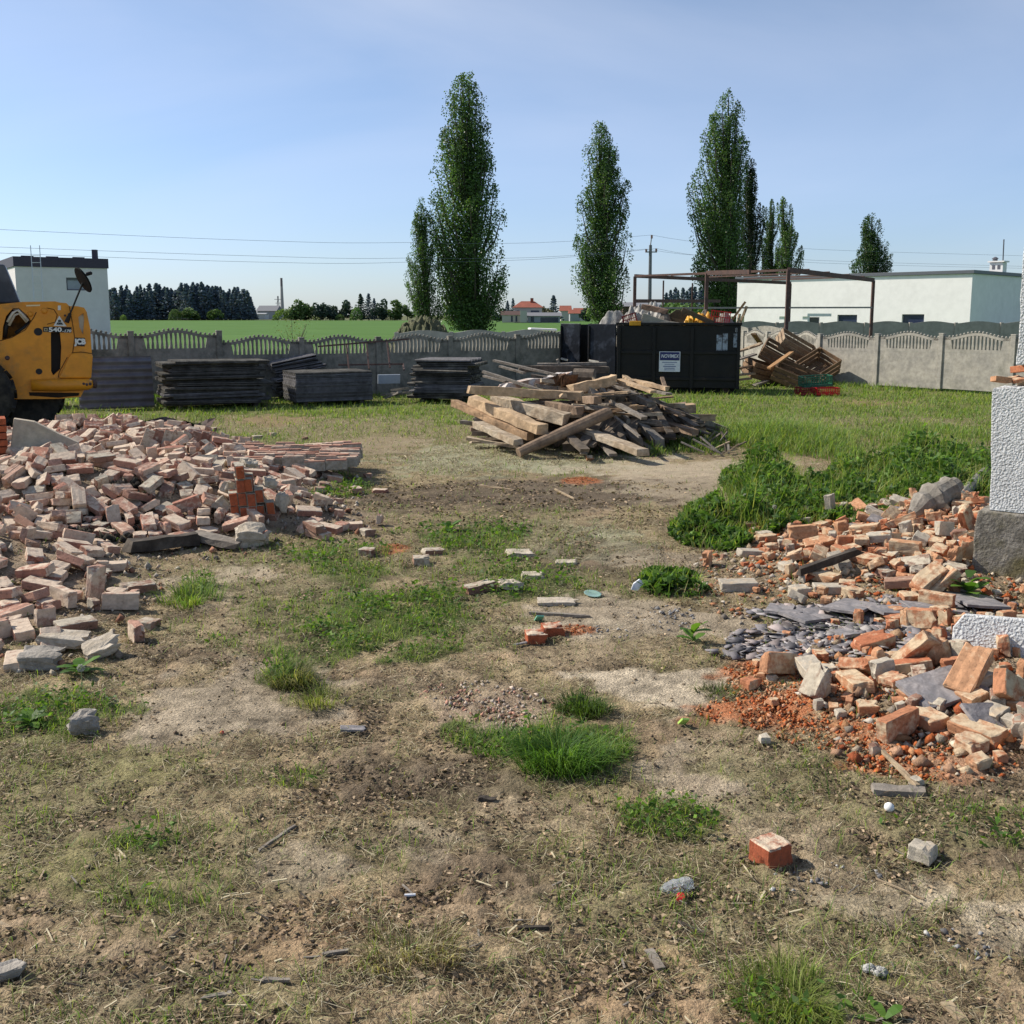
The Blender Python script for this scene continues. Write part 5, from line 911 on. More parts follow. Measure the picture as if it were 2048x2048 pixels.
onebrick(1845, 1718, 3, (0, D_(6), D_(50)), mortar_m, 'small mortar crusted brick stub lying near the right edge', sc=1.15, name='broken_brick')
onebrick(1072, 1282, 2, (0, 0, D_(8)), redf_m, 'front one of two half bricks side by side on the bare patch', sc=1.05, name='broken_brick')
onebrick(1105, 1268, 2, (0, 0, D_(14)), redf_m, 'rear one of two half bricks side by side on the bare patch', sc=1.05, name='broken_brick')
onebrick(842, 1128, 2, (0, 0, D_(10)), dull_m, 'dusty half brick at the left edge of the middle green patch', sc=1.1, name='broken_brick')
onebrick(865, 1108, 1, (0, D_(4), D_(24)), dull_m, 'flat sunken brick just behind the dusty half brick', dz=-.02)
onebrick(958, 1182, 0, (0, D_(-5), D_(32)), dull_m, 'whole dirty brick lying in the grass left of the small round stone', dz=-.01)
onebrick(222, 1140, 0, (D_(0), 0, D_(16)), brick_m, 'single whole brick set apart below the dark hollow at left')
onebrick(760, 985, 1, (0, 0, D_(-8)), brick_m, 'red brick lying flat on the hay beyond the green weeds', dz=-.02)
onebrick(735, 955, 3, (0, 0, D_(40)), dull_m, 'tiny dark brick piece on the hay patch', name='broken_brick')
onebrick(1178, 922, 3, (D_(30), 0, D_(20)), bright_m, 'small orange brick piece in front of the timber pile', name='broken_brick')
for i, (u, v, t, rz, l) in enumerate([(515, 878, 1, 20, 'tan brick at the back of the dry grass, left of its pair'), (545, 872, 2, 60, 'tan half brick at the back of the dry grass, right of its pair'), (425, 862, 1, 80, 'dark brick behind the row of leaning bricks'), (610, 880, 3, 10, 'little brick stub on the dry grass beyond the heap'), (700, 1058, 0, 10, 'flat brick at the right tip of the heap, uppermost'), (735, 1070, 2, 40, 'half brick at the far right tip of the heap'), (735, 1110, 2, -20, 'pale sunken half brick left of the red dust spot')]):
    onebrick(u, v, t, (0, 0, D_(rz)), dull_m if i != 4 else brick_m, l, name='brick' if t < 2 else 'broken_brick')
slab(1020, 1178, (.17, .13, .06), (0, .1, .3), lime_m, 'stone', 'flat round pale stone beside the dirty whole brick', 'stone', .02, 8)
slab(1040, 1110, (.22, .2, .04), (0, .05, .2), lime_m, 'mortar_slab', 'pale sunken mortar slab in the middle dry grass', 'mortar slab', .005, 7)
slab(1065, 1155, (.18, .14, .04), (.05, 0, 0), lime_m, 'mortar_slab', 'small pale mortar slab right of the round stone', 'mortar slab', .005, 6)
slab(1110, 1207, (.26, .14, .03), (.02, 0, 0), lime_m, 'mortar_slab', 'long pale mortar slab in front of the glass plate', 'mortar slab', .005, 7)
slab(1130, 1128, (.16, .1, .03), (.02, 0, 0), lime_m, 'mortar_slab', 'thin pale mortar slab behind the glass plate', 'mortar slab', .005, 6)
slab(165, 1468, (.135, .11, .09), (.2, .1, .5), stone_m, 'stone', 'grey fieldstone among the weeds at left', 'stone', .04, 7)
slab(8, 1955, (.10, .06, .03), (.1, 0, .5), stone_m, 'stone', 'dark grey stone cut by the lower left frame edge', 'stone', .015, 8)
slab(200, 1315, (.19, .15, .06), (.35, -.3, .4), lime_m, 'mortar_slab', 'tilted pale slab at the front tip of the left rubble', 'mortar slab', .05, 5)
slab(85, 1335, (.24, .17, .085), (.1, .1, .2), stone_m, 'mortar_lump', 'big round edged mortar lump at the front of the left rubble', 'mortar lump', .04, 8)
slab(130, 1300, (.3, .16, .06), (.05, .1, 0), lime_m, 'mortar_slab', 'long pale slab behind the big mortar lump at left', 'mortar slab', .06, 7)
slab(505, 1090, (.3, .24, .16), (.2, .1, .3), lime_m, 'mortar_lump', 'pale grey rough mortar lump at the front of the brick heap', 'mortar lump', .06, 8)
slab(705, 1462, (.12, .06, .012), (0, .1, .2), slate_m, 'slate_tile', 'slate piece lying on the soil left of the lush tuft', 'slate tile', .01, 5)
# right heap: named pieces
bg1 = onebrick(1935, 1385, 0, (D_(8), D_(-38), D_(40)), bright_m, 'largest tan brick, propped up diagonally on the right rubble', dz=-.02, sc=1.2)
onebrick(1830, 1335, 0, (D_(30), D_(48), D_(140)), bright_m, 'long red brick leaning steeply left of the largest tan brick', dz=-.03, sc=1.05)
onebrick(2015, 1420, 1, (D_(70), D_(30), D_(30)), bright_m, 'dark red brick standing on end at the right frame edge', sc=1.1)
onebrick(1745, 1300, 0, (D_(6), D_(-10), D_(14)), bright_m, 'tan brick lying on the slate shards')
onebrick(1630, 1395, 1, (D_(0), D_(-60), D_(30)), dull_m, 'dark brick leaning upright over the orange crumbs')
onebrick(1700, 1100, 0, (D_(88), D_(2), D_(5)), bright_m, 'orange brick standing on its long edge before the nettles')
onebrick(1780, 1095, 1, (D_(85), D_(4), D_(30)), bright_m, 'orange brick right of the brick standing on edge')
onebrick(1855, 1190, 0, (D_(20), D_(-30), D_(20)), bright_m, 'orange red brick tilted left of the mossy plinth', dz=.02, sc=1.1)
onebrick(1930, 1060, 1, (D_(80), D_(60), D_(30)), bright_m, 'red brick standing upright against the mossy plinth', dz=.0, sc=1.1)
onebrick(1600, 1190, 2, (0, 0, D_(20)), mortar_m, 'white mortar coated half brick in front of the dark plank', name='broken_brick', sc=1.1)
onebrick(1660, 1185, 0, (0, 0, D_(-6)), mortar_m, 'white mortar coated whole brick in front of the dark plank')
onebrick(1595, 1210, 2, (D_(20), D_(20), D_(60)), mortar_m, 'half red half white brick lying before the mortar coated pair', name='broken_brick', sc=.95)
onebrick(1475, 1180, 0, (D_(4), 0, D_(4)), mortar_m, 'pale grey brick at the left end of the right rubble', sc=1.15)
onebrick(1505, 1115, 0, (0, D_(4), D_(10)), mortar_m, 'grey block at the back left of the right rubble', sc=1.0)
slab(1875, 1400, (.34, .26, .025), (.25, -.15, .3), slate_m, 'slate_tile', 'big pale grey slate under the largest tan brick', 'slate tile', .05, 6)
slab(1970, 1455, (.2, .16, .02), (.5, .1, .3), slate_m, 'slate_tile', 'grey slate tilted in the crumbs at the right edge', 'slate tile', .05, 5)
for i, (u, v, w_, l) in enumerate([(1870, 1225, .42, 'uppermost dark slate of the broken stack beside the plinth'), (1790, 1235, .36, 'dark slate lying left of the broken stack'), (1620, 1240, .40, 'flat dark slate in front of the white bricks'), (1700, 1228, .45, 'long dark slate behind the shard field'), (1560, 1228, .3, 'dark slate at the left end of the slate row'), (1950, 1215, .5, 'wide brown slate at the foot of the plinth'), (1690, 1275, .2, 'smooth grey slate disc among the shards')]):
    slab(u, v, (w_, w_*.6, .02), (.05*(i % 3)-.05, .08, .3*i), slate_m, 'slate_tile', l, 'slate tile', .03+.02*(i % 2), 6, i)
tim_d = mat('charred_wood', (.05, .04, .032), (.11, .09, .07), nscale=6, var=.3, rough=.9, bump=.5, bscale=20, stretch=(1, 1, 1))
def stick(u0, v0, u1, v1, w_, h_, m, name, label, cat, up=.01, lift=0.0):
    a = onground(u0, v0)+Vector((0, 0, up)); b = onground(u1, v1)+Vector((0, 0, up+lift))
    return tag(MB().beam(a, b, w_, h_, seg=4, jit=min(w_, h_)*.16).build(name, m), label, cat)
wood_p = mat('pale_wood', (.40, .31, .20), (.30, .22, .14), nscale=7, var=.35, rough=.85, bump=.4, bscale=40)
wood_g = mat('weathered_wood', (.27, .235, .195), (.19, .16, .13), nscale=7, var=.35, rough=.9, bump=.4, bscale=40)
straw_p = mat('pale_straw', (.58, .50, .33), (.46, .38, .24), nscale=20, var=.2, rough=.8)
stick(1600, 1165, 1715, 1140, .06, .05, tim_d, 'charred_plank', 'dark charred plank across the right rubble', 'plank', .09, .05)
stick(1745, 1585, 1848, 1592, .06, .035, wood_g, 'wood_block', 'short dark wooden block in the grass below the orange crumbs', 'wood', .015)
stick(1765, 1515, 1835, 1585, .02, .015, wood_p, 'wood_splinter', 'pale splintered lath slanting over the orange crumbs', 'wood', .03)
stick(518, 1705, 592, 1655, .012, .012, wood_g, 'twig', 'dark crooked twig left of the grey bare patch', 'twig')
stick(1752, 1762, 1845, 1802, .006, .006, wood_p, 'twig', 'long pale straw stalk below the small mortar crusted stub', 'twig')
stick(1352, 1848, 1410, 1872, .012, .01, tim_d, 'twig', 'dark twig right of the dry foreground', 'twig')
stick(1040, 1862, 1098, 1860, .014, .012, tim_d, 'wood_chip', 'black charred stick in the middle foreground', 'wood')
stick(785, 1905, 845, 1962, .022, .006, wood_p, 'wood_chip', 'flat pale wood sliver beside the straw tuft', 'wood')
stick(1298, 1905, 1320, 1942, .03, .012, wood_g, 'wood_chip', 'grey chunky wood chip at the bottom centre right', 'wood')
stick(1890, 2010, 1925, 2046, .035, .008, wood_p, 'wood_chip', 'pale wood chip at the lower right frame edge', 'wood')
stick(405, 2002, 465, 1992, .016, .01, wood_g, 'wood_chip', 'grey wood splinter at the bottom left', 'wood')
stick(525, 1965, 580, 1966, .014, .01, wood_g, 'wood_chip', 'thin grey wood splinter at the bottom left centre', 'wood')
stick(645, 1915, 700, 1905, .012, .009, wood_g, 'wood_chip', 'grey splinter on the rusty soil', 'wood')
stick(1060, 1228, 1180, 1236, .03, .02, wood_g, 'lath', 'grey wooden lath lying behind the two half bricks', 'wood')
stick(1030, 1292, 1070, 1284, .02, .008, slate_m, 'slate_sliver', 'dark sliver just before the two half bricks', 'slate')
stick(960, 972, 1030, 982, .03, .02, wood_p, 'lath', 'pale lath lying on the dark mud', 'wood')
stick(1110, 980, 1150, 1000, .02, .02, wood_p, 'lath', 'short pale lath on the dark mud, right of the longer one', 'wood')
stick(955, 1602, 990, 1605, .024, .024, tim_d, 'wood_chip', 'brown rounded wood stub in the foreground soil', 'wood')
stick(0, 1852, 18, 1862, .014, .012, wood_p, 'wood_chip', 'cream wood sliver at the left frame edge', 'wood')
for i in range(110):
    u = random.uniform(60, 1950); v = random.uniform(1700, 2040); a = random.uniform(0, PI); L_ = random.uniform(14, 46)
    stick(u, v, u+L_*math.cos(a), v+L_*math.sin(a)*.6, random.uniform(.0025, .008), .003, random.choice([wood_p, straw_p, straw_p, wood_g, tim_d]), 'straw_stalk', 'loose straw stalk or splinter lying on the foreground soil', 'straw', .012)['group'] = 'straw stalks on the foreground soil'
bott_m = mat('clear_plastic', (.85, .87, .87), var=0, rough=.12, glass=.75, spec=.6); red_m = mat('red_plastic', (.55, .03, .03), var=.1, rough=.4)
b = onground(1358, 1780); t = thing('plastic_bottle', b, 'crumpled clear plastic bottle with red cap lying in the dry grass', 'bottle')
R = Euler((0, D_(80), D_(10))).to_matrix(); prof = [(.022, 0), (.030, .008), (.031, .03), (.026, .045), (.032, .06), (.029, .085), (.024, .10), (.012, .115), (.011, .125)]
mb = MB().lathe(b+Vector((.05, .01, .025)), [(r_, -z_) for r_, z_ in prof], 14, R)
mb.v = [(x_+random.uniform(-.003, .003), y_+random.uniform(-.003, .003), max(z_*.85+random.uniform(-.003, .003)+b.z*.15, b.z+.002)) for x_, y_, z_ in mb.v]; mb.build('bottle_body', bott_m, t)
MB().lathe(b+Vector((-.005, -.065, .004)), [(.016, 0), (.016, .018), (.013, .02)], 12, Euler((.5, 0, 0)).to_matrix()).build('cap', red_m, t)
glass_g = mat('green_glass', (.45, .66, .55), var=.1, rough=.1, glass=.5, spec=.6); china_m = mat('white_china', (.75, .75, .76), var=.1, rough=.3, spec=.5)
b = onground(1185, 1192); tag(MB().lathe(b+Vector((0, 0, .008)), [(.02, 0), (.06, .008), (.068, .014), (.06, .013), (.02, .007)], 18, Euler((.12, .1, 0)).to_matrix()).build('glass_plate', glass_g, smooth=True), 'greenish glass plate lying in the mud', 'plate')
b = onground(1275, 1182); tag(MB().prism([b+Vector(q) for q in ((-.05, 0, .01), (.0, .0, .0), (.055, .02, .06), (.02, .03, .085), (-.03, .02, .05))], [b+Vector(q) for q in ((-.05, .012, .01), (.0, .012, .0), (.05, .032, .065), (.015, .042, .085), (-.03, .032, .055))]).build('china_shard', china_m), 'white china shard standing right of the glass plate', 'shard')
lime = mat('lime_plastic', (.45, .68, .15), var=.1, rough=.5); b = onground(1367, 1450)
tag(MB().box(b+Vector((0, 0, .02)), (.045, .012, .05), Euler((.7, .2, .4)).to_matrix()).build('plastic_piece', lime, bevel=.002), 'lime green plastic piece on the pale soil', 'plastic')
b = onground(444, 1467); tag(MB().lathe(b+Vector((0, 0, .0)), [(.008, 0), (.012, .005), (.007, .013), (.002, .016)], 9).build('red_scrap', red_m), 'tiny red scrap on the grey bare path', 'scrap')
b = onground(1078, 1245); tag(MB().box(b+Vector((0, 0, .03)), (.05, .008, .09), Euler((.9, .1, .2)).to_matrix()).build('plastic_scrap', mat('mint_plastic', (.2, .55, .4), var=.1, rough=.4)), 'mint green plastic strip behind the two half bricks', 'plastic')
b = onground(1428, 1163); tag(MB().box(b+Vector((0, 0, .02)), (.03, .01, .05), Euler((.5, .1, .2)).to_matrix()).build('plastic_scrap', mat('pale_lime', (.6, .68, .35), var=.1, rough=.5)), 'pale lime scrap left of the white china shard', 'plastic') if False else None
b = onground(1778, 1622); tag(MB().lathe(b+Vector((0, 0, -.002)), [(.004, 0), (.016, .004), (.022, .016), (.019, .03), (.009, .038), (.002, .04)], 12).build('white_ball', mat('white_foam', (.8, .79, .76), var=.1, rough=.7), smooth=True), 'small white egg shaped ball in the grass below the orange crumbs', 'ball')
cot = mat('white_wool', (.6, .58, .54), (.4, .38, .33), nscale=30, var=.3, rough=.95, bump=.8, bscale=120); b = onground(1752, 1950)
mb = MB()
for i in range(14): mb.lathe(b+Vector((random.uniform(-.035, .035), random.uniform(-.02, .02), random.uniform(0, .012))), [(.002, 0), (.011, .004), (.012, .012), (.004, .018)], 7)
tag(mb.build('plaster_crumbs', cot), 'lumpy white plaster crumbs in the lower right foreground', 'plaster')
b = onground(820, 1795); tag(MB().tube([b+Vector((-.02, 0, .008)), b+Vector((.02, .004, .008))], .006, 8).build('foil_scrap', china_m), 'tiny white foil roll on the reddish soil', 'scrap')
# bonded remains of the fallen walls
def bonded(name, label, origin, xd, yd, zd, nx, nz_, skip, m, mm, ny=1, cat='wall fragment', rough=.004, bl=.25, bh=.065, bd=.12, jag=0.0, stag=.5):
    t = thing(name, origin, label, cat); X_, Y_, Z_ = (Vector(q).normalized() for q in (xd, yd, zd)); o = Vector(origin); r = random.Random(5)
    R = Matrix((X_, Y_, Z_)).transposed(); mb = MB(); mo = MB(); cols = []
    for k in range(nz_):
        for j in range(ny):
            for i in range(nx):
                if skip(i, j, k, r): continue
                c = o+X_*((i+(stag if k % 2 else 0))*(bl+.012)+r.uniform(-1, 1)*rough)+Y_*(j*(bd+.01)+r.uniform(-1, 1)*rough*2)+Z_*(k*(bh+.012)+bh/2+r.uniform(-1, 1)*jag)
                g = r.random(); mb.box(c, (bl, bd, bh), R@Euler((r.uniform(-jag, jag)*3, r.uniform(-jag, jag)*2, r.uniform(-jag, jag)*2)).to_matrix(), (r.choice((.0, .2, .5)), g, 0))
                mo.box(c+Y_*.012-Z_*.002, (bl+.014, bd*.9, bh+.014), R)
    mb.build('brick_courses', m, t, bevel=.004); mo.build('mortar_joints', mm, t); return t
mj = mat('joint_mortar', (.42, .38, .31), (.34, .29, .22), nscale=12, var=.3, rough=.95, bump=.5, bscale=60)
oc = onground(470, 1000)
bonded('wall_stub', 'standing stub of bonded orange red bricks at the edge of the heap', oc+Vector((0, 0, .0)), (.96, .28, .04), (-.28, .96, .1), (-.07, -.09, 1), 5, 5, lambda i, j, k, r: k >= (2, 4, 3, 2, 1)[i], redf_m, mj, ny=2, bl=.070, bh=.118, bd=.11, stag=.12, jag=.016, rough=.010)
for i_, (dx_, dy_, dz_, dm_) in enumerate([(.42, .16, .10, (.12, .16, .18)), (.31, .14, .30, (.12, .14, .08)), (.12, .12, .50, (.14, .12, .05)), (-.07, .1, .24, (.12, .14, .12)), (-.14, .06, .08, (.15, .15, .14))]):
    me = chipped(dm_, 70+i_, .06, chips=5, jit=.007); me.materials.append(lime_m); o = bpy.data.objects.new('mortar_lump', me); C.objects.link(o); o.location = oc+Vector((dx_, dy_, dz_+.02)); o.rotation_euler = (.2*i_, .15, .4*i_); tag(o, ['pale mortar block at the right end of the standing brick stub', 'mortar lump on the right steps of the standing brick stub', 'mortar cap on top of the standing brick stub', 'upper mortar lump left of the standing brick stub', 'lower mortar lump left of the standing brick stub'][i_], 'mortar lump')
fo = onground(430, 925)
bonded('fallen_wall', 'flat fallen wall panel of bonded bricks lying behind the standing stub', fo+Vector((-.1, 0, -.02)), (1, .1, .0), (0, 0, -1), (-.1, 1, 0), 7, 19, lambda i, j, k, r: r.random() < .16, brick_m, mj, ny=1, rough=.02, jag=.02)
ro = P(296, 902, 13.0); ro.z = max(ro.z, g1(ro.x, ro.y)+.10)
for i in range(9):
    p = ro+Vector((.105*i, .05*i, .06-.012*i)); o = bpy.data.objects.new('brick', VAR[0][i % 8]); C.objects.link(o); o.location = p; o.rotation_euler = (D_(90), D_(62), D_(22+2*(i % 3))); o.rotation_euler = (Matrix.Rotation(D_(20), 3, 'Z')@Matrix.Rotation(D_(22), 3, 'Y')@Matrix.Rotation(D_(90), 3, 'Y')@Matrix.Rotation(D_(90), 3, 'X')).to_euler(); o.material_slots[0].link = 'OBJECT'; o.material_slots[0].material = dull_m
    tag(o, 'dark brick standing on edge in the leaning row behind the heap', 'brick', 'bricks leaning in a row at the back of the heap')
pf = onground(20, 985); plaster_m = mat('tan_plaster', (.50, .42, .31), (.42, .35, .27), nscale=5, var=.2, rough=.95, bump=.3, bscale=40)
t = thing('wall_fragment', pf, 'plastered wall fragment with brick edge leaning at the left frame edge', 'wall fragment')
A = Vector((pf.x+.05, pf.y-.1, pf.z-.05)); MB().prism([A+Vector(q) for q in ((0, 0, 0), (.62, .35, .05), (.60, .36, .22), (.42, .3, .32), (.2, .22, .46), (.02, .15, .50))], [A+Vector(q) for q in ((-.05, .12, 0), (.57, .47, .05), (.55, .48, .22), (.37, .42, .32), (.15, .34, .46), (-.03, .27, .50))]).build('plaster_face', plaster_m, t, bevel=.006)
mb = MB()
for k in range(7): mb.box(A+Vector((-.09, .06, .04+k*.075)), (.12, .2, .063), Euler((.05, 0, .5+.05*(k % 2))).to_matrix(), (0, .3*k % 1, 0))
mb.build('brick_edge', redf_m, t, bevel=.004)
felt_m = mat('roofing_felt', (.045, .032, .028), (.09, .05, .04), nscale=4, var=.3, rough=.8)
Ng = 14; x0, y0, _ = G(235, 862); x1, _, _ = G(405, 868); Vx = []
for j in range(5):
    for i in range(Ng): xx = x0+(x1-x0)*i/(Ng-1); y_ = y0-.25+.16*j+random.uniform(-.05, .05); Vx.append((xx, y_, g1(xx, y_)+.10+.12*math.sin(i*.8+j)*random.uniform(.4, 1)+(.05*math.exp(-((i-6)/3.0)**2))))
tag(MB().add(Vx, [(j*Ng+i, j*Ng+i+1, (j+1)*Ng+i+1, (j+1)*Ng+i) for j in range(4) for i in range(Ng-1)]).build('roofing_felt', felt_m, fix=False), 'crumpled dark brown roofing felt at the back of the brick heap', 'roofing felt')
# burnt beam lying in the hollow and earth around it
ha, hb = onground(262, 1106), onground(395, 1092)
tag(MB().beam(ha+Vector((0, 0, .06)), hb+Vector((0, 0, .07)), .14, .1, seg=4, jit=.012).build('charred_beam', tim_d), 'dark charred beam along the front of the brick heap', 'beam')
stick(385, 1085, 480, 1100, .16, .06, wood_g, 'weathered_board', 'grey weathered board in front of the brick heap', 'board', .05)
chunks(900, [(.05, .045, .035), (.08, .07, .05), (.035, .03, .025)], inpatch([(215, 1085, 75, 34), (170, 1100, 40, 20)]), .015, .06, 9, 'dark_earth', 'dark earth clods in the hollow of the brick heap', 'earth', crumb_m)  # clods coloured much darker than the soil around
# ------------------------------------------------------------------ concrete fences
conc_m = mat('fence_concrete', (.40, .37, .31), (.31, .29, .25), nscale=3, var=.25, rough=.95, bump=.3, bscale=60, col3=(.22, .21, .17), n3=1.3, ramp3=(.55, .8))
conc_d = mat('fence_concrete_shaded', (.28, .255, .215), (.21, .195, .165), nscale=3, var=.3, rough=.95, bump=.3, bscale=60, col3=(.11, .11, .09), n3=1.5)  # darker copy of the fence concrete, shade put into its colour
def panel_mb(A, B, z0, th, rails):
    """open picket panel with an arched top over plain slabs"""
    mb = MB(); A = Vector(A); B = Vector(B); d = (B-A); Lw = d.length; d.normalize(); n = Vector((d.y, -d.x, 0)); R = Matrix((d, n, Vector((0, 0, 1)))).transposed()
    def bx(a, b, za, zb, t_=th): mb.box(A+d*((a+b)/2)+Vector((0, 0, z0+(za+zb)/2)), (b-a, t_, zb-za), R)
    zb = 0
    for q in range(rails): bx(.0, Lw, zb-.006, zb+.494, th*.9); zb += .5
    bx(0, Lw, zb-.0055, zb+.085); e = Lw*.115; np_ = 14; w_ = (Lw-2*e)/np_
    def arch(s): return zb+.40+.13*math.sin(PI*min(max((s-.1*Lw)/(Lw*.8), 0), 1))**1.6
    for s in (0, 1):
        a, b = (0, e) if s == 0 else (Lw-e, Lw); mb.prism([A+d*x_+n*th/2+Vector((0, 0, z0+z_)) for x_, z_ in ((a, zb+.08), (b+(w_*.55 if s == 0 else 0), zb+.08), (b, zb+.40), (a, zb+.385))] if s == 0 else [A+d*x_+n*th/2+Vector((0, 0, z0+z_)) for x_, z_ in ((a-w_*.55, zb+.08), (b, zb+.08), (b, zb+.385), (a, zb+.40))],
            [A+d*x_-n*th/2+Vector((0, 0, z0+z_)) for x_, z_ in ((a, zb+.08), (b+(w_*.55 if s == 0 else 0), zb+.08), (b, zb+.40), (a, zb+.385))] if s == 0 else [A+d*x_-n*th/2+Vector((0, 0, z0+z_)) for x_, z_ in ((a-w_*.55, zb+.08), (b, zb+.08), (b, zb+.385), (a, zb+.40))])
    seg = 28
    f1, f2 = [], []
    for i in range(seg+1):
        x_ = Lw*i/seg; f1.append((x_, arch(x_)-.075)); 
    for i in range(seg): 
        xa, xb = Lw*i/seg, Lw*(i+1)/seg
        mb.prism([A+d*x_+n*th/2+Vector((0, 0, z0+z_)) for x_, z_ in ((xa, arch(xa)-.07), (xb, arch(xb)-.07), (xb, arch(xb)), (xa, arch(xa)))], [A+d*x_-n*th/2+Vector((0, 0, z0+z_)) for x_, z_ in ((xa, arch(xa)-.07), (xb, arch(xb)-.07), (xb, arch(xb)), (xa, arch(xa)))])
    for i in range(np_+1):
        x_ = e+w_*i
        if 0 < i < np_:
            pr = [(.36, .08), (.40, .12), (.26, .20), (.36, .32)]; top = arch(x_)-zb-.06
            o = [(-.36*w_*.8, .08), (.36*w_*.8, .08), (.30*w_, .16), (.20*w_, .26), (.30*w_, top), (-.30*w_, top), (-.20*w_, .26), (-.30*w_, .16)]
            mb.prism([A+d*(x_+q[0])+n*th*.42+Vector((0, 0, z0+zb+q[1])) for q in o], [A+d*(x_+q[0])-n*th*.42+Vector((0, 0, z0+zb+q[1])) for q in o])
    for i in range(np_+4):
        x_ = .06+(Lw-.12)*i/(np_+3); mb.lathe(A+d*x_+Vector((0, 0, z0+arch(x_)-.004)), [(.018, 0), (.026, .012), (.034, .032), (.024, .052), (.006, .062)], 7)
    return mb
def picket_fence(pts, zs, m, label, rails=2, name='concrete_fence'):
    t = thing(name, (pts[0][0], pts[0][1], 0), label, 'fence')
    for i, p in enumerate(pts):
        q = Vector(pts[min(i+1, len(pts)-1)])-Vector(pts[max(i-1, 0)]); a = math.atan2(q.y, q.x); R = Matrix.Rotation(a, 3, 'Z'); z = zs[i]
        MB().box((p[0], p[1], z+.72), (.14, .14, 1.52), R).box((p[0], p[1], z+1.49), (.15, .15, .03), R).build('post', m, t, bevel=.012)
    for i in range(len(pts)-1):
        a, b = Vector((*pts[i], 0)), Vector((*pts[i+1], 0)); d = (b-a).normalized(); panel_mb(a+d*.055, b-d*.055, (zs[i]+zs[i+1])/2-.01 if abs(zs[i]-zs[i+1]) < .15 else min(zs[i], zs[i+1]), .06, rails).build('panel', m, t)
    return t
LZ = 24.6; lp = []
for n in range(-3, 9): lp.append(((-.368+.0748*n)*24.8, (1+.0364*n)*24.8-.1))
picket_fence(lp, [.22, .22, .22, .22, .22, .03, .03, .03, .06, .1, .1, .1], conc_d, 'concrete picket fence coloured dark for shade behind the sheet stacks on the left')
rp = [(.299*31.9+1.177*n, 31.9-1.69*n) for n in range(0, 6)]
back = [(9.54-.40*k, 31.9+1.87*k) for k in (3, 2, 1)]
picket_fence([(p[0]+.1, p[1]) for p in back]+rp, [.03, .03, .03, .03, .06, .1, .1, .1, .1], conc_m, 'sunlit pale concrete picket fence across the grass on the right')
def solid_fence(pts, zt, m, label):
    t = thing('solid_fence', (pts[0][0], pts[0][1], 0), label, 'fence')
    for i in range(len(pts)-1):
        a, b = Vector((*pts[i], 0)), Vector((*pts[i+1], 0)); d = (b-a); L_ = d.length; d.normalize(); n = Vector((d.y, -d.x, 0)); o = [(0.07, 0)]
        for k in range(13): s = k/12; o.append((.07+(L_-.14)*s, zt-.10+.10*(math.sin(PI*s)**1.3)-.0))
        o.append((L_-.07, 0)); MB().prism([a+d*x_+n*.03+Vector((0, 0, z_)) for x_, z_ in o], [a+d*x_-n*.03+Vector((0, 0, z_)) for x_, z_ in o]).build('panel', m, t)
    for p in pts: MB().box((p[0], p[1], (zt-.06)/2), (.14, .14, zt-.06)).build('post', m, t, bevel=.01)
    return t
lit = mat('sunlit_concrete', (.44, .42, .37), (.38, .36, .31), nscale=2, var=.15, rough=.95)  # paler copy of the fence concrete, sunlight put into its colour
solid_fence([(10.5+2.0*k, 49.0-.25*k) for k in range(9)], 1.82, mat('mid_concrete', (.40, .36, .31), (.33, .30, .26), nscale=2, var=.15, rough=.95), 'grey solid fence with gently arched top in front of the white hall')
solid_fence([(8.0+1.0*k, 46.5-1.5*k+.0) for k in range(4)], 1.66, conc_m, 'short pale solid arched fence section behind the timber crates')
solid_fence([(-3.8+1.75*k, 34.0+.9*k) for k in range(7)], 1.60, lit, 'solid fence coloured pale as sunlit, with arched top seen behind the dark picket fence')
# ------------------------------------------------------------------ white hall on the right
white_m = mat('white_render', (.84, .81, .77), (.76, .73, .69), nscale=.7, var=.06, rough=.9, ramp=(.5, .75)); greyroof = mat('roof_edge_metal', (.13, .135, .15), var=.1, rough=.5, metal=.3)
win_m = mat('dark_window_glass', (.03, .04, .08), var=.1, rough=.12, spec=.6); trim_m = mat('window_trim', (.12, .12, .14), rough=.5, var=.1)
n0 = Vector((.4424*58, 58, 0)); f0 = Vector((.2168*69, 69, 0)); ld = (f0-n0).normalized(); out = Vector((ld.y, -ld.x, 0))
if out.y > 0: out = -out
bd_ = -out; Lh = (f0-n0).length; zt = 4.38
hall = thing('white_hall', n0, 'long low white rendered hall with flat grey roof edge at the right', 'building')
c4 = [n0, f0, f0+bd_*11, n0+bd_*11]
wn = [PL(zx*.3354+1400, zy*.3354+440, n0, out) for zx, zy in ((820, 565), (935, 615), (1205, 562), (1335, 605))]
def along(p): return (Vector((p.x, p.y, 0))-n0).dot(ld)
holes = sorted([tuple(sorted((along(wn[2]), along(wn[3]))))+(wn[2].z,), tuple(sorted((along(wn[0]), along(wn[1]))))+(wn[0].z,)])
mb = MB(); cur = 0.0
for s0_, s1_, wz in holes:
    for a_, b_, za, zb_ in ((cur, s0_, 0, zt), (s0_, s1_, wz, zt), (s0_, s1_, 0, wz-1.1)):
        q0, q1 = n0+ld*a_, n0+ld*b_; up_ = Vector((0, 0, 1)); mb.prism([q0+up_*za, q1+up_*za, q1+up_*zb_, q0+up_*zb_], [q0+bd_*.3+up_*za, q1+bd_*.3+up_*za, q1+bd_*.3+up_*zb_, q0+bd_*.3+up_*zb_])
    cur = s1_
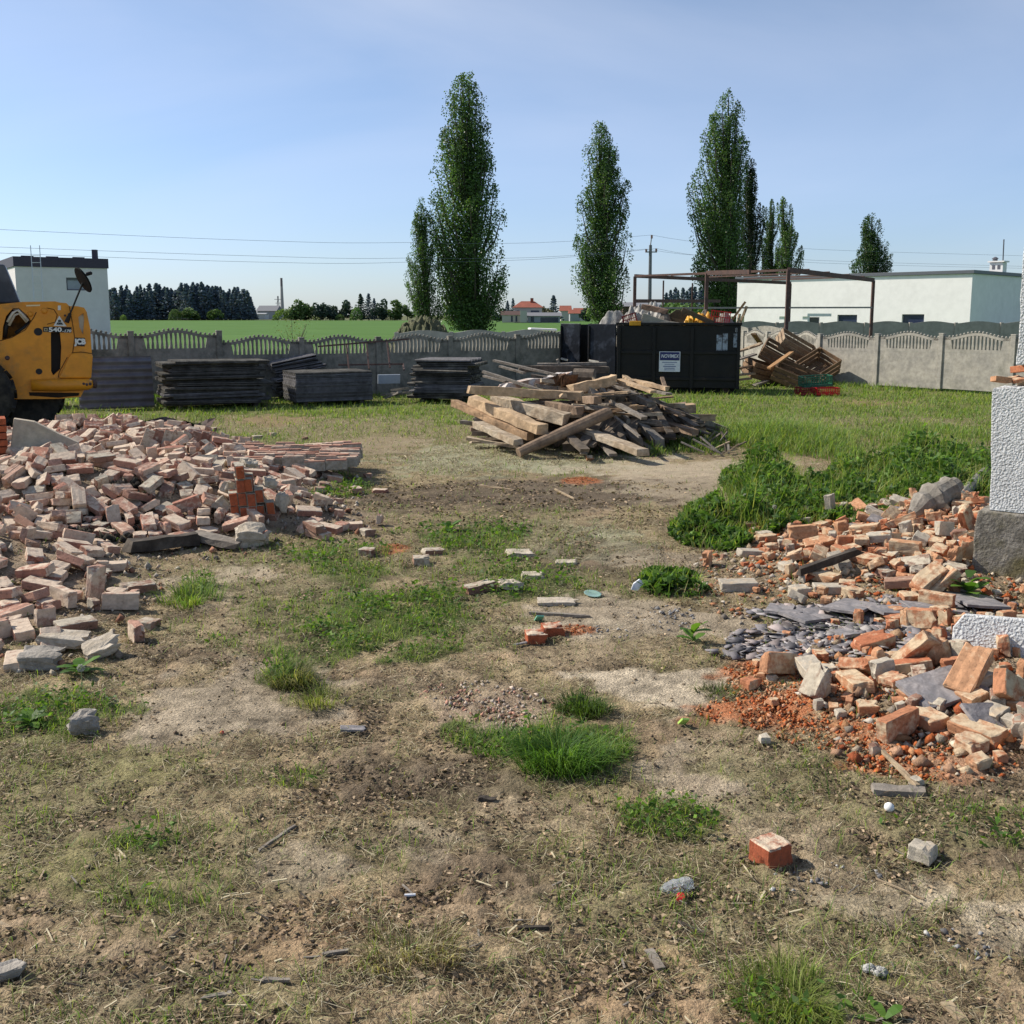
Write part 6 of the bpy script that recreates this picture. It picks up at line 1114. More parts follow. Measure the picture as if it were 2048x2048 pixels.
up_ = Vector((0, 0, 1)); q0, q1 = n0+ld*cur, f0; mb.prism([q0, q1, q1+up_*zt, q0+up_*zt], [q0+bd_*.3, q1+bd_*.3, q1+bd_*.3+up_*zt, q0+bd_*.3+up_*zt])
for a_, b_ in ((n0+bd_*.302, n0+bd_*11), (f0+bd_*.302, f0+bd_*11), (n0+bd_*11.002, f0+bd_*11.002)):
    dd = (b_-a_).normalized(); nn = Vector((dd.y, -dd.x, 0)); s_ = ld if a_ != f0+bd_*.302 else -ld
    if a_ == n0+bd_*11.002: s_ = bd_
    mb.prism([a_, b_, b_+up_*zt, a_+up_*zt], [a_+s_*.3, b_+s_*.3, b_+s_*.3+up_*zt, a_+s_*.3+up_*zt])
mb.build('wall', white_m, hall)
e_ = .12; pr = [n0-ld*e_-bd_*e_, f0+ld*e_-bd_*e_, f0+ld*e_+bd_*(11+e_), n0-ld*e_+bd_*(11+e_)]
rf = MB().prism([p+up_*(zt+.003) for p in pr], [p+up_*(zt+.2) for p in pr]).build('roof', greyroof, hall, bevel=.01)
for s0_, s1_, wz in holes:
    q0, q1 = n0+ld*s0_+bd_*.16, n0+ld*s1_+bd_*.16
    w_ = MB().prism([q0+up_*(wz-1.1), q1+up_*(wz-1.1), q1+up_*wz, q0+up_*wz], [q0+bd_*.05+up_*(wz-1.1), q1+bd_*.05+up_*(wz-1.1), q1+bd_*.05+up_*wz, q0+bd_*.05+up_*wz]).build('window', win_m, hall)
    MB().beam(q0+up_*(wz-.03)-bd_*.03, q1+up_*(wz-.03)-bd_*.03, .05, .06).build('frame', trim_m, w_)
cc_ = PL(1996, 538, n0+bd_*4.5, out); cc_.z = zt+.2; R = Matrix((ld, -bd_, up_)).transposed(); ch = MB().box(cc_+up_*.28, (.75, .6, .56), R).box(cc_+up_*.62, (.95, .8, .08), R).build('chimney', white_m, rf)
MB().box(cc_-bd_*.302+up_*.3+ld*.15, (.16, .02, .25), R).build('vent_hole', trim_m, rf); MB().box(cc_-bd_*.302+up_*.3-ld*.15, (.16, .02, .25), R).build('vent_hole', trim_m, rf); MB().lathe(cc_+up_*.66+ld*.2, [(.14, 0), (.14, .12), (.2, .15), (.05, .25)], 10).build('cowl', trim_m, rf)
MB().tube([cc_+up_*.66-ld*.25, cc_+up_*1.9-ld*.22], .035, 6).build('vent_pipe', greyroof, rf)
# porch on the hall's far end
pa = [PL(1440, 628, (13.5, 59, 0), out), PL(1615, 627, (13.5, 59, 0), out)]
porch = thing('porch', (pa[1].x, pa[1].y, 0), 'low flat roofed white porch before the left end of the hall', 'porch')
zp = pa[1].z; A, B = Vector((pa[0].x, pa[0].y, 0)), Vector((pa[1].x, pa[1].y, 0)); dp = (B-A).normalized()
MB().prism([A+up_*(zp-.16), B+up_*(zp-.16), B+up_*zp, A+up_*zp], [q+bd_*2.6 for q in (A+up_*(zp-.16), B+up_*(zp-.16), B+up_*zp, A+up_*zp)]).build('roof_slab', white_m, porch)
Lp = (B-A).length
for s_, w__ in ((.12, .22), (.27, .18), (.74, .3), (.995, .3)): q = A+dp*(Lp*s_-.16)+bd_*.2; MB().box(q+up_*(zp-.162)/2, (w__, .22, zp-.162), Matrix((dp, bd_, up_)).transposed()).build('pillar', white_m, porch)
MB().prism([A+dp*Lp*.8+bd_*1.5+up_*.3, A+dp*Lp*.97+bd_*1.5+up_*.3, A+dp*Lp*.97+bd_*1.5+up_*(zp-.2), A+dp*Lp*.8+bd_*1.5+up_*(zp-.2)], [A+dp*Lp*.8+bd_*1.6+up_*.3, A+dp*Lp*.97+bd_*1.6+up_*.3, A+dp*Lp*.97+bd_*1.6+up_*(zp-.2), A+dp*Lp*.8+bd_*1.6+up_*(zp-.2)]).build('window', win_m, porch)
# ------------------------------------------------------------------ steel frame of an old shelter
rust_m = mat('rusty_steel', (.13, .075, .06), (.09, .06, .055), nscale=4, var=.3, rough=.85)
fr = thing('steel_frame', (9.72, 36, 0), 'rust brown bare steel shelter frame behind the skip and fence', 'steel frame')
def fp(u, v, Z): q = P(u, v, Z); return q
N_, R_, L_, B_ = fp(1577, 541, 36), fp(1747, 561, 46), fp(1270, 553, 41.5), fp(1581, 567, 50)
for q, w__ in ((N_, .11), (R_, .12), (L_, .12), (B_, .10), (fp(1414, 547, 38.6), .12), (fp(1327, 561, 44), .06), (fp(1385, 566, 47), .06)): MB().box((q.x, q.y, q.z/2), (w__, w__, q.z)).build('post', rust_m, fr)
for a, b, s_ in ((N_, R_, .17), (N_, L_, .07), (L_, B_, .14), (fp(1414, 547, 38.6), fp(1500, 545, 36.8), .16)): MB().beam(a+up_*.02, b+up_*.02, s_*.6, s_).build('beam', rust_m, fr)
def lerp(a, b, t): return a*(1-t)+b*t
for t_ in (.2, .42, .66, .86): MB().beam(lerp(L_, B_, t_)+up_*.12, lerp(N_, R_, t_)+up_*.12, .05, .06).build('purlin', rust_m, fr)
rail = mat('grey_steel_rail', (.26, .25, .24), var=.2, rough=.6)
for a, b in ((fp(1296, 616, 42), fp(1747, 615, 46)), (fp(1270, 602, 41.5), fp(1440, 602, 49))): MB().beam(a, b, .06, .07 if a.z < 2.5 else .14).build('rail', rail if a.z < 2.45 else rust_m, fr)
# ------------------------------------------------------------------ white house on the left
hw = mat('house_render', (.74, .69, .68), (.70, .65, .64), nscale=1, var=.05, rough=.9); hband = mat('roof_band', (.06, .05, .075), var=.15, rough=.6)
h0 = Vector(((45-1024)/2048*49.5, 49.6, 0)); hd = Vector((.84, .54, 0)).normalized(); hn = Vector((.54, -.84, 0)).normalized(); hb_ = -hn
hu1 = PL(218, 600, h0, hn); h1 = Vector((hu1.x, hu1.y, 0)); hz = PL(45, 513, h0, hn).z; hzb = PL(45, 533, h0, hn).z
house = thing('white_house', h0, 'white flat roofed house with dark roof band behind the loader', 'building')
wp = [PL(132, 555, h0, hn), PL(172, 581, h0, hn)]; wa, wb = (Vector((wp[0].x, wp[0].y, 0))-h0).length, (Vector((wp[1].x, wp[1].y, 0))-h0).length; Lf = (h1-h0).length
mb = MB()
def wallpc(a_, b_, za, zb_): q0, q1 = h0+hd*a_, h0+hd*b_; mb.prism([q0+up_*za, q1+up_*za, q1+up_*zb_, q0+up_*zb_], [q+hb_*.3 for q in (q0+up_*za, q1+up_*za, q1+up_*zb_, q0+up_*zb_)])
wallpc(0, wa, 0, hzb); wallpc(wb, Lf, 0, hzb); wallpc(wa, wb, 0, wp[1].z); wallpc(wa, wb, wp[0].z, hzb)
for o_, s_ in ((h0, 1), (h1, -1)): mb.prism([o_+hb_*.302, o_+hb_*8, o_+hb_*8+up_*hzb, o_+hb_*.302+up_*hzb], [q+hd*.3*s_ for q in (o_+hb_*.302, o_+hb_*8, o_+hb_*8+up_*hzb, o_+hb_*.302+up_*hzb)])
mb.build('wall', hw, house)
pr = [h0-hd*.06-hb_*.06, h1+hd*.06-hb_*.06, h1+hd*.06+hb_*8.1, h0-hd*.06+hb_*8.1]
rf = MB().prism([p+up_*(hzb+.003) for p in pr], [p+up_*hz for p in pr]).build('roof', hband, house)
q = PL(194, 512, h0, hn); MB().box(q+hb_*.5+up_*.08, (.22, .22, .5)).build('vent', hband, rf)
for u in (55, 105, 158): q = PL(u, 513, h0, hn); MB().beam(Vector((q.x, q.y, hz+.03))-hd*.25+hb_*.3, Vector((q.x, q.y, hz+.03))+hd*.3+hb_*.3, .1, .06).build('roof_cap', hband, rf)
q0, q1 = h0+hd*wa+hb_*.14, h0+hd*wb+hb_*.14; w_ = MB().prism([q0+up_*wp[1].z, q1+up_*wp[1].z, q1+up_*wp[0].z, q0+up_*wp[0].z], [q+hb_*.05 for q in (q0+up_*wp[1].z, q1+up_*wp[1].z, q1+up_*wp[0].z, q0+up_*wp[0].z)]).build('window', mat('grey_blind_glass', (.20, .23, .28), (.30, .33, .37), nscale=1, rough=.15, var=.1, spec=.6), house)
MB().beam(q0+up_*(wp[0].z-.06)-hb_*.03, q1+up_*(wp[0].z-.06)-hb_*.03, .05, .11).beam(q0+up_*(wp[1].z+.03)-hb_*.03, q1+up_*(wp[1].z+.03)-hb_*.03, .05, .06).beam(q0+up_*wp[1].z-hb_*.03+hd*.03, q0+up_*wp[0].z-hb_*.03+hd*.03, .05, .05, up=(1, 0, 0)).build('frame', trim_m, w_)
alu = mat('ladder_aluminium', (.62, .62, .60), var=.1, rough=.4, metal=.4)
lad = thing('ladder', PL(80, 700, h0-hb_*1.0, hn)*1, 'aluminium ladder leaning on the front of the white house', 'ladder'); tl, tr = PL(61, 491, h0-hb_*.25, hn), PL(79, 491, h0-hb_*.25, hn); bl_, br_ = PL(74, 690, h0-hb_*1.3, hn), PL(92, 690, h0-hb_*1.3, hn)
for a, b in ((bl_, tl), (br_, tr)): MB().beam(a, b, .035, .06).build('rail', alu, lad)
for k in range(14): MB().beam(lerp(bl_, tl, k/14.5), lerp(br_, tr, k/14.5), .025, .025).build('rung', alu, lad)
# ------------------------------------------------------------------ yellow telescopic loader
yel = mat('loader_yellow', (.80, .31, .018), (.68, .25, .018), nscale=1.6, var=.14, rough=.42, spec=.4, col3=(.34, .17, .05), n3=2.6, ramp3=(.55, .8)); blk = mat('black_plastic', (.014, .014, .016), var=.2, rough=.5); rub = mat('tyre_rubber', (.018, .017, .016), (.05, .045, .035), nscale=5, var=.3, rough=.9)
dk = mat('dark_recess', (.03, .018, .010), var=.3, rough=.9); stl = mat('hydraulic_steel', (.62, .56, .48), var=.2, rough=.5, metal=.1); matb = mat('matt_black', (.012, .012, .013), var=.2, rough=.85, spec=.08); wht = mat('white_decal', (.75, .74, .70), var=.05, rough=.5); glassd = mat('cab_glass', (.035, .045, .065), var=.1, rough=.1, spec=.5)
T0 = Vector(((90-1024)/2048*18.9, 18.6, 0)); td = Vector((.91, .41, 0)).normalized(); tn = Vector((.41, -.91, 0)).normalized(); tb = -tn
Q = lambda zx, zy, dpt=0.0: PL(zx*.1346, 600+zy*.13458, T0+tb*dpt, tn)
ldr = thing('telescopic_loader', (T0.x, T0.y, 0), 'yellow telescopic loader with round mirror parked at the left edge', 'loader')
def plate(poly, d0, d1, name, m, parent, bevel=.02): return MB().prism([Q(*p)-tb*0+tb*d0 for p in poly], [Q(*p)+tb*d1 for p in poly]).build(name, m, parent, bevel=bevel)
# the side is split round its openings so they are real holes
def strip(poly, name='body', d1=.9, m=yel): return plate(poly, 0, d1, name, m, ldr, .008)
body = MB()
outer = [(-900, 60), (0, 62), (330, 28), (820, 20), (900, 40), (985, 45), (1030, 90), (1150, 92), (1250, 115), (1290, 180), (1340, 420), (1365, 790), (1375, 830), (1340, 1150), (1200, 1440), (870, 1470), (-900, 1480)]
op1 = [(30, 590), (45, 400), (90, 240), (190, 125), (280, 120), (400, 220), (465, 310), (380, 420), (240, 520), (120, 570)]
op2 = [(755, 480), (890, 480), (912, 700), (895, 1030), (790, 1122), (760, 1060)]
op3 = [(1165, 255), (1240, 190), (1250, 300), (1235, 515), (1180, 400)]
bm = bmesh.new()
def ringv(poly, d): return [bm.verts.new(Q(*p)+tb*d-Vector(OFF[ldr.name])) for p in poly]
loops = [ringv(p, 0) for p in (outer, op1, op2, op3)]; edges = []
for lp_ in loops: edges += [bm.edges.new((lp_[i], lp_[(i+1) % len(lp_)])) for i in range(len(lp_))]
bmesh.ops.triangle_fill(bm, use_beauty=True, use_dissolve=False, edges=edges)
for lp_, dep, pol in ((loops[0], 2.1, outer), (loops[1], .35, op1), (loops[2], .25, op2), (loops[3], .06, op3)):
    bk = ringv(pol, dep)
    for i in range(len(lp_)): bm.faces.new((lp_[i], lp_[(i+1) % len(lp_)], bk[(i+1) % len(lp_)], bk[i]))
    if pol is outer: bm.faces.new(bk)
bmesh.ops.recalc_face_normals(bm, faces=bm.faces); me = bpy.data.meshes.new('body'); bm.to_mesh(me); bm.free(); me.materials.append(yel)
bo = bpy.data.objects.new('body', me); C.objects.link(bo); bo.parent = ldr; OFF[bo.name] = OFF[ldr.name]
plate(op1, .352, .37, 'recess', mat('recess_orange', (.33, .14, .02), (.05, .03, .02), nscale=3, var=.4, rough=.8), ldr, 0)
plate(op2, .252, .27, 'recess', blk, ldr, 0)
plate([(1150, 180), (1260, 180), (1260, 530), (1150, 530)], .062, .075, 'recess', mat('painted_bright_view', (.6, .6, .5), var=.1), ldr, 0)  # pale panel painted as the bright view through this opening
for k, (pts) in enumerate([[(110, 330), (190, 190), (270, 150), (420, 310)], [(130, 380), (215, 220), (290, 200), (400, 330)], [(160, 300), (175, 160), (260, 135), (395, 235)]]): MB().tube([Q(*p)+tb*(.03+.04*k) for p in pts], .026, 8).build('hose', stl, ldr, smooth=True)
MB().tube([Q(60, 560)+tb*.1, Q(80, 400)+tb*.1, Q(130, 250)+tb*.1, Q(200, 150)+tb*.1], .045, 8).build('hose', blk, ldr, smooth=True)
MB().tube([Q(440, 330)+tb*.1, Q(360, 420)+tb*.1, Q(230, 500)+tb*.1], .04, 8).build('hose', blk, ldr, smooth=True)
plate([(1065, 790), (1200, 778), (1365, 800), (1378, 840), (1355, 1165), (870, 1165), (1020, 850)], -.06, .3, 'counterweight', yel, ldr, .03)
MB().tube([Q(470, 1265)-tb*.02, Q(900, 1262)-tb*.06, Q(1300, 1250)-tb*.06, Q(1370, 1245)-tb*.02], [.105, .115, .105, .07], 14).build('bumper', yel, ldr, smooth=True)
MB().lathe(Q(1400, 1245)-tb*.02, [(.05, -.03), (.085, -.02), (.085, .03), (.05, .05)], 12, Matrix((tn, up_, td)).transposed()).build('tow_eye', rust_m, ldr)
plate([(430, 1370), (1180, 1380), (1170, 1420), (870, 1450), (440, 1420)], -.012, .05, 'sill', dk, ldr, 0)
for zx, zy, r_ in ((567, 472, .07), (580, 1062, .055)): MB().lathe(Q(zx, zy), [(r_, -.05), (r_, .006)], 16, Matrix((td, up_, tn)).transposed()).build('port', blk, ldr)
for zx, zy, r_ in ((660, 160, .055), (110, 860, .04), (450, 210, .05), (1180, 1115, .025), (965, 230, .02)): MB().lathe(Q(zx, zy), [(r_, -.02), (r_, .012), (r_*.6, .035)], 12, Matrix((td, up_, tn)).transposed()).build('pin', yel if r_ > .045 else rust_m, ldr)
plate([(385, 75), (600, 68), (590, 90), (390, 96)], -.012, 0, 'grab_strip', mat('pale_grab', (.8, .66, .4), var=.05), ldr, 0)
plate([(860, 82), (903, 82), (903, 150), (860, 150)], -.01, -.002, 'decal', wht, ldr, 0)
pl = plate([(643, 398), (1062, 404), (1058, 486), (640, 474)], -.012, -.002, 'badge', blk, ldr, 0)
lettering('540', .108, Q(820, 443)-tb*.013, td, tn, wht, pl, bold=.004, sx=1.35); lettering('-170', .066, Q(988, 462)-tb*.013, td, tn, wht, pl, bold=.002, sx=1.25, shear=.2)
MB().prism([Q(*p)-tb*.0135 for p in ((655, 416), (708, 418), (706, 466), (655, 464))], [Q(*p)-tb*.0125 for p in ((655, 416), (708, 418), (706, 466), (655, 464))]).build('emblem', mat('gold_decal', (.42, .36, .22), var=.1), pl)
MB().prism([Q(*p)-tb*.015 for p in ((670, 428), (694, 430), (692, 454), (670, 452))], [Q(*p)-tb*.014 for p in ((670, 428), (694, 430), (692, 454), (670, 452))]).build('emblem_hole', blk, pl)
pl = plate([(1118, 558), (1262, 564), (1258, 690), (1116, 680)], -.012, -.002, 'badge', blk, ldr, 0)
lettering('JCB', .132, Q(1192, 622)-tb*.013, td, tn, wht, pl, bold=.009, sx=.88)
tri = plate([(880, 235), (990, 392), (796, 384)], -.022, -.013, 'warning_triangle', wht, ldr, 0)
MB().prism([Q(*p)-tb*.0245 for p in ((882, 285), (938, 372), (836, 367))], [Q(*p)-tb*.0235 for p in ((882, 285), (938, 372), (836, 367))]).build('triangle_field', mat('grey_decal', (.35, .36, .36), var=.1), tri)
lettering('RE', .04, Q(884, 312)-tb*.025, td, tn, blk, tri, bold=.003); lettering('AUPAL', .04, Q(888, 352)-tb*.025, td, tn, blk, tri, bold=.003, sx=.85)
def wheel(c, r_, wd_):
    Rw = Matrix((td, up_, tn)).transposed(); w_ = MB().lathe(c, [(r_*.55, -wd_/2), (r_*.9, -wd_/2), (r_, -wd_*.36), (r_, wd_*.36), (r_*.9, wd_/2), (r_*.55, wd_/2)], 36, Rw)
    for k in range(24):
        a = 2*PI*k/24; w_.box(c+Rw@Vector((math.cos(a)*r_*1.0, math.sin(a)*r_*1.0, wd_*.2*(1 if k % 2 else -1))), (.09, .05, wd_*.55), Rw@Matrix.Rotation(a, 3, 'Z')@Matrix.Rotation(.5 if k % 2 else -.5, 3, 'X'))
    w_ = w_.build('wheel', rub, ldr); MB().lathe(c+tn*wd_*.30, [(r_*.54, -.02), (r_*.54, .03), (r_*.4, -.01), (r_*.15, -.01), (r_*.12, .05)], 24, Rw).build('rim', dk, w_)
c = Q(360, 1400)+tb*.5; c.z = .66; wheel(c, .64, .45); c2 = c+tb*1.5; wheel(c2, .64, .45)
c = Q(-420, 1340)-tb*.25; c.z = .70; wheel(c, .68, .48); 
MB().prism([Q(-300, 900)-tb*.3, Q(-60, 930)-tb*.3, Q(140, 1150)-tb*.3, Q(-60, 1180)-tb*.3], [Q(-300, 900), Q(-60, 930), Q(140, 1150), Q(-60, 1180)]).build('mudguard', mat('blue_black_plastic', (.03, .03, .045), var=.2, rough=.5), ldr, bevel=.02) if False else None
cabp = [(-900, -600), (0, -560), (40, -560), (60, -520), (290, 40), (-900, 70)]
MB().prism([Q(*p)+tb*.7 for p in cabp], [Q(*p)+tb*1.7 for p in cabp]).build('cab', mat('cab_dark', (.045, .05, .065), (.10, .11, .13), nscale=2, var=.15, rough=.35), ldr, bevel=.03)
seam = mat('panel_seam', (.10, .045, .012), var=.2, rough=.9)
for pts in ([(1030, 95), (1075, 330), (1110, 560), (1080, 780), (1065, 790)], [(0, 605), (180, 555), (380, 440), (500, 260), (540, 180)], [(1000, 850), (940, 960), (880, 1070), (865, 1150)], [(700, 120), (800, 140), (850, 220), (820, 330), (700, 360)], [(1065, 786), (1200, 773), (1368, 796)]): MB().tube([Q(*p)-tb*.003 for p in pts], .007, 5).build('panel_seam', seam, ldr, smooth=True)
for zx, zy in ((1240, 1240), (1285, 1248), (1335, 1240)): MB().lathe(Q(zx, zy)-tb*.15, [(.028, -.02), (.028, .012), (.012, .02)], 8, Matrix((td, up_, tn)).transposed()).build('bolt', rust_m, ldr)
arm0, arm1 = Q(990, 330)-tb*.06, Q(1275, -375)-tb*.25
MB().tube([arm0, lerp(arm0, arm1, .18)], [.045, .03], 8).build('mirror_joint', blk, ldr); MB().tube([arm0, lerp(arm0, arm1, .3), arm1, arm1+td*.10+up_*.03], .017, 8).build('mirror_arm', blk, ldr)
mc = Q(1225, -290)-tb*.3; ax = (tn*-.35+td*.85-up_*-.35).normalized(); ax = (td*.80+up_*.42-tn*.25).normalized(); zx_ = ax; xx_ = zx_.cross(up_).normalized(); yy_ = zx_.cross(xx_); 
mv = MB().lathe((0, 0, 0), [(.02, .07), (.13, .055), (.235, .02), (.245, 0), (.235, -.01), (.05, -.012)], 24, Matrix((xx_, yy_, zx_)).transposed()); mv.v = [tuple(mc+Vector(q)) for q in mv.v]; mv.build('mirror', matb, ldr, smooth=False)
MB().tube([arm1, arm1+td*.09+up_*.03], .035, 8).build('mirror_clamp', blk, ldr)
# ------------------------------------------------------------------ corrugated sheets by the fence
asb = mat('old_fibre_cement', (.19, .18, .185), (.12, .115, .11), nscale=2.5, var=.35, rough=.95, bump=.3, bscale=40, col3=(.26, .25, .24), n3=1.1); asb_d = mat('mossy_fibre_cement', (.13, .12, .105), (.07, .065, .055), nscale=3, var=.4, rough=.95, bump=.3, bscale=40, col3=(.24, .22, .18), n3=2.0)
tin = mat('galvanised_sheet', (.17, .175, .20), (.12, .12, .14), nscale=1.5, var=.2, rough=.6, metal=.2, col3=(.22, .13, .09), n3=2.0, ramp3=(.6, .8))
def corr(o, xd, wd_, L_, zd, wl=.15, amp=.022, n=None, name='sheet', m=asb, parent=None, th=.007, wave_along_x=False):
    """corrugated sheet: waves across 'wd_' (direction zd), ridges running along xd"""
    o = Vector(o); xd = Vector(xd).normalized(); zd = Vector(zd).normalized(); nn = xd.cross(zd).normalized(); k = max(8, int(wd_/wl*8)); V = []
    for s_ in (0, 1):
        for j in (0, 1):
            for i in range(k+1): t_ = wd_*i/k; V.append(o+zd*t_+xd*L_*j+nn*(amp*math.sin(2*PI*t_/wl)+th*s_))
    w_ = k+1; Fq = []
    for i in range(k): Fq += [(i, i+1, w_+i+1, w_+i), (2*w_+i+1, 2*w_+i, 3*w_+i, 3*w_+i+1), (i+1, i, 2*w_+i, 2*w_+i+1), (w_+i, w_+i+1, 3*w_+i+1, 3*w_+i)]
    return V, Fq
fd = Vector((.9, .44, 0)).normalized(); fn_ = Vector((.44, -.9, 0)).normalized()
s0_ = PL(178, 800, (-7.6, 23.6, 0), fn_); s1_ = PL(308, 800, (-7.6, 23.6, 0), fn_); s0_.z = .02; top_ = PL(240, 713, (-7.6, 23.6, 0), fn_).z
V, Fq = corr(s0_-fd*.2, fd, top_, (s1_-s0_).length+.2, (Vector((0, 0, 1))-fn_*.22), wl=.17, amp=.024)
tag(MB().add(V, Fq).build('corrugated_sheet', tin), 'corrugated metal sheet leaning on the fence beside the loader', 'metal sheet')
def stack(name, label, u0, u1, vb, Y, hgt, depth, n, m, jx, jz, skew=0.0, amp=.025, end=True, wl=.16, xd=None, tilt=0.0):
    X_ = Vector(xd) if xd else fd; X_.normalize(); Yd = Vector((-X_.y, X_.x, 0)); a = P(u0, vb, Y); b = P(u1, vb, Y); L_ = (b-a).length; o = Vector((a.x, a.y, 0.0)); t = thing(name, o, label, 'sheet stack')
    r = random.Random(len(label)); th = hgt/n
    MB().beam(o+X_*.25+Yd*.05+up_*.05, o+X_*.25+Yd*depth+up_*.05, .1, .1).beam(o+X_*(L_-.25)+Yd*.05+up_*.05, o+X_*(L_-.25)+Yd*depth+up_*.05, .1, .1).build('bearer', tim_d, t)
    for i in range(n):
        z = .10+th*(i+.5); sx = r.uniform(-jx, jx)+skew*i/n; V, Fq = corr(o+X_*sx+Yd*r.uniform(-jx, jx*.5)+up_*(z+r.uniform(-jz, jz)), X_+up_*(r.uniform(-jz, jz)*1.2+tilt), depth, L_*r.uniform(1-jx*.5, 1), Yd+up_*r.uniform(-jz, jz)*.6, wl=wl, amp=amp, th=th*r.uniform(.55, .95)); MB().add(V, Fq).build('sheet', m if r.random() < .72 else (asb if m is asb_d else asb_d), t)
stack('sheet_stack', 'tallest dark stack of ragged mossy roofing sheets, leftmost of the stacks', 338, 535, 800, 22.6, .98, 1.2, 24, asb_d, .17, .02)
stack('sheet_stack', 'loose tilted heap of roofing sheets behind the gap between two stacks', 555, 655, 760, 25.6, .75, .9, 9, asb, .16, .03, tilt=.18)
stack('sheet_stack', 'neat low grey stack of corrugated sheets in the middle', 592, 752, 794, 23.6, .66, 1.2, 30, asb, .015, .002)
stack('sheet_stack', 'dark stack of corrugated sheets showing wavy ends beside the timber pile', 822, 940, 795, 24.6, .92, 1.25, 20, asb_d, .12, .014, xd=(.98, -.2, 0), skew=.1)
stick(312, 765, 345, 722, .05, .04, wood_g, 'pole', 'grey wooden pole leaning on the left end of the tallest sheet stack', 'pole', .1, .75)
rf_ = thing('bed_frame', P(640, 742, 26.0), 'rusty angle iron frame leaning on the dark fence', 'metal frame')
for a, b in (((636, 693), (818, 678)), ((693, 690), (698, 740)), ((733, 685), (738, 738)), ((774, 683), (780, 735)), ((677, 730), (806, 728)), ((806, 728), (808, 740))): MB().beam(P(*a, 26.3), P(*b, 25.7), .035, .04).build('iron_bar', rust_m, rf_)
bb = P(756, 752, 25.2); tag(MB().box(P(778, 758, 25.2), (.55, .04, .22), Euler((.1, 0, .3)).to_matrix()).build('board', mat('pale_blue_board', (.42, .47, .55), var=.1, rough=.6)), 'pale blue board lying low between the two right stacks', 'board')
for i, (u0, v0, u1, v1, l) in enumerate([(762, 790, 822, 785, 'grey scrap board at the left foot of the wavy ended stack'), (770, 796, 800, 784, 'short grey scrap stick crossing the scrap board'), (785, 780, 820, 776, 'scrap lath behind the scrap board')]):
    a, b = P(u0, v0, 24.6), P(u1, v1, 24.4); a.z = max(a.z, .06); b.z = max(b.z, .05); tag(MB().beam(a, b, .09, .05, jit=.01).build('scrap_board', wood_g), l, 'board')
# ------------------------------------------------------------------ rubbish skip
skip_m = mat('skip_black_paint', (.011, .011, .011), (.018, .015, .013), nscale=2, var=.3, rough=.5, bump=.12, bscale=6, spec=.25, col3=(.06, .035, .025), n3=3, ramp3=(.62, .8)); skin = mat('skip_inside', (.03, .025, .02), var=.3, rough=.9)
door_m = mat('skip_steel_sheen', (.016, .018, .024), (.07, .078, .10), nscale=2.5, var=.3, rough=.38, bump=.25, bscale=5, metal=.4, ramp=(.5, .68))  # bluish sheen on the door steel painted in as lighter patches
K1 = Vector((6.05, 27.3, 0)); K2 = Vector((2.84, 28.0, 0)); kd = (K1-K2).normalized(); kn = Vector((kd.y, -kd.x, 0)); kb = -kn; KL = (K1-K2).length; KH = 1.83; KW = 2.2; Kz = .16
RK = Matrix((kd, kb, up_)).transposed()
sk = thing('rubbish_skip', K2, 'black steel rubbish skip full of waste standing behind the timber pile', 'skip')
def kp(a, b, z): return K2+kd*a+kb*b+up_*z
def kbox(mb, a0, a1, b0, b1, z0, z1): return mb.box(kp((a0+a1)/2, (b0+b1)/2, (z0+z1)/2), (a1-a0, b1-b0, z1-z0), RK)
mb = MB(); kbox(mb, 0, KL, 0, .05, Kz, KH); kbox(mb, 0, KL, KW-.05, KW, Kz, KH); kbox(mb, KL-.05, KL, .052, KW-.052, Kz, KH); kbox(mb, 0, KL-.052, .052, KW-.052, Kz, Kz+.06); mb.build('body', skip_m, sk, bevel=.008)
for a in (.03, .97, 1.98, KL-.09): kbox(MB(), a, a+.09, -.07, -.002, Kz-.02, KH-.06).build('upright_rib', skip_m, sk, bevel=.012)
for z in (1.06, .36): kbox(MB(), .12, KL-.02, -.045, -.003, z, z+.09).build('side_rail', skip_m, sk, bevel=.012)
mb = MB(); kbox(mb, -.02, KL+.03, -.06, .07, KH+.002, KH+.07); kbox(mb, -.02, KL+.03, KW-.07, KW+.06, KH+.002, KH+.07); mb.build('top_rim', skip_m, sk, bevel=.012)
mb = MB(); kbox(mb, .1, KL-.1, .35, .52, .02, Kz-.002); kbox(mb, .1, KL-.1, KW-.52, KW-.35, .02, Kz-.002); mb.build('skid', skip_m, sk)
for a in (.4, KL-.35): MB().tube([kp(a, .2, .10), kp(a, .34, .10)], .098, 14).tube([kp(a, KW-.34, .10), kp(a, KW-.2, .10)], .098, 14).build('roller', rust_m, sk)
d1 = [kp(-.01, 0, 0), Vector((2.10, 28.55, 0))]; d2 = [Vector((1.94, 29.2, 0)), Vector((1.41, 29.75, 0))]
for a, b in (d1, d2):
    dd = (b-a).normalized(); nn = Vector((-dd.y, dd.x, 0)); dr = MB().box(lerp(a, b, .5)+up_*(Kz+KH)/2, ((b-a).length-.02, .05, KH-Kz+.06), Matrix((dd, nn, up_)).transposed()).build('door', door_m, sk, bevel=.01)
    f = -nn if nn.y > 0 else nn
    MB().tube([lerp(a, b, .93)+f*.05+up_*.3, lerp(a, b, .93)+f*.05+up_*1.8], .022, 8).build('locking_bar', skip_m, dr)
    MB().beam(lerp(a, b, .9)+f*.07+up_*.86, lerp(a, b, .55)+f*.07+up_*.82, .03, .05).build('handle', stl, dr)
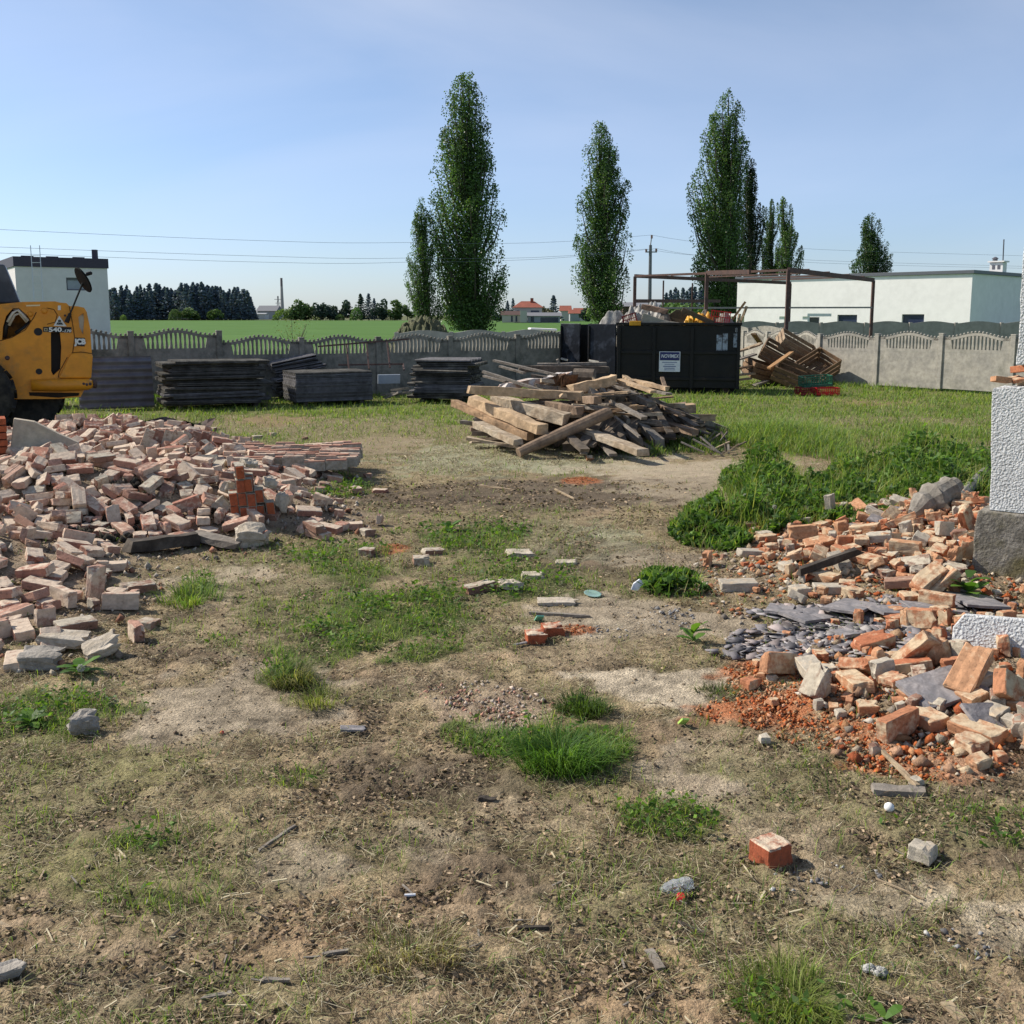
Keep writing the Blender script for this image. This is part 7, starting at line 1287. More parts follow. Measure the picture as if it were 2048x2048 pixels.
MB().box((2.25, 29.9, (KH+Kz)/2), (1.5, .05, KH-Kz), Matrix.Rotation(-.2, 3, 'Z')).build('dark_gap_panel', skip_m, sk)  # dark panel added behind the door gap to stand for the shaded inside
sg = MB().box(kp(1.44, -.052, .86), (.56, .008, .54), RK).build('sign', mat('sign_white', (.72, .74, .76), var=.04, rough=.4), sk)
MB().box(kp(1.44, -.058, 1.005), (.52, .004, .22), RK).build('sign_header', mat('sign_navy', (.03, .035, .13), var=.05, rough=.4), sg)
sgw = mat('sign_letters', (.75, .77, .80), var=.02, rough=.4); sgn = mat('sign_small_print', (.10, .13, .28), var=.02, rough=.4)
lettering('NOVIMEX', .135, kp(1.44, -.061, 1.005), kd, kn, sgw, sg, bold=.002, sx=.78, shear=.25)
for i, (w__, h_, z) in enumerate([(.40, .016, .84), (.26, .014, .79), (.34, .022, .735), (.28, .018, .685), (.3, .014, .64)]): MB().box(kp(1.44, -.0575, z), (w__, .003, h_), RK).build('small_print', sgn, sg)
dec = mat('worn_blue_sticker', (.33, .38, .44), (.10, .10, .11), nscale=9, var=.2, rough=.7, ramp=(.5, .62))
for a0, a1, z0, z1 in ((2.66, 2.80, 1.16, 1.58), (2.82, 2.95, 1.17, 1.62), (3.10, 3.22, 1.25, 1.62)): kbox(MB(), a0, a1, -.006, -.0015, z0, z1).build('sticker', dec, sk)
lettering('88', .17, kp(3.21, -.006, 1.70), kd, kn, mat('white_stencil', (.42, .42, .42), var=.1), sk, sx=.9)
# waste lying in the skip, each piece a thing of its own
sack_m = mat('dirty_sheeting', (.40, .38, .34), (.27, .25, .22), nscale=3, var=.3, rough=.7, bump=.4, bscale=9, bdist=.05); yf = mat('yellow_film', (.72, .36, .02), (.60, .28, .02), nscale=5, var=.25, rough=.4, bump=.5, bscale=14); fillm = mat('waste_fill', (.10, .085, .07), (.22, .19, .16), nscale=4, var=.4, rough=.95, bump=.6, bscale=12)
def heap(name, a0, a1, b0, b1, z0, hfun, m, label, cat, na=26, nb=14, seed=0, base=None):
    r = random.Random(seed); mb = MB(); V = []
    for j in range(nb+1):
        for i in range(na+1):
            s, t_ = i/na, j/nb; V.append(kp(a0+(a1-a0)*s+r.uniform(-.01, .01), b0+(b1-b0)*t_, z0+1.5*hfun(s, t_)*min(1, 6*min(s, 1-s)+.12)*min(1, 6*min(t_, 1-t_)+.12)+r.uniform(-.012, .012)))
    w_ = na+1; F_ = [(j*w_+i, j*w_+i+1, (j+1)*w_+i+1, (j+1)*w_+i) for j in range(nb) for i in range(na)]
    return tag(MB().add(V, F_).build(name, m, fix=False), label, cat)
heap('waste', .07, KL-.07, .07, KW-.07, KH-.25, lambda s, t_: .22+.16*math.sin(s*19+t_*5)*math.sin(t_*11)+.1*math.sin(s*37), fillm, 'dark mixed demolition waste filling the skip below its rim', 'waste', 40, 22)
heap('plastic_sheeting', -.1, 1.55, .12, 1.9, KH-.1, lambda s, t_: .42*math.sin(PI*min(1, s*1.05))**.6*(.7+.3*math.sin(t_*7+s*5))+.07*math.sin(s*23+t_*9)+.05*math.sin(s*41-t_*17), sack_m, 'crumpled dirty grey sheeting bulging from the left half of the skip', 'sheeting', 46, 24, 2)
heap('sack', -.62, .3, .35, 1.3, KH-.15, lambda s, t_: .36*math.sin(PI*s)**.6*(.8+.2*math.sin(t_*9))+.03*math.sin(s*23), sack_m, 'smaller grey sack at the far left end of the skip', 'sack', 22, 14, 4)
heap('yellow_film', 2.0, 2.62, .14, .9, KH-.06, lambda s, t_: .25*math.sin(PI*s)**.4*(.75+.25*math.sin(t_*5+.6))+.035*math.sin(s*17+t_*13)+.02*math.sin(s*31), yf, 'crumpled bright yellow plastic film on top of the skip', 'plastic film', 28, 16, 5)
heap('yellow_film', 1.74, 2.12, .08, .4, KH-.06, lambda s, t_: .17*math.sin(PI*s)+.05*math.sin(s*27+t_*9), yf, 'small scrap of yellow film left of the large yellow film', 'plastic film', 14, 8, 6)
def waste(mb, name, m, label, cat, bevel=.01): return tag(mb.build(name, m, bevel=bevel), label, cat)
waste(MB().beam(kp(.62, .5, KH+.50), kp(1.3, .35, KH+.36), .14, .14, seg=5, jit=.012), 'timber_post', mat('brown_timber', (.24, .15, .10), (.17, .11, .08), nscale=5, var=.3, rough=.85), 'brown timber post lying on top of the grey sheeting', 'timber')
waste(MB().prism([kp(.62, .02, KH+.06), kp(1.75, .0, KH+.06), kp(1.3, .02, KH+.12), kp(.7, .05, KH+.33)], [kp(.62, .08, KH+.06), kp(1.75, .06, KH+.06), kp(1.3, .08, KH+.12), kp(.7, .12, KH+.33)]), 'hardboard_sheet', mat('tan_hardboard', (.33, .30, .24), (.27, .24, .19), nscale=3, var=.2, rough=.9), 'tan board wedge leaning inside the front rim of the skip', 'board')
waste(MB().prism([kp(1.28, .5, KH+.04), kp(2.1, .5, KH+.05), kp(1.9, .55, KH+.38), kp(1.55, .55, KH+.42), kp(1.32, .55, KH+.25)], [kp(1.28, .54, KH+.04), kp(2.1, .54, KH+.05), kp(1.9, .59, KH+.38), kp(1.55, .59, KH+.42), kp(1.32, .59, KH+.25)]), 'dark_board', mat('olive_board', (.09, .07, .04), var=.2, rough=.8), 'dark olive board standing between sheeting and yellow film', 'board')
waste(MB().beam(kp(1.72, .1, KH+.42), kp(2.55, .08, KH+.06), .03, .12, seg=3, jit=.008), 'brown_plank', tim_d if False else mat('dark_plank', (.12, .08, .05), var=.3, rough=.85), 'dark brown plank slanting down in front of the yellow film', 'plank')
def crate(name, c, dim, R, m, label, cat, slats=3, th=.02, openings=True, parts=True, post=.03, gap=.3):
    t = thing(name, c, label, cat); c = Vector(c); a, b, h = dim
    def bx(mb, p, s_): return mb.box(c+R@Vector(p), s_, R)
    for sx in (-1, 1):
        for sy in (-1, 1): bx(MB(), (sx*(a/2-post/2), sy*(b/2-post/2), h/2), (post, post, h)).build('corner_post', m, t)
    sh = h/(slats+(slats-1)*gap)
    for k in range(slats):
        z = sh/2+k*sh*(1+gap)
        for s_ in (-1, 1):
            bx(MB(), (0, s_*(b/2+th/2+.001), z), (a+2*th, th, sh)).build('slat', m, t); bx(MB(), (s_*(a/2+th/2+.001), 0, z), (th, b-.004, sh)).build('slat', m, t)
    n_ = max(3, int(b/.16))
    for k in range(n_): bx(MB(), (0, -b/2+b*(k+.5)/n_, -th/2-.001), (a, b/n_*.8, th)).build('bottom_board', m, t)
    return t
redc = mat('red_crate_plastic', (.62, .025, .02), (.5, .02, .02), nscale=6, var=.12, rough=.4); grnc = mat('green_crate_plastic', (.02, .10, .055), (.03, .14, .08), nscale=6, var=.2, rough=.45); dred = mat('dark_red_plastic', (.22, .015, .015), var=.2, rough=.5)
def plastic_crate(c, dim, R, m, label, cols=10):
    t = thing('plastic_crate', c, label, 'crate'); c = Vector(c); a, b, h = dim
    def bx(mb, p, s_): return mb.box(c+R@Vector(p), s_, R)
    mb = MB()
    for s_ in (-1, 1):
        bx(mb, (0, s_*b/2, h-.015), (a, .022, .03)); bx(mb, (0, s_*b/2, .03), (a-.02, .014, .06)); bx(mb, (s_*a/2, 0, h-.015), (.022, b-.024, .03)); bx(mb, (s_*a/2, 0, .03), (.014, b-.03, .06)); bx(mb, (0, s_*b/2, h*.55), (a-.02, .010, .02))
        for k in range(cols+1): x_ = -a/2+a*k/cols; bx(mb, (x_*.97, s_*b/2, h*.5), (.014, .012, h-.03))
        for k in range(6): y_ = -b/2+b*k/5; bx(mb, (s_*a/2, y_*.95, h*.5), (.012, .014, h-.03))
    mb.build('side_grid', m, t); bx(MB(), (0, 0, .01), (a-.03, b-.03, .016)).build('floor', m, t); return t
plastic_crate(kp(2.72, .32, KH+.02), (.5, .35, .36), RK@Matrix.Rotation(.12, 3, 'Y'), redc, 'bright red plastic crate on top of the skip beside the yellow film', 8)
plastic_crate(kp(.38, .2, KH+.0), (.36, .3, .3), RK@Matrix.Rotation(-.3, 3, 'Y'), dred, 'dark red plastic crate half buried under the grey sheeting', 6)
waste(MB().box(kp(.5, .02, KH+.05), (.3, .2, .12), RK), 'yellow_box', yf, 'small orange yellow box at the front rim left of the tan board', 'box')
ch_ = thing('chair_legs', kp(3.25, .4, KH), 'upturned wooden chair legs poking out at the right end of the skip', 'chair')
for a, b in (((3.02, .4, .1), (3.38, .4, .62)), ((3.26, .5, .05), (3.42, .42, .5)), ((3.2, .35, .05), (3.24, .38, .3))): MB().beam(kp(a[0], a[1], KH+a[2]), kp(b[0], b[1], KH+b[2]), .05, .06).build('leg', wood_p if a[0] > 3.1 else mat('orange_wood', (.34, .19, .09), var=.2), ch_)
waste(MB().prism([kp(2.86, .3, KH+.05), kp(3.1, .3, KH+.05), kp(2.94, .32, KH+.33), kp(2.84, .32, KH+.34)], [kp(2.86, .36, KH+.05), kp(3.1, .36, KH+.05), kp(2.94, .38, KH+.33), kp(2.84, .38, KH+.34)]), 'grey_shell', sack_m, 'grey plastic shell right of the red crate on the skip', 'plastic')
# ------------------------------------------------------------------ wooden crates and plastic crates by the fence
cw = mat('crate_wood', (.24, .15, .085), (.17, .11, .065), nscale=5, var=.35, rough=.85); cwl = mat('crate_wood_pale', (.34, .25, .16), (.24, .16, .10), nscale=5, var=.3, rough=.85)
for (zx, zy, Y, dim, rot, m, lab) in [(560, 950, 30.2, (1.25, .8, .42), (.30, .38, -.35), cw, 'frontmost wooden slat crate of the pile, tipped towards the lawn'), (690, 900, 31.0, (1.1, .8, .5), (.5, -.42, .5), cw, 'wooden slat crate tipped up at the right of the pile'), (375, 925, 31.2, (1.15, .8, .45), (.2, .28, .2), cw, 'wooden slat crate at the left of the pile beside the planks'), (470, 830, 31.4, (1.25, .75, .4), (.42, .5, -.2), cw, 'upper wooden slat crate lying across two others'), (555, 770, 32.0, (1.2, .7, .4), (.5, .5, .1), cwl, 'topmost pale wooden crate leaning against the fence')]:
    c = P(1400+zx*.3354, 440+zy*.3354, Y); c.z = max(c.z, .22); crate('wooden_crate', c-Vector((0, 0, .1)), dim, Euler(rot).to_matrix(), m, lab, 'crate', 3, .025, post=.05)
for i, (x0_, y0_, x1_, y1_, Y, l) in enumerate([(235, 960, 300, 945, 29.8, 'lowest orange brown plank of the pile right of the skip'), (235, 930, 320, 915, 30.0, 'second plank of the pile right of the skip'), (232, 895, 310, 870, 30.2, 'mid brown plank right of the skip'), (232, 850, 330, 800, 30.6, 'grey plank slanting up right of the skip'), (235, 800, 350, 745, 31, 'long grey board slanting up against the fence'), (280, 765, 365, 735, 31.3, 'second grey board against the fence'), (320, 680, 360, 735, 32, 'thin dark lath propped on the fence'), (320, 985, 400, 960, 30, 'tan plank end in the grass before the crates'), (410, 885, 545, 790, 30, 'orange batten lying across the wooden crates')]):
    a, b = P(1400+x0_*.3354, 440+y0_*.3354, Y), P(1400+x1_*.3354, 440+y1_*.3354, Y+.6); a.z = max(a.z, .05); b.z = max(b.z, .05)
    tag(MB().beam(a-Vector((.3, 0, 0)) if i < 5 else a, b, .16, .05, seg=3, jit=.006).build('plank', [cwl, wood_p, cw, wood_g][i % 4] if i != 8 else mat('orange_batten', (.36, .2, .09), var=.2)), l, 'plank')
plastic_crate(G(1650, 791)[:2]+(.02,), (.62, .42, .2), Euler((0, 0, .12)).to_matrix(), redc, 'bright red plastic crate on the lawn, right one of the pair'); plastic_crate(Vector(G(1615, 791)[:2]+(.02,))+Vector((-.02, .04, 0)), (.5, .42, .2), Euler((0, 0, .12)).to_matrix(), dred, 'dark red plastic crate on the lawn under the green crate')
plastic_crate(Vector(G(1630, 789)[:2]+(.23,)), (.78, .42, .27), Euler((.05, -.06, .06)).to_matrix(), grnc, 'green plastic crate stacked on the red crates', 11)
# ------------------------------------------------------------------ timber pile
tb_m = mat('old_beam_wood', (.58, .41, .25), (.46, .32, .19), nscale=4, var=.35, rough=.9, bump=.6, bscale=14, col3=(.30, .21, .13), n3=2.2); td_m = mat('dark_shaded_wood', (.16, .125, .095), (.10, .08, .06), nscale=4, var=.4, rough=.9, bump=.5, bscale=20); log_m = mat('bark_log', (.30, .21, .14), (.22, .15, .10), nscale=4, var=.35, rough=.9, bump=.6, bscale=12); grp_ = 'beams and boards heaped in the timber pile'  # the dark wood also carries painted shade of the pile
def Z3(x, y, Y): return P(900+x*.3106, 560+y*.3106, Y)
TB = [((120, 705), (850, 748), 16.3, 16.2, .20, .17, tb_m, 'thick square beam lying level across the front of the timber pile'),
 ((25, 790), (520, 1010), 17.0, 15.4, .17, .14, tb_m, 'leftmost long beam sloping down to the grass'),
 ((135, 775), (590, 965), 16.8, 15.2, .22, .20, tb_m, 'wide beam beside the leftmost one with a broken end'),
 ((300, 775), (745, 895), 16.7, 15.5, .22, .22, tb_m, 'heavy cracked beam in the middle of the front'),
 ((180, 930), (440, 1045), 16.0, 15.0, .22, .12, tb_m, 'lowest plank at the left foot of the timber pile'),
 ((640, 805), (840, 845), 16.1, 15.6, .17, .16, log_m, 'short dark beam end behind the round log'),
 ((780, 705), (1075, 640), 16.6, 16.8, .24, .20, tb_m, 'crumbling rotten beam on the crest of the timber pile'),
 ((830, 770), (950, 775), 16.4, 15.6, .15, .15, log_m, 'stubby beam end facing the camera under the level beam'),
 ((285, 520), (690, 612), 17.6, 17.0, .10, .045, wood_g, 'thin grey board sticking out highest at the left'),
 ((215, 590), (590, 712), 17.2, 16.6, .09, .05, wood_g, 'thin grey batten sloping over the level beam'),
 ((215, 618), (360, 655), 17.5, 17.2, .08, .04, wood_g, 'short grey batten below the sloping one'),
 ((320, 555), (480, 600), 17.9, 17.6, .1, .04, wood_g, 'grey board behind the highest sticking board'),
 ((440, 572), (1020, 578), 18.2, 18.2, .22, .15, td_m, 'long dark beam along the back of the timber pile'),
 ((560, 545), (1010, 538), 18.6, 18.5, .2, .06, wood_g, 'pale board on top of the back beam'),
 ((1090, 645), (1310, 720), 16.9, 16.1, .15, .06, tb_m, 'brown board sloping right from the crest'), ((1180, 650), (1400, 700), 17.2, 16.4, .12, .08, tb_m, 'round tan batten sticking out at the right of the crest'), ((1240, 700), (1410, 735), 16.8, 16.2, .14, .04, wood_g, 'grey board end below the tan batten at right'),
 ((900, 590), (935, 655), 17.2, 17.0, .05, .03, wood_p, 'short upright lath on the crest'), ((1120, 620), (1180, 660), 17.2, 17, .1, .06, tb_m, 'brown stub standing up on the crest'), ((1365, 630), (1385, 690), 17, 16.8, .07, .05, log_m, 'thin stub pointing up at the right end of the crest'), ((690, 510), (712, 560), 18.3, 18.3, .1, .05, wood_g, 'short post end above the back beam'),
 ((1080, 800), (1250, 890), 16.0, 15.2, .12, .05, wood_g, 'grey board catching the sun on the dark right side'), ((1060, 880), (1220, 1010), 15.8, 14.9, .05, .04, wood_g, 'thin grey stick sloping down the dark right side'),
 ((860, 970), (1240, 1110), 15.6, 14.5, .26, .12, tb_m, 'wide splintered slab at the front foot of the timber pile'), ((740, 985), (870, 1100), 15.5, 14.6, .16, .08, td_m, 'dark board under the round log'), ((1000, 770), (1100, 740), 16.5, 16.4, .14, .05, wood_g, 'grey board end under the rotten beam'), ((860, 820), (990, 830), 16.1, 15.7, .16, .05, wood_g, 'flat grey board end in the middle'), ((940, 800), (1040, 800), 16.3, 16.0, .14, .04, wood_g, 'small grey board end right of the stubby beam')]
rq0 = random.Random(4); tb2_m = mat('brown_beam_wood', (.42, .27, .155), (.31, .20, .115), nscale=5, var=.4, rough=.9, bump=.6, bscale=16, col3=(.20, .13, .08), n3=2.6); tb3_m = mat('pale_beam_wood', (.50, .41, .30), (.40, .31, .21), nscale=5, var=.4, rough=.9, bump=.6, bscale=16, col3=(.28, .2, .13), n3=2.6)
for (a, b, Ya, Yb, w__, h_, m, l) in TB:
    p, q = Z3(*a, Ya), Z3(*b, Yb); p.z = max(p.z, h_/2+.01); q.z = max(q.z, h_/2+.01)
    tag(MB().beam(p, q, w__*.84, h_*.8, seg=8, jit=min(w__, h_)*.07).build('beam' if h_ > .1 else 'board', rq0.choice((tb_m, tb_m, tb2_m, tb3_m)) if m is tb_m else m, bevel=.008 if h_ > .1 else 0), l, 'timber', grp_)
p, q = Z3(440, 1050, 14.9), Z3(1025, 850, 15.6); p.z = .1
tag(MB().tube([p, lerp(p, q, .25), lerp(p, q, .5), lerp(p, q, .75), q], [.075, .085, .09, .092, .095], 12).build('log', log_m, smooth=False), 'round log leaning diagonally across the front of the timber pile', 'log', grp_)
p, q = Z3(330, 690, 17.0), Z3(780, 612, 17.4); tag(MB().beam(p, q, .35, .10, seg=7, jit=.025).build('painted_slab', mat('flaking_white_paint', (.55, .50, .46), (.38, .25, .18), nscale=6, var=.25, rough=.85, ramp=(.46, .56))), 'slab with flaking white and red paint on the timber pile', 'slab', grp_)
p, q = Z3(800, 620, 17.3), Z3(930, 625, 17.2); tag(MB().tube([p, q], .14, 10).build('hollow_trunk', td_m), 'brown hollow trunk piece on the crest', 'log', grp_)
p, q = Z3(670, 640, 17.1), Z3(780, 650, 17.0); tag(MB().beam(p, q, .22, .16, seg=5, jit=.045).build('rotten_wood', mat('rotten_wood', (.17, .085, .04), (.09, .05, .03), nscale=9, var=.4, rough=.95)), 'crumbly brown rotten block on the crest', 'wood', grp_)
rq = random.Random(21)
for i in range(80):                                # thinner boards tangled over the lit left side and the crest
    c = Vector((rq.uniform(-.45, 2.2), rq.uniform(16.0, 18.0), 0)); c.z = max(.1, 1.06-abs(c.x-1.1)*.48-abs(c.y-17.0)*.32)+rq.uniform(-.12, .06); a = rq.choice((rq.uniform(-.75, -.2), rq.uniform(-.3, .6))); d = Vector((math.cos(a), math.sin(a)*.8, rq.uniform(-.2, .12)))*rq.uniform(.35, .85); p, q = c-d, c+d; p.z = max(p.z, .05); q.z = max(q.z, .05); th = rq.choice((.025, .035, .05, .07)); tag(MB().beam(p, q, rq.uniform(.06, .15), th, seg=5, jit=th*.16).build('loose_board', rq.choice((wood_g, tb2_m, tb_m, tb3_m, log_m, td_m))), 'thin old board tangled over the crest and left side of the timber pile', 'timber', 'thin boards tangled over the timber pile')
LG = [G(1330, 905), G(1180, 900), G(1060, 890), G(1400, 890), G(1440, 880)]
for i in range(150):                                # right flank boards, its shade painted as darker wood
    s = rq.random(); foot = Vector(G(1130+300*s+rq.uniform(-20, 20), 912-26*s*s+rq.uniform(-26, 6))); crest = Vector((1.6+1.5*s*rq.random()+.2, 17.1+.5*rq.random(), .95-.55*s*rq.random()))
    u_ = rq.uniform(0, .62); v_ = min(1, u_+rq.uniform(.35, .75)); a_ = lerp(foot, crest, u_); b_ = lerp(foot, crest, v_); lift = rq.uniform(-.12, .10); dz = Vector((rq.uniform(-.45, .45), rq.uniform(-.3, .3), 0))
    a_ = a_-dz+up_*(.07+max(0, lift)); b_ = b_+dz+up_*(.07+lift); lim = lambda q_: max(.12, min(.95, 1.02-.42*max(0, q_.x-1.5)-.12*max(0, 16.0-q_.y))); a_.z = min(a_.z, lim(a_)); b_.z = min(b_.z, lim(b_)); a_.z = max(a_.z, .05); b_.z = max(b_.z, .06); th = rq.choice((.03, .04, .05, .09, .12)); tag(MB().beam(a_, b_, rq.uniform(.08, .18), th, seg=4, jit=th*.14).build('dark_board' if th < .08 else 'dark_beam', rq.choice((td_m, td_m, td_m, wood_g, log_m))), 'weathered board coloured dark as shade on the right flank of the timber pile' if th < .08 else 'weathered beam coloured dark as shade on the right flank of the timber pile', 'timber', 'dark boards on the right flank of the timber pile' if th < .08 else 'dark beams on the right flank of the timber pile')
for i in range(34):                                # boards packed inside and behind
    c = Vector((rq.uniform(.3, 2.6), rq.uniform(16.2, 18.2), 0)); h_ = max(.08, .95-abs(c.x-1.3)*.42-abs(c.y-17.2)*.45); c.z = rq.uniform(.06, h_); a = rq.uniform(-.6, .5); d = Vector((math.cos(a), math.sin(a), rq.uniform(-.12, .12)))*rq.uniform(.5, 1.0); p, q = c-d, c+d; p.z = max(p.z, .06); q.z = max(q.z, .06); th = rq.choice((.05, .1, .14)); tag(MB().beam(p, q, rq.uniform(.12, .2), th, seg=4, jit=th*.12).build('inner_beam', rq.choice((td_m, tb_m, log_m))), 'old brown timber packed inside the timber pile', 'timber', 'timbers packed inside the timber pile')
sp = Vector(G(1445, 905)); 
for i in range(22): a_ = Vector(G(1390+rq.uniform(0, 70), 905+rq.uniform(-20, 10))); d = Vector((rq.uniform(-.5, .5), rq.uniform(-.3, .3), rq.uniform(0, .25))); tag(MB().beam(a_+up_*.03, a_+d+up_*.03, .03, .02).build('splinter', rq.choice((wood_p, td_m, wood_g))), 'loose splinter at the right foot of the timber pile', 'wood', 'splinters at the right foot of the timber pile')
# ------------------------------------------------------------------ ruined wall at the right edge
def stucco(name, c1, c2, dirt=None):
    m = mat(name, c1, c2, nscale=3, var=.10, rough=.95, ramp=(.5, .75), col3=dirt, n3=1.6, ramp3=(.5, .75)); nt = m.node_tree; N = nt.nodes; L = nt.links; tcn = N.new('ShaderNodeTexCoord'); n1 = N.new('ShaderNodeTexVoronoi'); n1.feature = 'SMOOTH_F1'; n1.inputs['Scale'].default_value = 70; n2 = N.new('ShaderNodeTexNoise'); n2.inputs['Scale'].default_value = 48; n2.inputs['Detail'].default_value = 4; n2.inputs['Distortion'].default_value = 1.5
    L.new(tcn.outputs['Object'], n1.inputs['Vector']); L.new(tcn.outputs['Object'], n2.inputs['Vector']); ad = N.new('ShaderNodeMath'); L.new(n1.outputs['Distance'], ad.inputs[0]); L.new(n2.outputs['Fac'], ad.inputs[1]); bp = N.new('ShaderNodeBump'); bp.inputs['Strength'].default_value = 1.0; bp.inputs['Distance'].default_value = .014; L.new(ad.outputs[0], bp.inputs['Height']); L.new(bp.outputs['Normal'], N['Principled BSDF'].inputs['Normal']); return m
st_m = stucco('roughcast_render', (.66, .66, .65), (.58, .58, .57)); pl_m = mat('plinth_concrete', (.27, .245, .21), (.15, .135, .11), nscale=7, var=.4, rough=.95, bump=1.0, bscale=38, col3=(.15, .13, .06), n3=3.2, ramp3=(.46, .66))
W0 = Vector((3.63, 7.86, 0)); wd_ = Vector((.8, -.6, 0)); wn_ = Vector((-.6, -.8, 0)); wb_ = -wn_
rw = thing('ruined_wall', W0, 'broken white roughcast house wall on a mossy concrete plinth at the right edge', 'wall')
def wq(u, v, d=0.0): return PL(u, v, W0-wn_*d, wn_)
def wl(s, z, d=0.0): return W0+wd_*s+wb_*d+up_*z
zpl = wq(1965, 1022).z; s0p = -.02
def wallblock(name, pts, d0, d1, m, grid=0, bevel=0, seed=1):
    return MB().prism([wl(s, z, d0) for s, z in pts], [wl(s, z, d1) for s, z in pts]).build(name, m, rw, bevel=bevel)
rj = random.Random(9)
def jag(s0, z0, s1, z1, n, a): return [(s0+(s1-s0)*i/n+rj.uniform(-a, a), z0+(z1-z0)*i/n+rj.uniform(-a, a)) for i in range(n+1)]
wallblock('plinth', [(s0p, -.3), (2.6, -.3), (2.6, zpl), (s0p+.03, zpl)]+jag(s0p+.02, zpl-.05, s0p, 0, 6, .006), 0, .46, pl_m, bevel=.012)
eA = (wq(1978, 1000)-W0).dot(wd_); zm = wq(1985, 770).z; eB = (wq(1981, 800)-W0).dot(wd_)
wallblock('wall', [(eA, zpl+.003), (2.6, zpl+.003), (2.6, zm), (eB+.5, zm+.01)]+jag(eB+.4, zm, eB, zm-.03, 6, .008)+jag(eB-.003, zm-.06, eA, zpl+.05, 6, .006), .05, .43, st_m, bevel=.006)
cl = MB()
for i in range(26): s = eB+.04+i*.085; cl.box(wl(s, zm+.02+rj.uniform(-.01, .018), rj.uniform(.1, .36)), (rj.uniform(.06, .2), rj.uniform(.06, .14), rj.uniform(.02, .055)), Euler((rj.uniform(-.2, .2), rj.uniform(-.2, .2), rj.uniform(-3, 3))).to_matrix(), (rj.choice((0, .3, .6)), rj.random(), 0))
cl.build('broken_brick_top', bright_m, rw, bevel=.003)
sU = (wq(2031, 730)-W0).dot(wd_); sU2 = (wq(2046, 480)-W0).dot(wd_); zU = wq(2034, 732).z; zU2 = wq(2046, 478).z
wallblock('upper_wall', jag(sU+.5, zU-.02, sU, zU+.01, 6, .008)+jag(sU-.004, zU+.06, sU2, zU2, 8, .007)+[(sU2+.1, zU2+.5), (2.6, zU2+.6), (2.6, zU-.02)], .052, .42, st_m, bevel=.006)
cl = MB()
for i in range(10): cl.box(wl(sU+.03+i*.09, zU-.015+rj.uniform(-.012, .005), rj.uniform(.12, .3)), (.11, .2, .05), Euler((rj.uniform(-.15, .15), rj.uniform(-.15, .15), rj.uniform(-.6, .6))).to_matrix(), (0, rj.random(), 0))
cl.build('broken_brick_edge', bright_m, rw, bevel=.003)
wallblock('return_pier', [(sU+.95, zm+.003), (2.6, zm+.003), (2.6, zU-.022), (sU+.95, zU-.022)], .06, .4, st_m)
# roughcast slab fallen on the rubble, rolled debris and pole behind the plinth
so_ = onground(1985, 1315); R = Matrix.Rotation(-.645, 3, 'Z')@Matrix.Rotation(.16, 3, 'X'); q = [(-.22, -.02), (.5, -.03), (.5, .2), (.15, .215), (-.17, .2), (-.22, .12)]; R = Matrix.Rotation(-.5, 3, 'Z')@Matrix.Rotation(-.2, 3, 'X')
tag(MB().prism([so_+Vector((0, 0, .02))+R@Vector((x_, 0, z_)) for x_, z_ in q], [so_+Vector((0, 0, .02))+R@Vector((x_, .14, z_)) for x_, z_ in q]).build('render_slab', st_m, bevel=.008), 'fallen chunk of white roughcast render lying in front of the plinth', 'render slab')
b = onground(1880, 1030); tag(MB().tube([b+Vector((-.30+.04*i_, -.1+.015*i_, .04+.02*i_+random.uniform(-.02, .02))) for i_ in range(13)], [.03+.12*math.sin(PI*(i_+1)/15)*random.uniform(.7, 1.25) for i_ in range(13)], 11).build('rolled_felt', mat('grey_felt', (.30, .27, .23), (.20, .18, .15), nscale=7, var=.3, rough=.95, bump=.8, bscale=16)), 'crumpled grey roll of felt behind the rubble before the weeds', 'felt')
a, b = onground(1912, 1022), onground(1990, 960); tag(MB().tube([a+up_*.05, lerp(a, b, .5)+up_*.16, b+up_*.25], .06, 9).build('concrete_pole', mat('mossy_concrete', (.26, .25, .22), (.17, .16, .13), nscale=12, var=.3, rough=.95, bump=.5, bscale=50)), 'short mossy concrete pole leaning behind the plinth', 'pole')
for i, (u, v, s_, l) in enumerate([(1805, 1030, .22, 'grey tile shard left of the rolled felt'), (1760, 1045, .3, 'flat grey slate at the back of the right rubble'), (1720, 1060, .2, 'small tile shard at the back of the right rubble'), (1850, 1050, .28, 'brown tile under the rolled felt'), (1930, 1135, .22, 'white painted shard against the plinth')]): slab(u, v, (s_, s_*.6, .02), (.2, .15*(-1)**i, i), slate_m if i != 4 else china_m, 'tile_shard', l, 'tile shard', .04, 5, i+3)
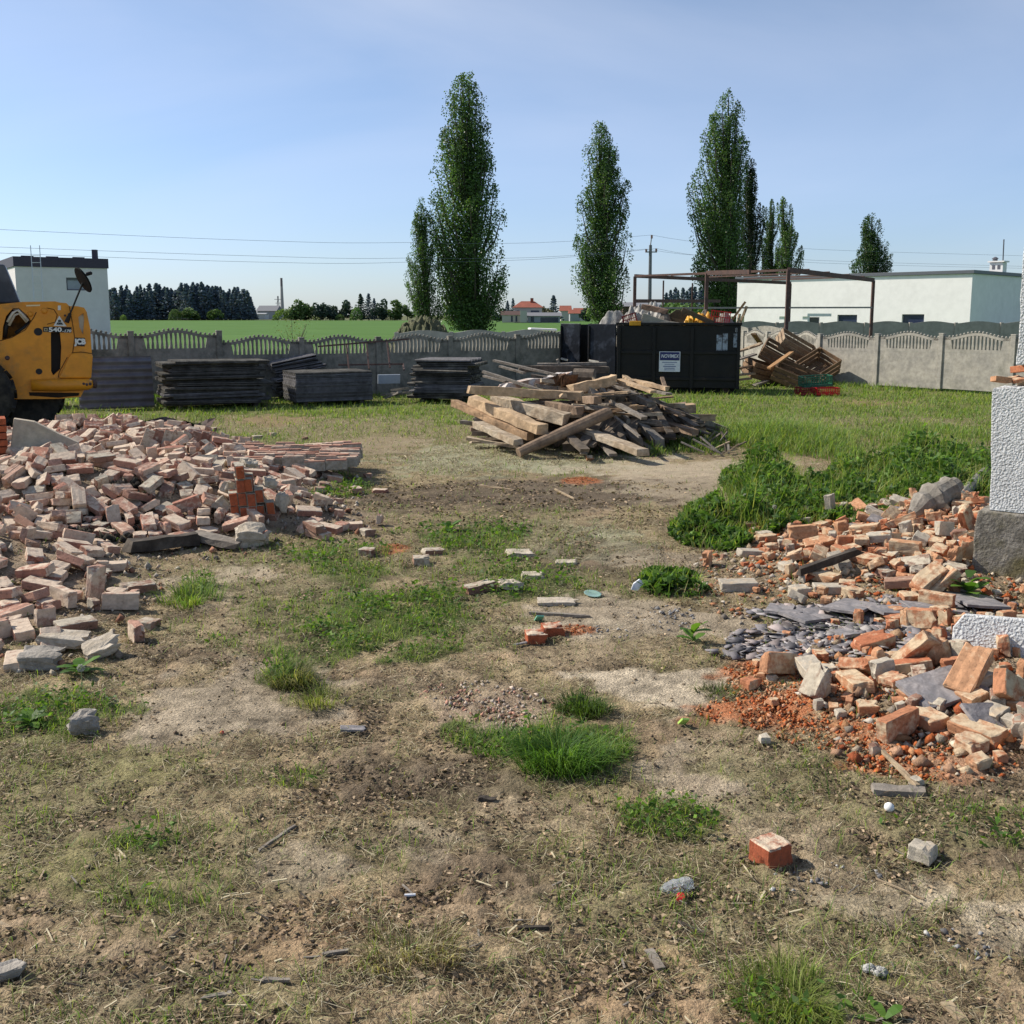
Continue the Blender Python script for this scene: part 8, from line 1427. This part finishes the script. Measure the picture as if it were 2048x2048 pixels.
# ------------------------------------------------------------------ trees
leaf_m = mat('poplar_leaves', attr=True, var=0, rough=.45, trans=.35, spec=.45); bark_m = mat('bark', (.09, .075, .06), (.06, .05, .04), nscale=2, var=.3, rough=.95); leaf_far = mat('far_leaves', attr=True, var=0, rough=.7, trans=.15, spec=.15)
def poplar(env, Y, base, label, seed, nleaf, dens=1.0, fat=1.15, cols=((.07, .13, .036), (.095, .165, .045), (.05, .095, .028), (.13, .205, .056)), tips=()):
    r = np.random.default_rng(seed); vs = np.array([e[0] for e in env], float); ul = np.array([e[1] for e in env], float); ur = np.array([e[2] for e in env], float)
    bp = P(base[0], base[1], Y); bp.z = min(bp.z, -.05); topp = P((ul[0]+ur[0])/2, vs[0], Y); sc_ = (Y*.989)/F; H = topp.z-bp.z
    t = thing('poplar_tree', bp, label, 'tree')
    pts = [bp, lerp(bp, topp, .3)+Vector((r.normal()*.1, 0, 0)), lerp(bp, topp, .6), lerp(bp, topp, .97)]
    wid = (ur-ul).max()*sc_; MB().tube(pts, [H*.020+.08, H*.014+.05, H*.008+.02, .02], 8).build('trunk', bark_m, t)
    limbs = MB(); LC = []; LS = []; LK = []; n_pl = max(30, int(70*dens))
    cx = lambda v: np.interp(v, vs, (ul+ur)/2); hw_ = lambda v: np.interp(v, vs, (ur-ul)/2)*fat
    plist = [(v, s) for v, s in tips]+[(vs[0]+(vs[-1]-vs[0])*r.random()**.85*.9, None) for _ in range(n_pl)]
    area = []
    for v, s in plist:
        h_ = hw_(v); du = (r.uniform(-1, 1)**1 if s is None else s)*h_*.86; dy = r.uniform(-1, 1)*h_*.8*math.sqrt(max(0, 1-(du/max(h_, 1))**2))
        tip = P(cx(v)+du, v, Y); tip.y += dy*sc_; zt_ = tip.z-bp.z; Lp_ = H*r.uniform(.14, .30)*(1 if s is None else 1.1); st = Vector((bp.x+(topp.x-bp.x)*max(.03, (zt_-Lp_*1.25)/H), bp.y, bp.z+max(.03*H, zt_-Lp_*1.25)))
        mid = lerp(st, tip, .45); mid.x += (tip.x-st.x)*.28; mid.y += (tip.y-st.y)*.28; limbs.tube([st, mid, tip-Vector((0, 0, .2))], [H*.004+.02, H*.003+.012, .01], 5, caps=False)
        area.append((st, mid, tip, Lp_, zt_))
    per = int(nleaf*2.4)//len(area)
    for st, mid, tip, Lp_, zt_ in area:
        n = int(per*r.uniform(.7, 1.3)); s = r.random(n)**.75; a = np.array(st)[None]*((1-s)**2)[:, None]+np.array(mid)[None]*(2*s*(1-s))[:, None]+np.array(tip)[None]*(s**2)[:, None]
        ra = wid*(.075+.075*np.sin(PI*np.clip(s*.92+.08, 0, 1)))*np.clip((1.04-s)*9, .3, 1); off = r.normal(size=(n, 3)); off = off/np.linalg.norm(off, axis=1)[:, None]*(r.random(n)**.45)[:, None]*ra[:, None]*np.array([.85, .85, 1.5]); cl_ = np.floor(s*9)+np.floor(r.random(n)*3)*13; jitc = np.stack([np.sin(cl_*2.1+zt_), np.cos(cl_*1.7+zt_*2), np.sin(cl_*3.1)], 1)*ra[:, None]*.85
        p = a+off*.72+jitc; keep = p[:, 2] > bp.z+.03*H; p = p[keep]; LC.append(p)
        bright = .75+.5*r.random(); LK.append(colorset(len(p), cols, .2)*bright)
    c = np.concatenate(LC); k = np.concatenate(LK); env_u = c[:, 0]/(c[:, 1]*.989+.3)
    zpx = c[:, 2]; sz = r.uniform(.55, 1.3, len(c))*wid*.017+.09
    V, F4, cc = leaves(c, sz, k, seed, 0, .75); npmesh('crown', V, F4, None, cc, leaf_m, loc=tuple(bp), parent=t)
    limbs.build('limbs', bark_m, t); return t
poplar([(146, 930, 942), (165, 908, 956), (200, 898, 962), (260, 888, 972), (320, 870, 980), (380, 866, 992), (420, 860, 1006), (480, 864, 1002), (540, 872, 1008), (580, 878, 1000), (620, 884, 988), (660, 892, 978), (690, 910, 972)], 105, (952, 676), 'tallest poplar with a broad ragged crown left of centre', 1, 26000, 1.6, tips=((146, 0), (162, -.6), (205, -.9), (290, -.95), (330, .95), (385, -1), (420, 1), (432, -1), (535, 1), (470, -.95), (560, .95), (600, -.9), (250, .9), (640, .7), (660, .3)))
poplar([(396, 837, 844), (420, 832, 854), (450, 825, 862), (500, 818, 870), (540, 812, 876), (580, 814, 880), (620, 824, 882), (655, 836, 876)], 104, (858, 668), 'short narrow poplar just left of the tallest poplar', 2, 9000, .7, tips=((396, 0), (540, -1), (600, 1), (640, -.3)))
poplar([(244, 1188, 1200), (262, 1185, 1218), (300, 1172, 1236), (340, 1168, 1246), (380, 1161, 1252), (430, 1157, 1252), (470, 1152, 1259), (530, 1149, 1252), (560, 1158, 1256), (600, 1178, 1250), (650, 1192, 1240)], 98, (1222, 668), 'solitary poplar standing behind the skip', 3, 17000, 1.1, tips=((244, -.4), (252, .5), (292, -1), (292, .9), (366, 1), (385, -1), (465, 1), (470, -1), (540, 1), (530, -1)))
poplar([(182, 1450, 1462), (195, 1432, 1470), (212, 1428, 1482), (260, 1410, 1490), (300, 1404, 1492), (345, 1388, 1480), (375, 1371, 1478), (420, 1376, 1482), (470, 1384, 1482), (510, 1388, 1490), (545, 1400, 1482), (600, 1432, 1472), (640, 1440, 1466)], 96, (1458, 668), 'tall many spired poplar behind the steel frame', 4, 22000, 1.4, tips=((182, .3), (192, -.6), (206, .8), (230, -.9), (262, -1), (340, -1), (368, -1), (300, 1), (515, -1), (430, -.95), (460, .9)))
poplar([(318, 1494, 1506), (370, 1486, 1508), (420, 1480, 1520), (480, 1478, 1528), (530, 1476, 1534), (600, 1484, 1522)], 101, (1500, 668), 'dark slender poplar hugging the right side of the many spired one', 5, 10000, .6, 1.45, cols=((.022, .042, .014), (.03, .055, .018)), tips=((318, 0), (440, 1)))
poplar([(397, 1536, 1546), (412, 1526, 1552), (460, 1525, 1556), (520, 1530, 1560), (610, 1536, 1556)], 112, (1545, 665), 'small bright green poplar, left of the short pair by the frame', 6, 9000, .5, 1.75, cols=((.045, .095, .018), (.06, .12, .024), (.035, .075, .015)), tips=((397, .5), (410, -.6)))
poplar([(394, 1560, 1570), (420, 1557, 1586), (470, 1558, 1596), (510, 1562, 1604), (545, 1574, 1600), (610, 1578, 1594)], 109, (1586, 666), 'small dark poplar, right of the short pair by the frame', 7, 10000, .55, 1.6, tips=((394, -.3), (420, .8), (500, 1)))
poplar([(428, 1736, 1752), (450, 1728, 1772), (480, 1718, 1775), (520, 1708, 1780), (548, 1706, 1780), (640, 1722, 1764)], 118, (1746, 664), 'lone squat poplar behind the white hall', 8, 10000, .7, 1.4, cols=((.035, .072, .018), (.05, .095, .022)), tips=((428, -.1), (440, .6), (520, -1)))
FARG = [(.10, .16, .055), (.13, .20, .06), (.085, .135, .05)]
def farmesh(kind, seed, cols, nl=900):
    r = np.random.default_rng(seed)
    if kind == 'spruce':
        n = nl; z = r.random(n)**1.25; ph = np.floor(z*11)/11; rad = (1-z)*.21*(.55+.65*((z*11) % 1 < .55))+.012; a = r.uniform(0, 2*PI, n); q = rad*np.sqrt(r.uniform(.3, 1, n)); c = np.stack([np.cos(a)*q, np.sin(a)*q, .05+z*.95], 1); sz = r.uniform(.035, .08, n)
    else:
        bl = r.normal(size=(11, 3))*np.array([.19, .19, .16])+np.array([0, 0, .5]); bl[:6, 2] *= .55; bl[:, 2] = np.clip(bl[:, 2], .14, .82); i = r.integers(0, 11, nl); d = r.normal(size=(nl, 3)); d /= np.linalg.norm(d, axis=1)[:, None]; c = bl[i]+d*(.16*r.uniform(.6, 1.05, nl)[:, None]); c[:, 2] = np.clip(c[:, 2], .05, 1.05)
        if kind == 'bush': d = r.normal(size=(nl, 3)); d /= np.linalg.norm(d, axis=1)[:, None]; d[:, 2] = np.abs(d[:, 2]); c = d*np.array([.62, .62, .95])*r.uniform(.75, 1.02, (nl, 1))+np.array([0, 0, .03])
        sz = r.uniform(.07, .13, nl)
    V, F4, cc = leaves(c, sz, colorset(len(c), cols, .18)*(.65+.5*c[:, 2:3]), seed, .1, .8); return V, F4, cc
PROT = {}
def fartree(kind, u, vb, vt, Y, label, cols, seed, group, wide=1.0, name='tree'):
    key = (kind, seed, cols[0]); H = (CAMH-P(u, vt, Y).z)*-1+CAMH; b = P(u, 640, Y); b.z = -.1; H = P(u, vt, Y).z+.1
    root = thing(name, b, label, 'tree', group); wide = wide*(1.3 if kind == 'round' else 1.1); root.scale = (H*wide, H*wide, H); root.rotation_euler = (0, 0, seed*1.7+u)
    if key not in PROT:
        V, F4, cc = farmesh(kind, seed, cols, 620 if kind == 'spruce' else 900); o = npmesh('crown', V, F4, None, cc, leaf_far); tr = MB().tube([(0, 0, 0), (.004, 0, .35), (0, 0, .9 if kind == 'spruce' else .6)], [.022, .016, .004], 6); OFF['x'] = (0, 0, 0); me = bpy.data.meshes.new('trunk'); me.from_pydata(tr.v, [], tr.f); me.materials.append(bark_m); to = bpy.data.objects.new('trunk', me); C.objects.link(to); PROT[key] = (o.data, me); o.parent = root; to.parent = root
    else:
        for nm, me in zip(('crown', 'trunk'), PROT[key]): o = bpy.data.objects.new(nm, me); C.objects.link(o); o.parent = root
    return root
SPC_HAZE = [(.115, .15, .195), (.13, .17, .215), (.095, .13, .17)]; rz = random.Random(5)  # bluish distance haze painted into the spruce colours
for i in range(96):
    u = 212+(512-212)*(i+rz.uniform(-.3, .3))/95; k = (u-212)/300; top = 588-16*math.sin(PI*min(1, k*1.05))**.6+rz.uniform(-9, 12)
    if u > 495: top += (u-495)*1.4
    fartree('spruce', u, 640, top, 440+rz.uniform(-4, 25), 'dark spruce tinted blue for haze in the far wood on the left horizon', SPC_HAZE, 11+i % 4, 'spruces of the far wood on the left', rz.uniform(.95, 1.4), 'spruce_tree')
DEC = [(.115, .175, .06), (.15, .215, .065), (.10, .15, .06)]; DK = [(.055, .085, .07), (.07, .10, .08)]; LTG = [(.17, .26, .06), (.21, .30, .07)]
fartree('round', 372, 640, 606, 428, 'pale green broadleaf tree in front of the middle of the far wood', DEC, 31, None, 1.25); fartree('bush', 350, 640, 617, 427, 'pale bush left of the broadleaf tree before the far wood', DEC, 32, None, .8, 'bush'); fartree('round', 432, 640, 604, 428, 'small pale broadleaf tree before the right part of the far wood', DEC, 33, None, .8); fartree('bush', 247, 640, 629, 427, 'small light bush at the left end of the far wood', LTG, 34, None, .9, 'bush')
for i, (kind, u, vt, w__, cols, l) in enumerate([('round', 592, 592, .9, DEC, 'pale broadleaf tree right of the factory chimney'), ('round', 612, 592, .7, DEC, 'second pale broadleaf tree right of the factory chimney'), ('bush', 570, 617, 1.6, LTG, 'wide light green bush under the factory chimney'), ('bush', 622, 612, 1.1, LTG, 'light green bush left of the dark conifers'), ('round', 641, 594, .7, DK, 'first dark tree of the mid horizon clump'), ('round', 664, 593, .7, DK, 'second dark tree of the mid horizon clump'), ('round', 686, 592, .75, DK, 'broad dark tree of the mid horizon clump'), ('bush', 659, 610, .9, DK, 'dark bush before the mid horizon clump'), ('bush', 713, 613, .72, [(.14, .24, .07), (.17, .28, .08)], 'round clipped looking green bush on the field edge'), ('spruce', 722, 588, 1.5, DK, 'dark spruce behind the round green bush'), ('spruce', 738, 587, 1.2, SPC_HAZE, 'second spruce behind the round green bush'), ('spruce', 749, 597, 1.2, SPC_HAZE, 'shorter spruce right of the two behind the round bush'), ('round', 764, 597, .75, DK, 'dark tree right of the short spruce'), ('round', 790, 596, .95, DEC, 'light broadleaf tree behind the short narrow poplar'), ('round', 815, 606, .9, DEC, 'grey green tree partly behind the short narrow poplar'), ('bush', 780, 622, 1.4, DK, 'low dark bush under the light broadleaf tree'), ('bush', 680, 628, 1.2, DEC, 'low bush left of the round green bush'), ('spruce', 1015, 601, 1.1, SPC_HAZE, 'small spruce left of the red roofed house'), ('spruce', 1026, 597, 1.0, SPC_HAZE, 'small spruce touching the red roofed house'), ('round', 998, 612, 1.0, DK, 'dark tree at the right foot of the tallest poplar'), ('spruce', 1107, 591, 1.5, SPC_HAZE, 'broad dark spruce right of the red roofed house'), ('round', 1090, 603, .9, [(.16, .15, .10), (.13, .13, .08)], 'grey leafless tree in front of the red roofed house'), ('round', 1184, 606, .8, LTG, 'light green sapling left of the solitary poplar'), ('round', 1172, 612, .8, DK, 'dark tree among the far village roofs')]):
    fartree(kind, u, 640, vt, 425+3*(i % 4) if u < 900 else 330+6*(i % 3), l, cols, 40+i, None, w__, 'spruce_tree' if kind == 'spruce' else ('bush' if kind == 'bush' else 'tree'))
for i in range(13):
    u = 1332+i*8.2+rz.uniform(-2, 2); fartree('spruce', u, 640, 576+rz.uniform(-3, 9)+(6 if i < 2 else 0), 230+rz.uniform(0, 15), 'dark spruce seen through the steel frame', SPC_HAZE, 11+i % 4, 'spruces seen through the steel frame', rz.uniform(.9, 1.3), 'spruce_tree')
for i, (u, vt, w__, l) in enumerate([(1372, 588, .8, 'light green tree before the spruces in the frame'), (1340, 604, 1.3, 'wide green bush left in the steel frame'), (1385, 606, 1.4, 'wide green bush in the middle of the steel frame'), (1520, 632, 1.1, 'green bush showing under the hall porch'), (1425, 600, .9, 'green bush at the foot of the many spired poplar'), (1430, 625, .8, 'low bush right of the skip top')]): fartree('round' if i == 0 else 'bush', u, 640, vt, 150-8*i, l, [(.085, .15, .04), (.11, .18, .05)], 70+i, None, w__, 'tree' if i == 0 else 'bush')
# ------------------------------------------------------------------ far buildings, chimney, pylon, power line
brickfar = mat('chimney_masonry', (.36, .34, .33), var=.1); 
chm = thing('factory_chimney', (P(565, 630, 900).x, 900, 0), 'tall slender factory chimney on the left horizon', 'chimney'); cx_ = P(565, 630, 900).x; zc = P(565, 556, 900).z
MB().lathe((cx_, 900, 0), [(1.8, 0), (1.1, zc*.78)], 14).build('shaft', brickfar, chm); MB().lathe((cx_, 900, zc*.782), [(1.1, 0), (1.0, zc*.21), (1.15, zc*.218)], 14).build('dark_top', mat('chimney_band', (.20, .17, .17), var=.1), chm)
def gable(name, u0, u1, vb_, ve, vr, Y, wm, rm, label, hip=False, depth=8, win=(), roof_h=None):
    a, b = P(u0, 640, Y), P(u1, 640, Y); ze, zr = P(u0, ve, Y).z, P(u0, vr, Y).z; t = thing(name, (a.x, Y, 0), label, 'building'); x0_, x1_ = a.x, b.x
    MB().box(((x0_+x1_)/2, Y+depth/2, ze/2), (x1_-x0_, depth, ze)).build('wall', wm, t); e = (x1_-x0_)*.04+.2; mx_ = (x1_-x0_)*(.33 if hip else 0)
    V = [(x0_-e, Y-e, ze), (x1_+e, Y-e, ze), (x1_+e, Y+depth+e, ze), (x0_-e, Y+depth+e, ze), (x0_-e+mx_, Y+depth/2, zr), (x1_+e-mx_, Y+depth/2, zr)]
    rf = MB().add([(x_, y_, z_+.02) for x_, y_, z_ in V], [(0, 1, 5, 4), (1, 2, 5), (2, 3, 4, 5), (3, 0, 4), (3, 2, 1, 0)]).build('roof', rm, t)
    for (w0, w1, z0_, z1_) in win: MB().box((x0_+(x1_-x0_)*(w0+w1)/2, Y-.02, ze*(z0_+z1_)/2), ((x1_-x0_)*(w1-w0), .06, ze*(z1_-z0_))).build('window', win_m, t)
    return t, rf, (x0_, x1_, ze, zr)
tile = mat('red_roof_tiles', (.30, .09, .055), (.24, .08, .05), nscale=.5, var=.15, rough=.8); cream = mat('cream_render', (.46, .43, .38), var=.08, rough=.9); greyb = mat('grey_render', (.34, .35, .36), var=.1, rough=.9); slateroof = mat('grey_sheet_roof', (.20, .20, .21), var=.15, rough=.8)
t, rf, (x0_, x1_, ze, zr) = gable('red_roofed_house', 1028, 1084, 640, 615, 602, 300, cream, tile, 'far house with red hipped tile roof on the field edge', True, 10, ((.1, .2, .3, .8), (.3, .42, .1, .8), (.6, .9, .45, .8)))
MB().box(((x0_+x1_)/2+1.2, 304, zr+.1), (.9, .8, 1.6)).build('chimney', tile, rf)
gable('farm_shed', 1055, 1120, 640, 632, 625, 292, greyb, slateroof, 'low far shed with pale roof before the red roofed house', False, 6, ((.1, .2, .1, .9), (.4, .95, .05, .8)))
gable('farm_shed', 1004, 1040, 640, 630, 622, 294, cream, mat('dark_brown_roof', (.10, .06, .05), var=.2), 'low far shed with dark roof left of the red roofed house', False, 6, ((.5, .6, .1, .9), (.75, .85, .1, .9)))
tag(MB().box((P(1047, 630, 291).x, 291, P(1047, 621, 291).z/2), (1.9, 1.5, P(1047, 621, 291).z)).build('white_block', cream), 'small pale block house in front of the red roofed house', 'shed')
gable('far_house', 1122, 1142, 640, 622, 611, 370, cream, tile, 'far house with dark red gable right of the broad spruce', False, 9); gable('far_house', 1150, 1176, 640, 626, 616, 390, cream, tile, 'farthest low red roof left of the light green sapling', False, 9); gable('far_house', 1140, 1160, 640, 627, 619, 350, greyb, tile, 'small red roof between the far gable and the farthest roof', False, 7)
gable('far_hall', 515, 552, 640, 622, 611, 520, greyb, slateroof, 'grey gabled hall left of the factory chimney', False, 14); gable('far_hall', 508, 530, 640, 628, 626, 505, mat('white_shed', (.5, .5, .48), var=.1), greyb, 'low white hall at the end of the far wood', False, 8)
gable('far_barn', 1246, 1300, 640, 613, 604, 150, mat('barn_brown', (.12, .07, .06), var=.2), slateroof, 'dark barn behind the skip seen under the frame', False, 10); gable('far_barn', 1300, 1332, 640, 612, 606, 160, greyb, slateroof, 'grey barn right of the dark barn behind the frame', False, 10)
py = thing('pylon', (P(557, 630, 700).x, 700, 0), 'thin lattice power pylon left of the factory chimney', 'pylon'); px_ = P(557, 630, 700).x; zt_ = P(557, 592, 700).z; mb = MB()
for s_ in (-1, 1): mb.beam((px_+s_*1.2, 700, 0), (px_+s_*.2, 700, zt_), .35, .35)
for k in range(6): z0_, z1_ = zt_*k/6, zt_*(k+1)/6; w0, w1 = 1.2-1.0*k/6, 1.2-1.0*(k+1)/6; mb.beam((px_-w0, 700, z0_), (px_+w1, 700, z1_), .18, .18)
mb.build('tower', greyroof, py); mb = MB(); mb.beam((px_-2.4, 700, zt_*.85), (px_+2.4, 700, zt_*.85), .3, .3).beam((px_-1.8, 700, zt_*.68), (px_+1.8, 700, zt_*.68), .3, .3).build('crossarm', greyroof, py)
polem = mat('concrete_pole_grey', (.15, .155, .17), var=.15, rough=.9); PY = 92
pole = thing('power_pole', (P(1299, 640, PY).x, PY, 0), 'concrete power pole with short crossarm behind the steel frame', 'power pole'); q = P(1301, 490, PY); b = Vector((P(1299, 640, PY).x, PY, 0))
MB().tube([b, q], [.19, .13], 8).build('shaft', polem, pole); MB().tube([q, P(1303, 476, PY)], .05, 6).build('top_rod', rail, pole)
MB().beam(P(1292, 504, PY), P(1314, 504, PY), .1, .1).build('crossarm', rail, pole)
ins = mat('brown_insulator', (.30, .16, .13), var=.1, rough=.4)
for u, v0, v1 in ((1292.5, 505, 498), (1312.5, 503, 497), (1303.5, 477, 470)): MB().tube([P(u-1, v0, PY), P(u-1, v1, PY)], .05, 6).tube([P(u+1, v0, PY), P(u+1, v1, PY)], .05, 6).build('insulator', ins, pole)
wire_m = mat('power_wire', (.16, .17, .2), var=0, rough=.6)
for i, (pts, l) in enumerate([(((-300, 441, 60), (0, 459, 66), (512, 481, 76), (810, 485, 82), (1303, 470, PY), (1500, 483, 98), (1640, 499, 104), (2060, 512, 118)), 'uppermost power wire crossing the whole sky'), (((-300, 482, 60), (0, 494, 66), (512, 512, 76), (820, 516, 82), (1292, 498, PY), (1500, 508, 98), (1640, 521, 104), (2060, 533, 118)), 'middle power wire below the uppermost one'), (((-300, 491, 60.5), (0, 506, 66.5), (512, 524, 76.5), (820, 524, 82.5), (1312, 497, PY), (1500, 511, 98), (1640, 526, 104.5), (2060, 537, 118.5)), 'lowest power wire running just under the middle one')]):
    pp = [P(*q) for q in pts]; fine = []
    for k in range(len(pp)-1):
        p0, p1, p2, p3 = pp[max(k-1, 0)], pp[k], pp[k+1], pp[min(k+2, len(pp)-1)]
        for s in range(6): t_ = s/6; fine.append(.5*((2*p1)+(p2-p0)*t_+(2*p0-5*p1+4*p2-p3)*t_*t_+(3*p1-p0-3*p2+p3)*t_**3) if k not in (3, 4) else lerp(p1, p2, t_)-up_*(.35*math.sin(PI*t_)))
    tag(MB().tube(fine+[pp[-1]], .0105, 5).build('power_wire', wire_m), l, 'wire')
# compost heap behind the fence and a bare shrub
hx, hy = P(846, 660, 44).x, 44.0; V = []; na = 40
for j in range(18):
    for i in range(na+1): s = i/na*2-1; t_ = j/17*2-1; h_ = max(0, 1-s*s-.8*t_*t_)**.75*(P(846, 640, 44).z+.05); V.append((hx+s*1.75, hy+t_*1.6, h_*(.9+.2*random.random())+random.uniform(0, .05)))
hay_m = mat('old_hay', (.15, .145, .08), (.09, .10, .05), nscale=2.5, var=.45, rough=.95, bump=1, bscale=14, bdist=.1); tag(MB().add(V, [(j*(na+1)+i, j*(na+1)+i+1, (j+1)*(na+1)+i+1, (j+1)*(na+1)+i) for j in range(17) for i in range(na)]).build('compost_heap', hay_m, fix=False), 'heap of old hay and weeds behind the fence under the poplars', 'compost heap')
b = P(588, 668, 30); b.z = 0; t = thing('shrub', b, 'thin half bare shrub rising above the dark fence', 'shrub'); mb = MB()
for i in range(12): mb.tube([b, b+Vector((rz.uniform(-.1, .1), 0, .9)), b+Vector((rz.uniform(-.42, .42), rz.uniform(-.2, .2), rz.uniform(1.5, 2.0)))], [.014, .01, .004], 4)
mb.build('stems', bark_m, t); r = np.random.default_rng(3); n = 240; c = np.array(b)+np.stack([r.normal(size=n)*.22, r.normal(size=n)*.2, r.uniform(1.1, 1.95, n)], 1); V, F4, cc = leaves(c, r.uniform(.03, .07, n), colorset(n, [(.2, .24, .08), (.28, .26, .12)]), 3); npmesh('leaf', V, F4, None, cc, leaf_far, loc=tuple(b), parent=t)
tag(MB().box((P(1085, 658, 42).x, 42, 1.52), (1.1, .9, .1), Euler((0, .04, .1)).to_matrix()).build('white_cover', white_m, bevel=.04), 'white flat cover glimpsed over the pale fence left of the skip', 'cover')
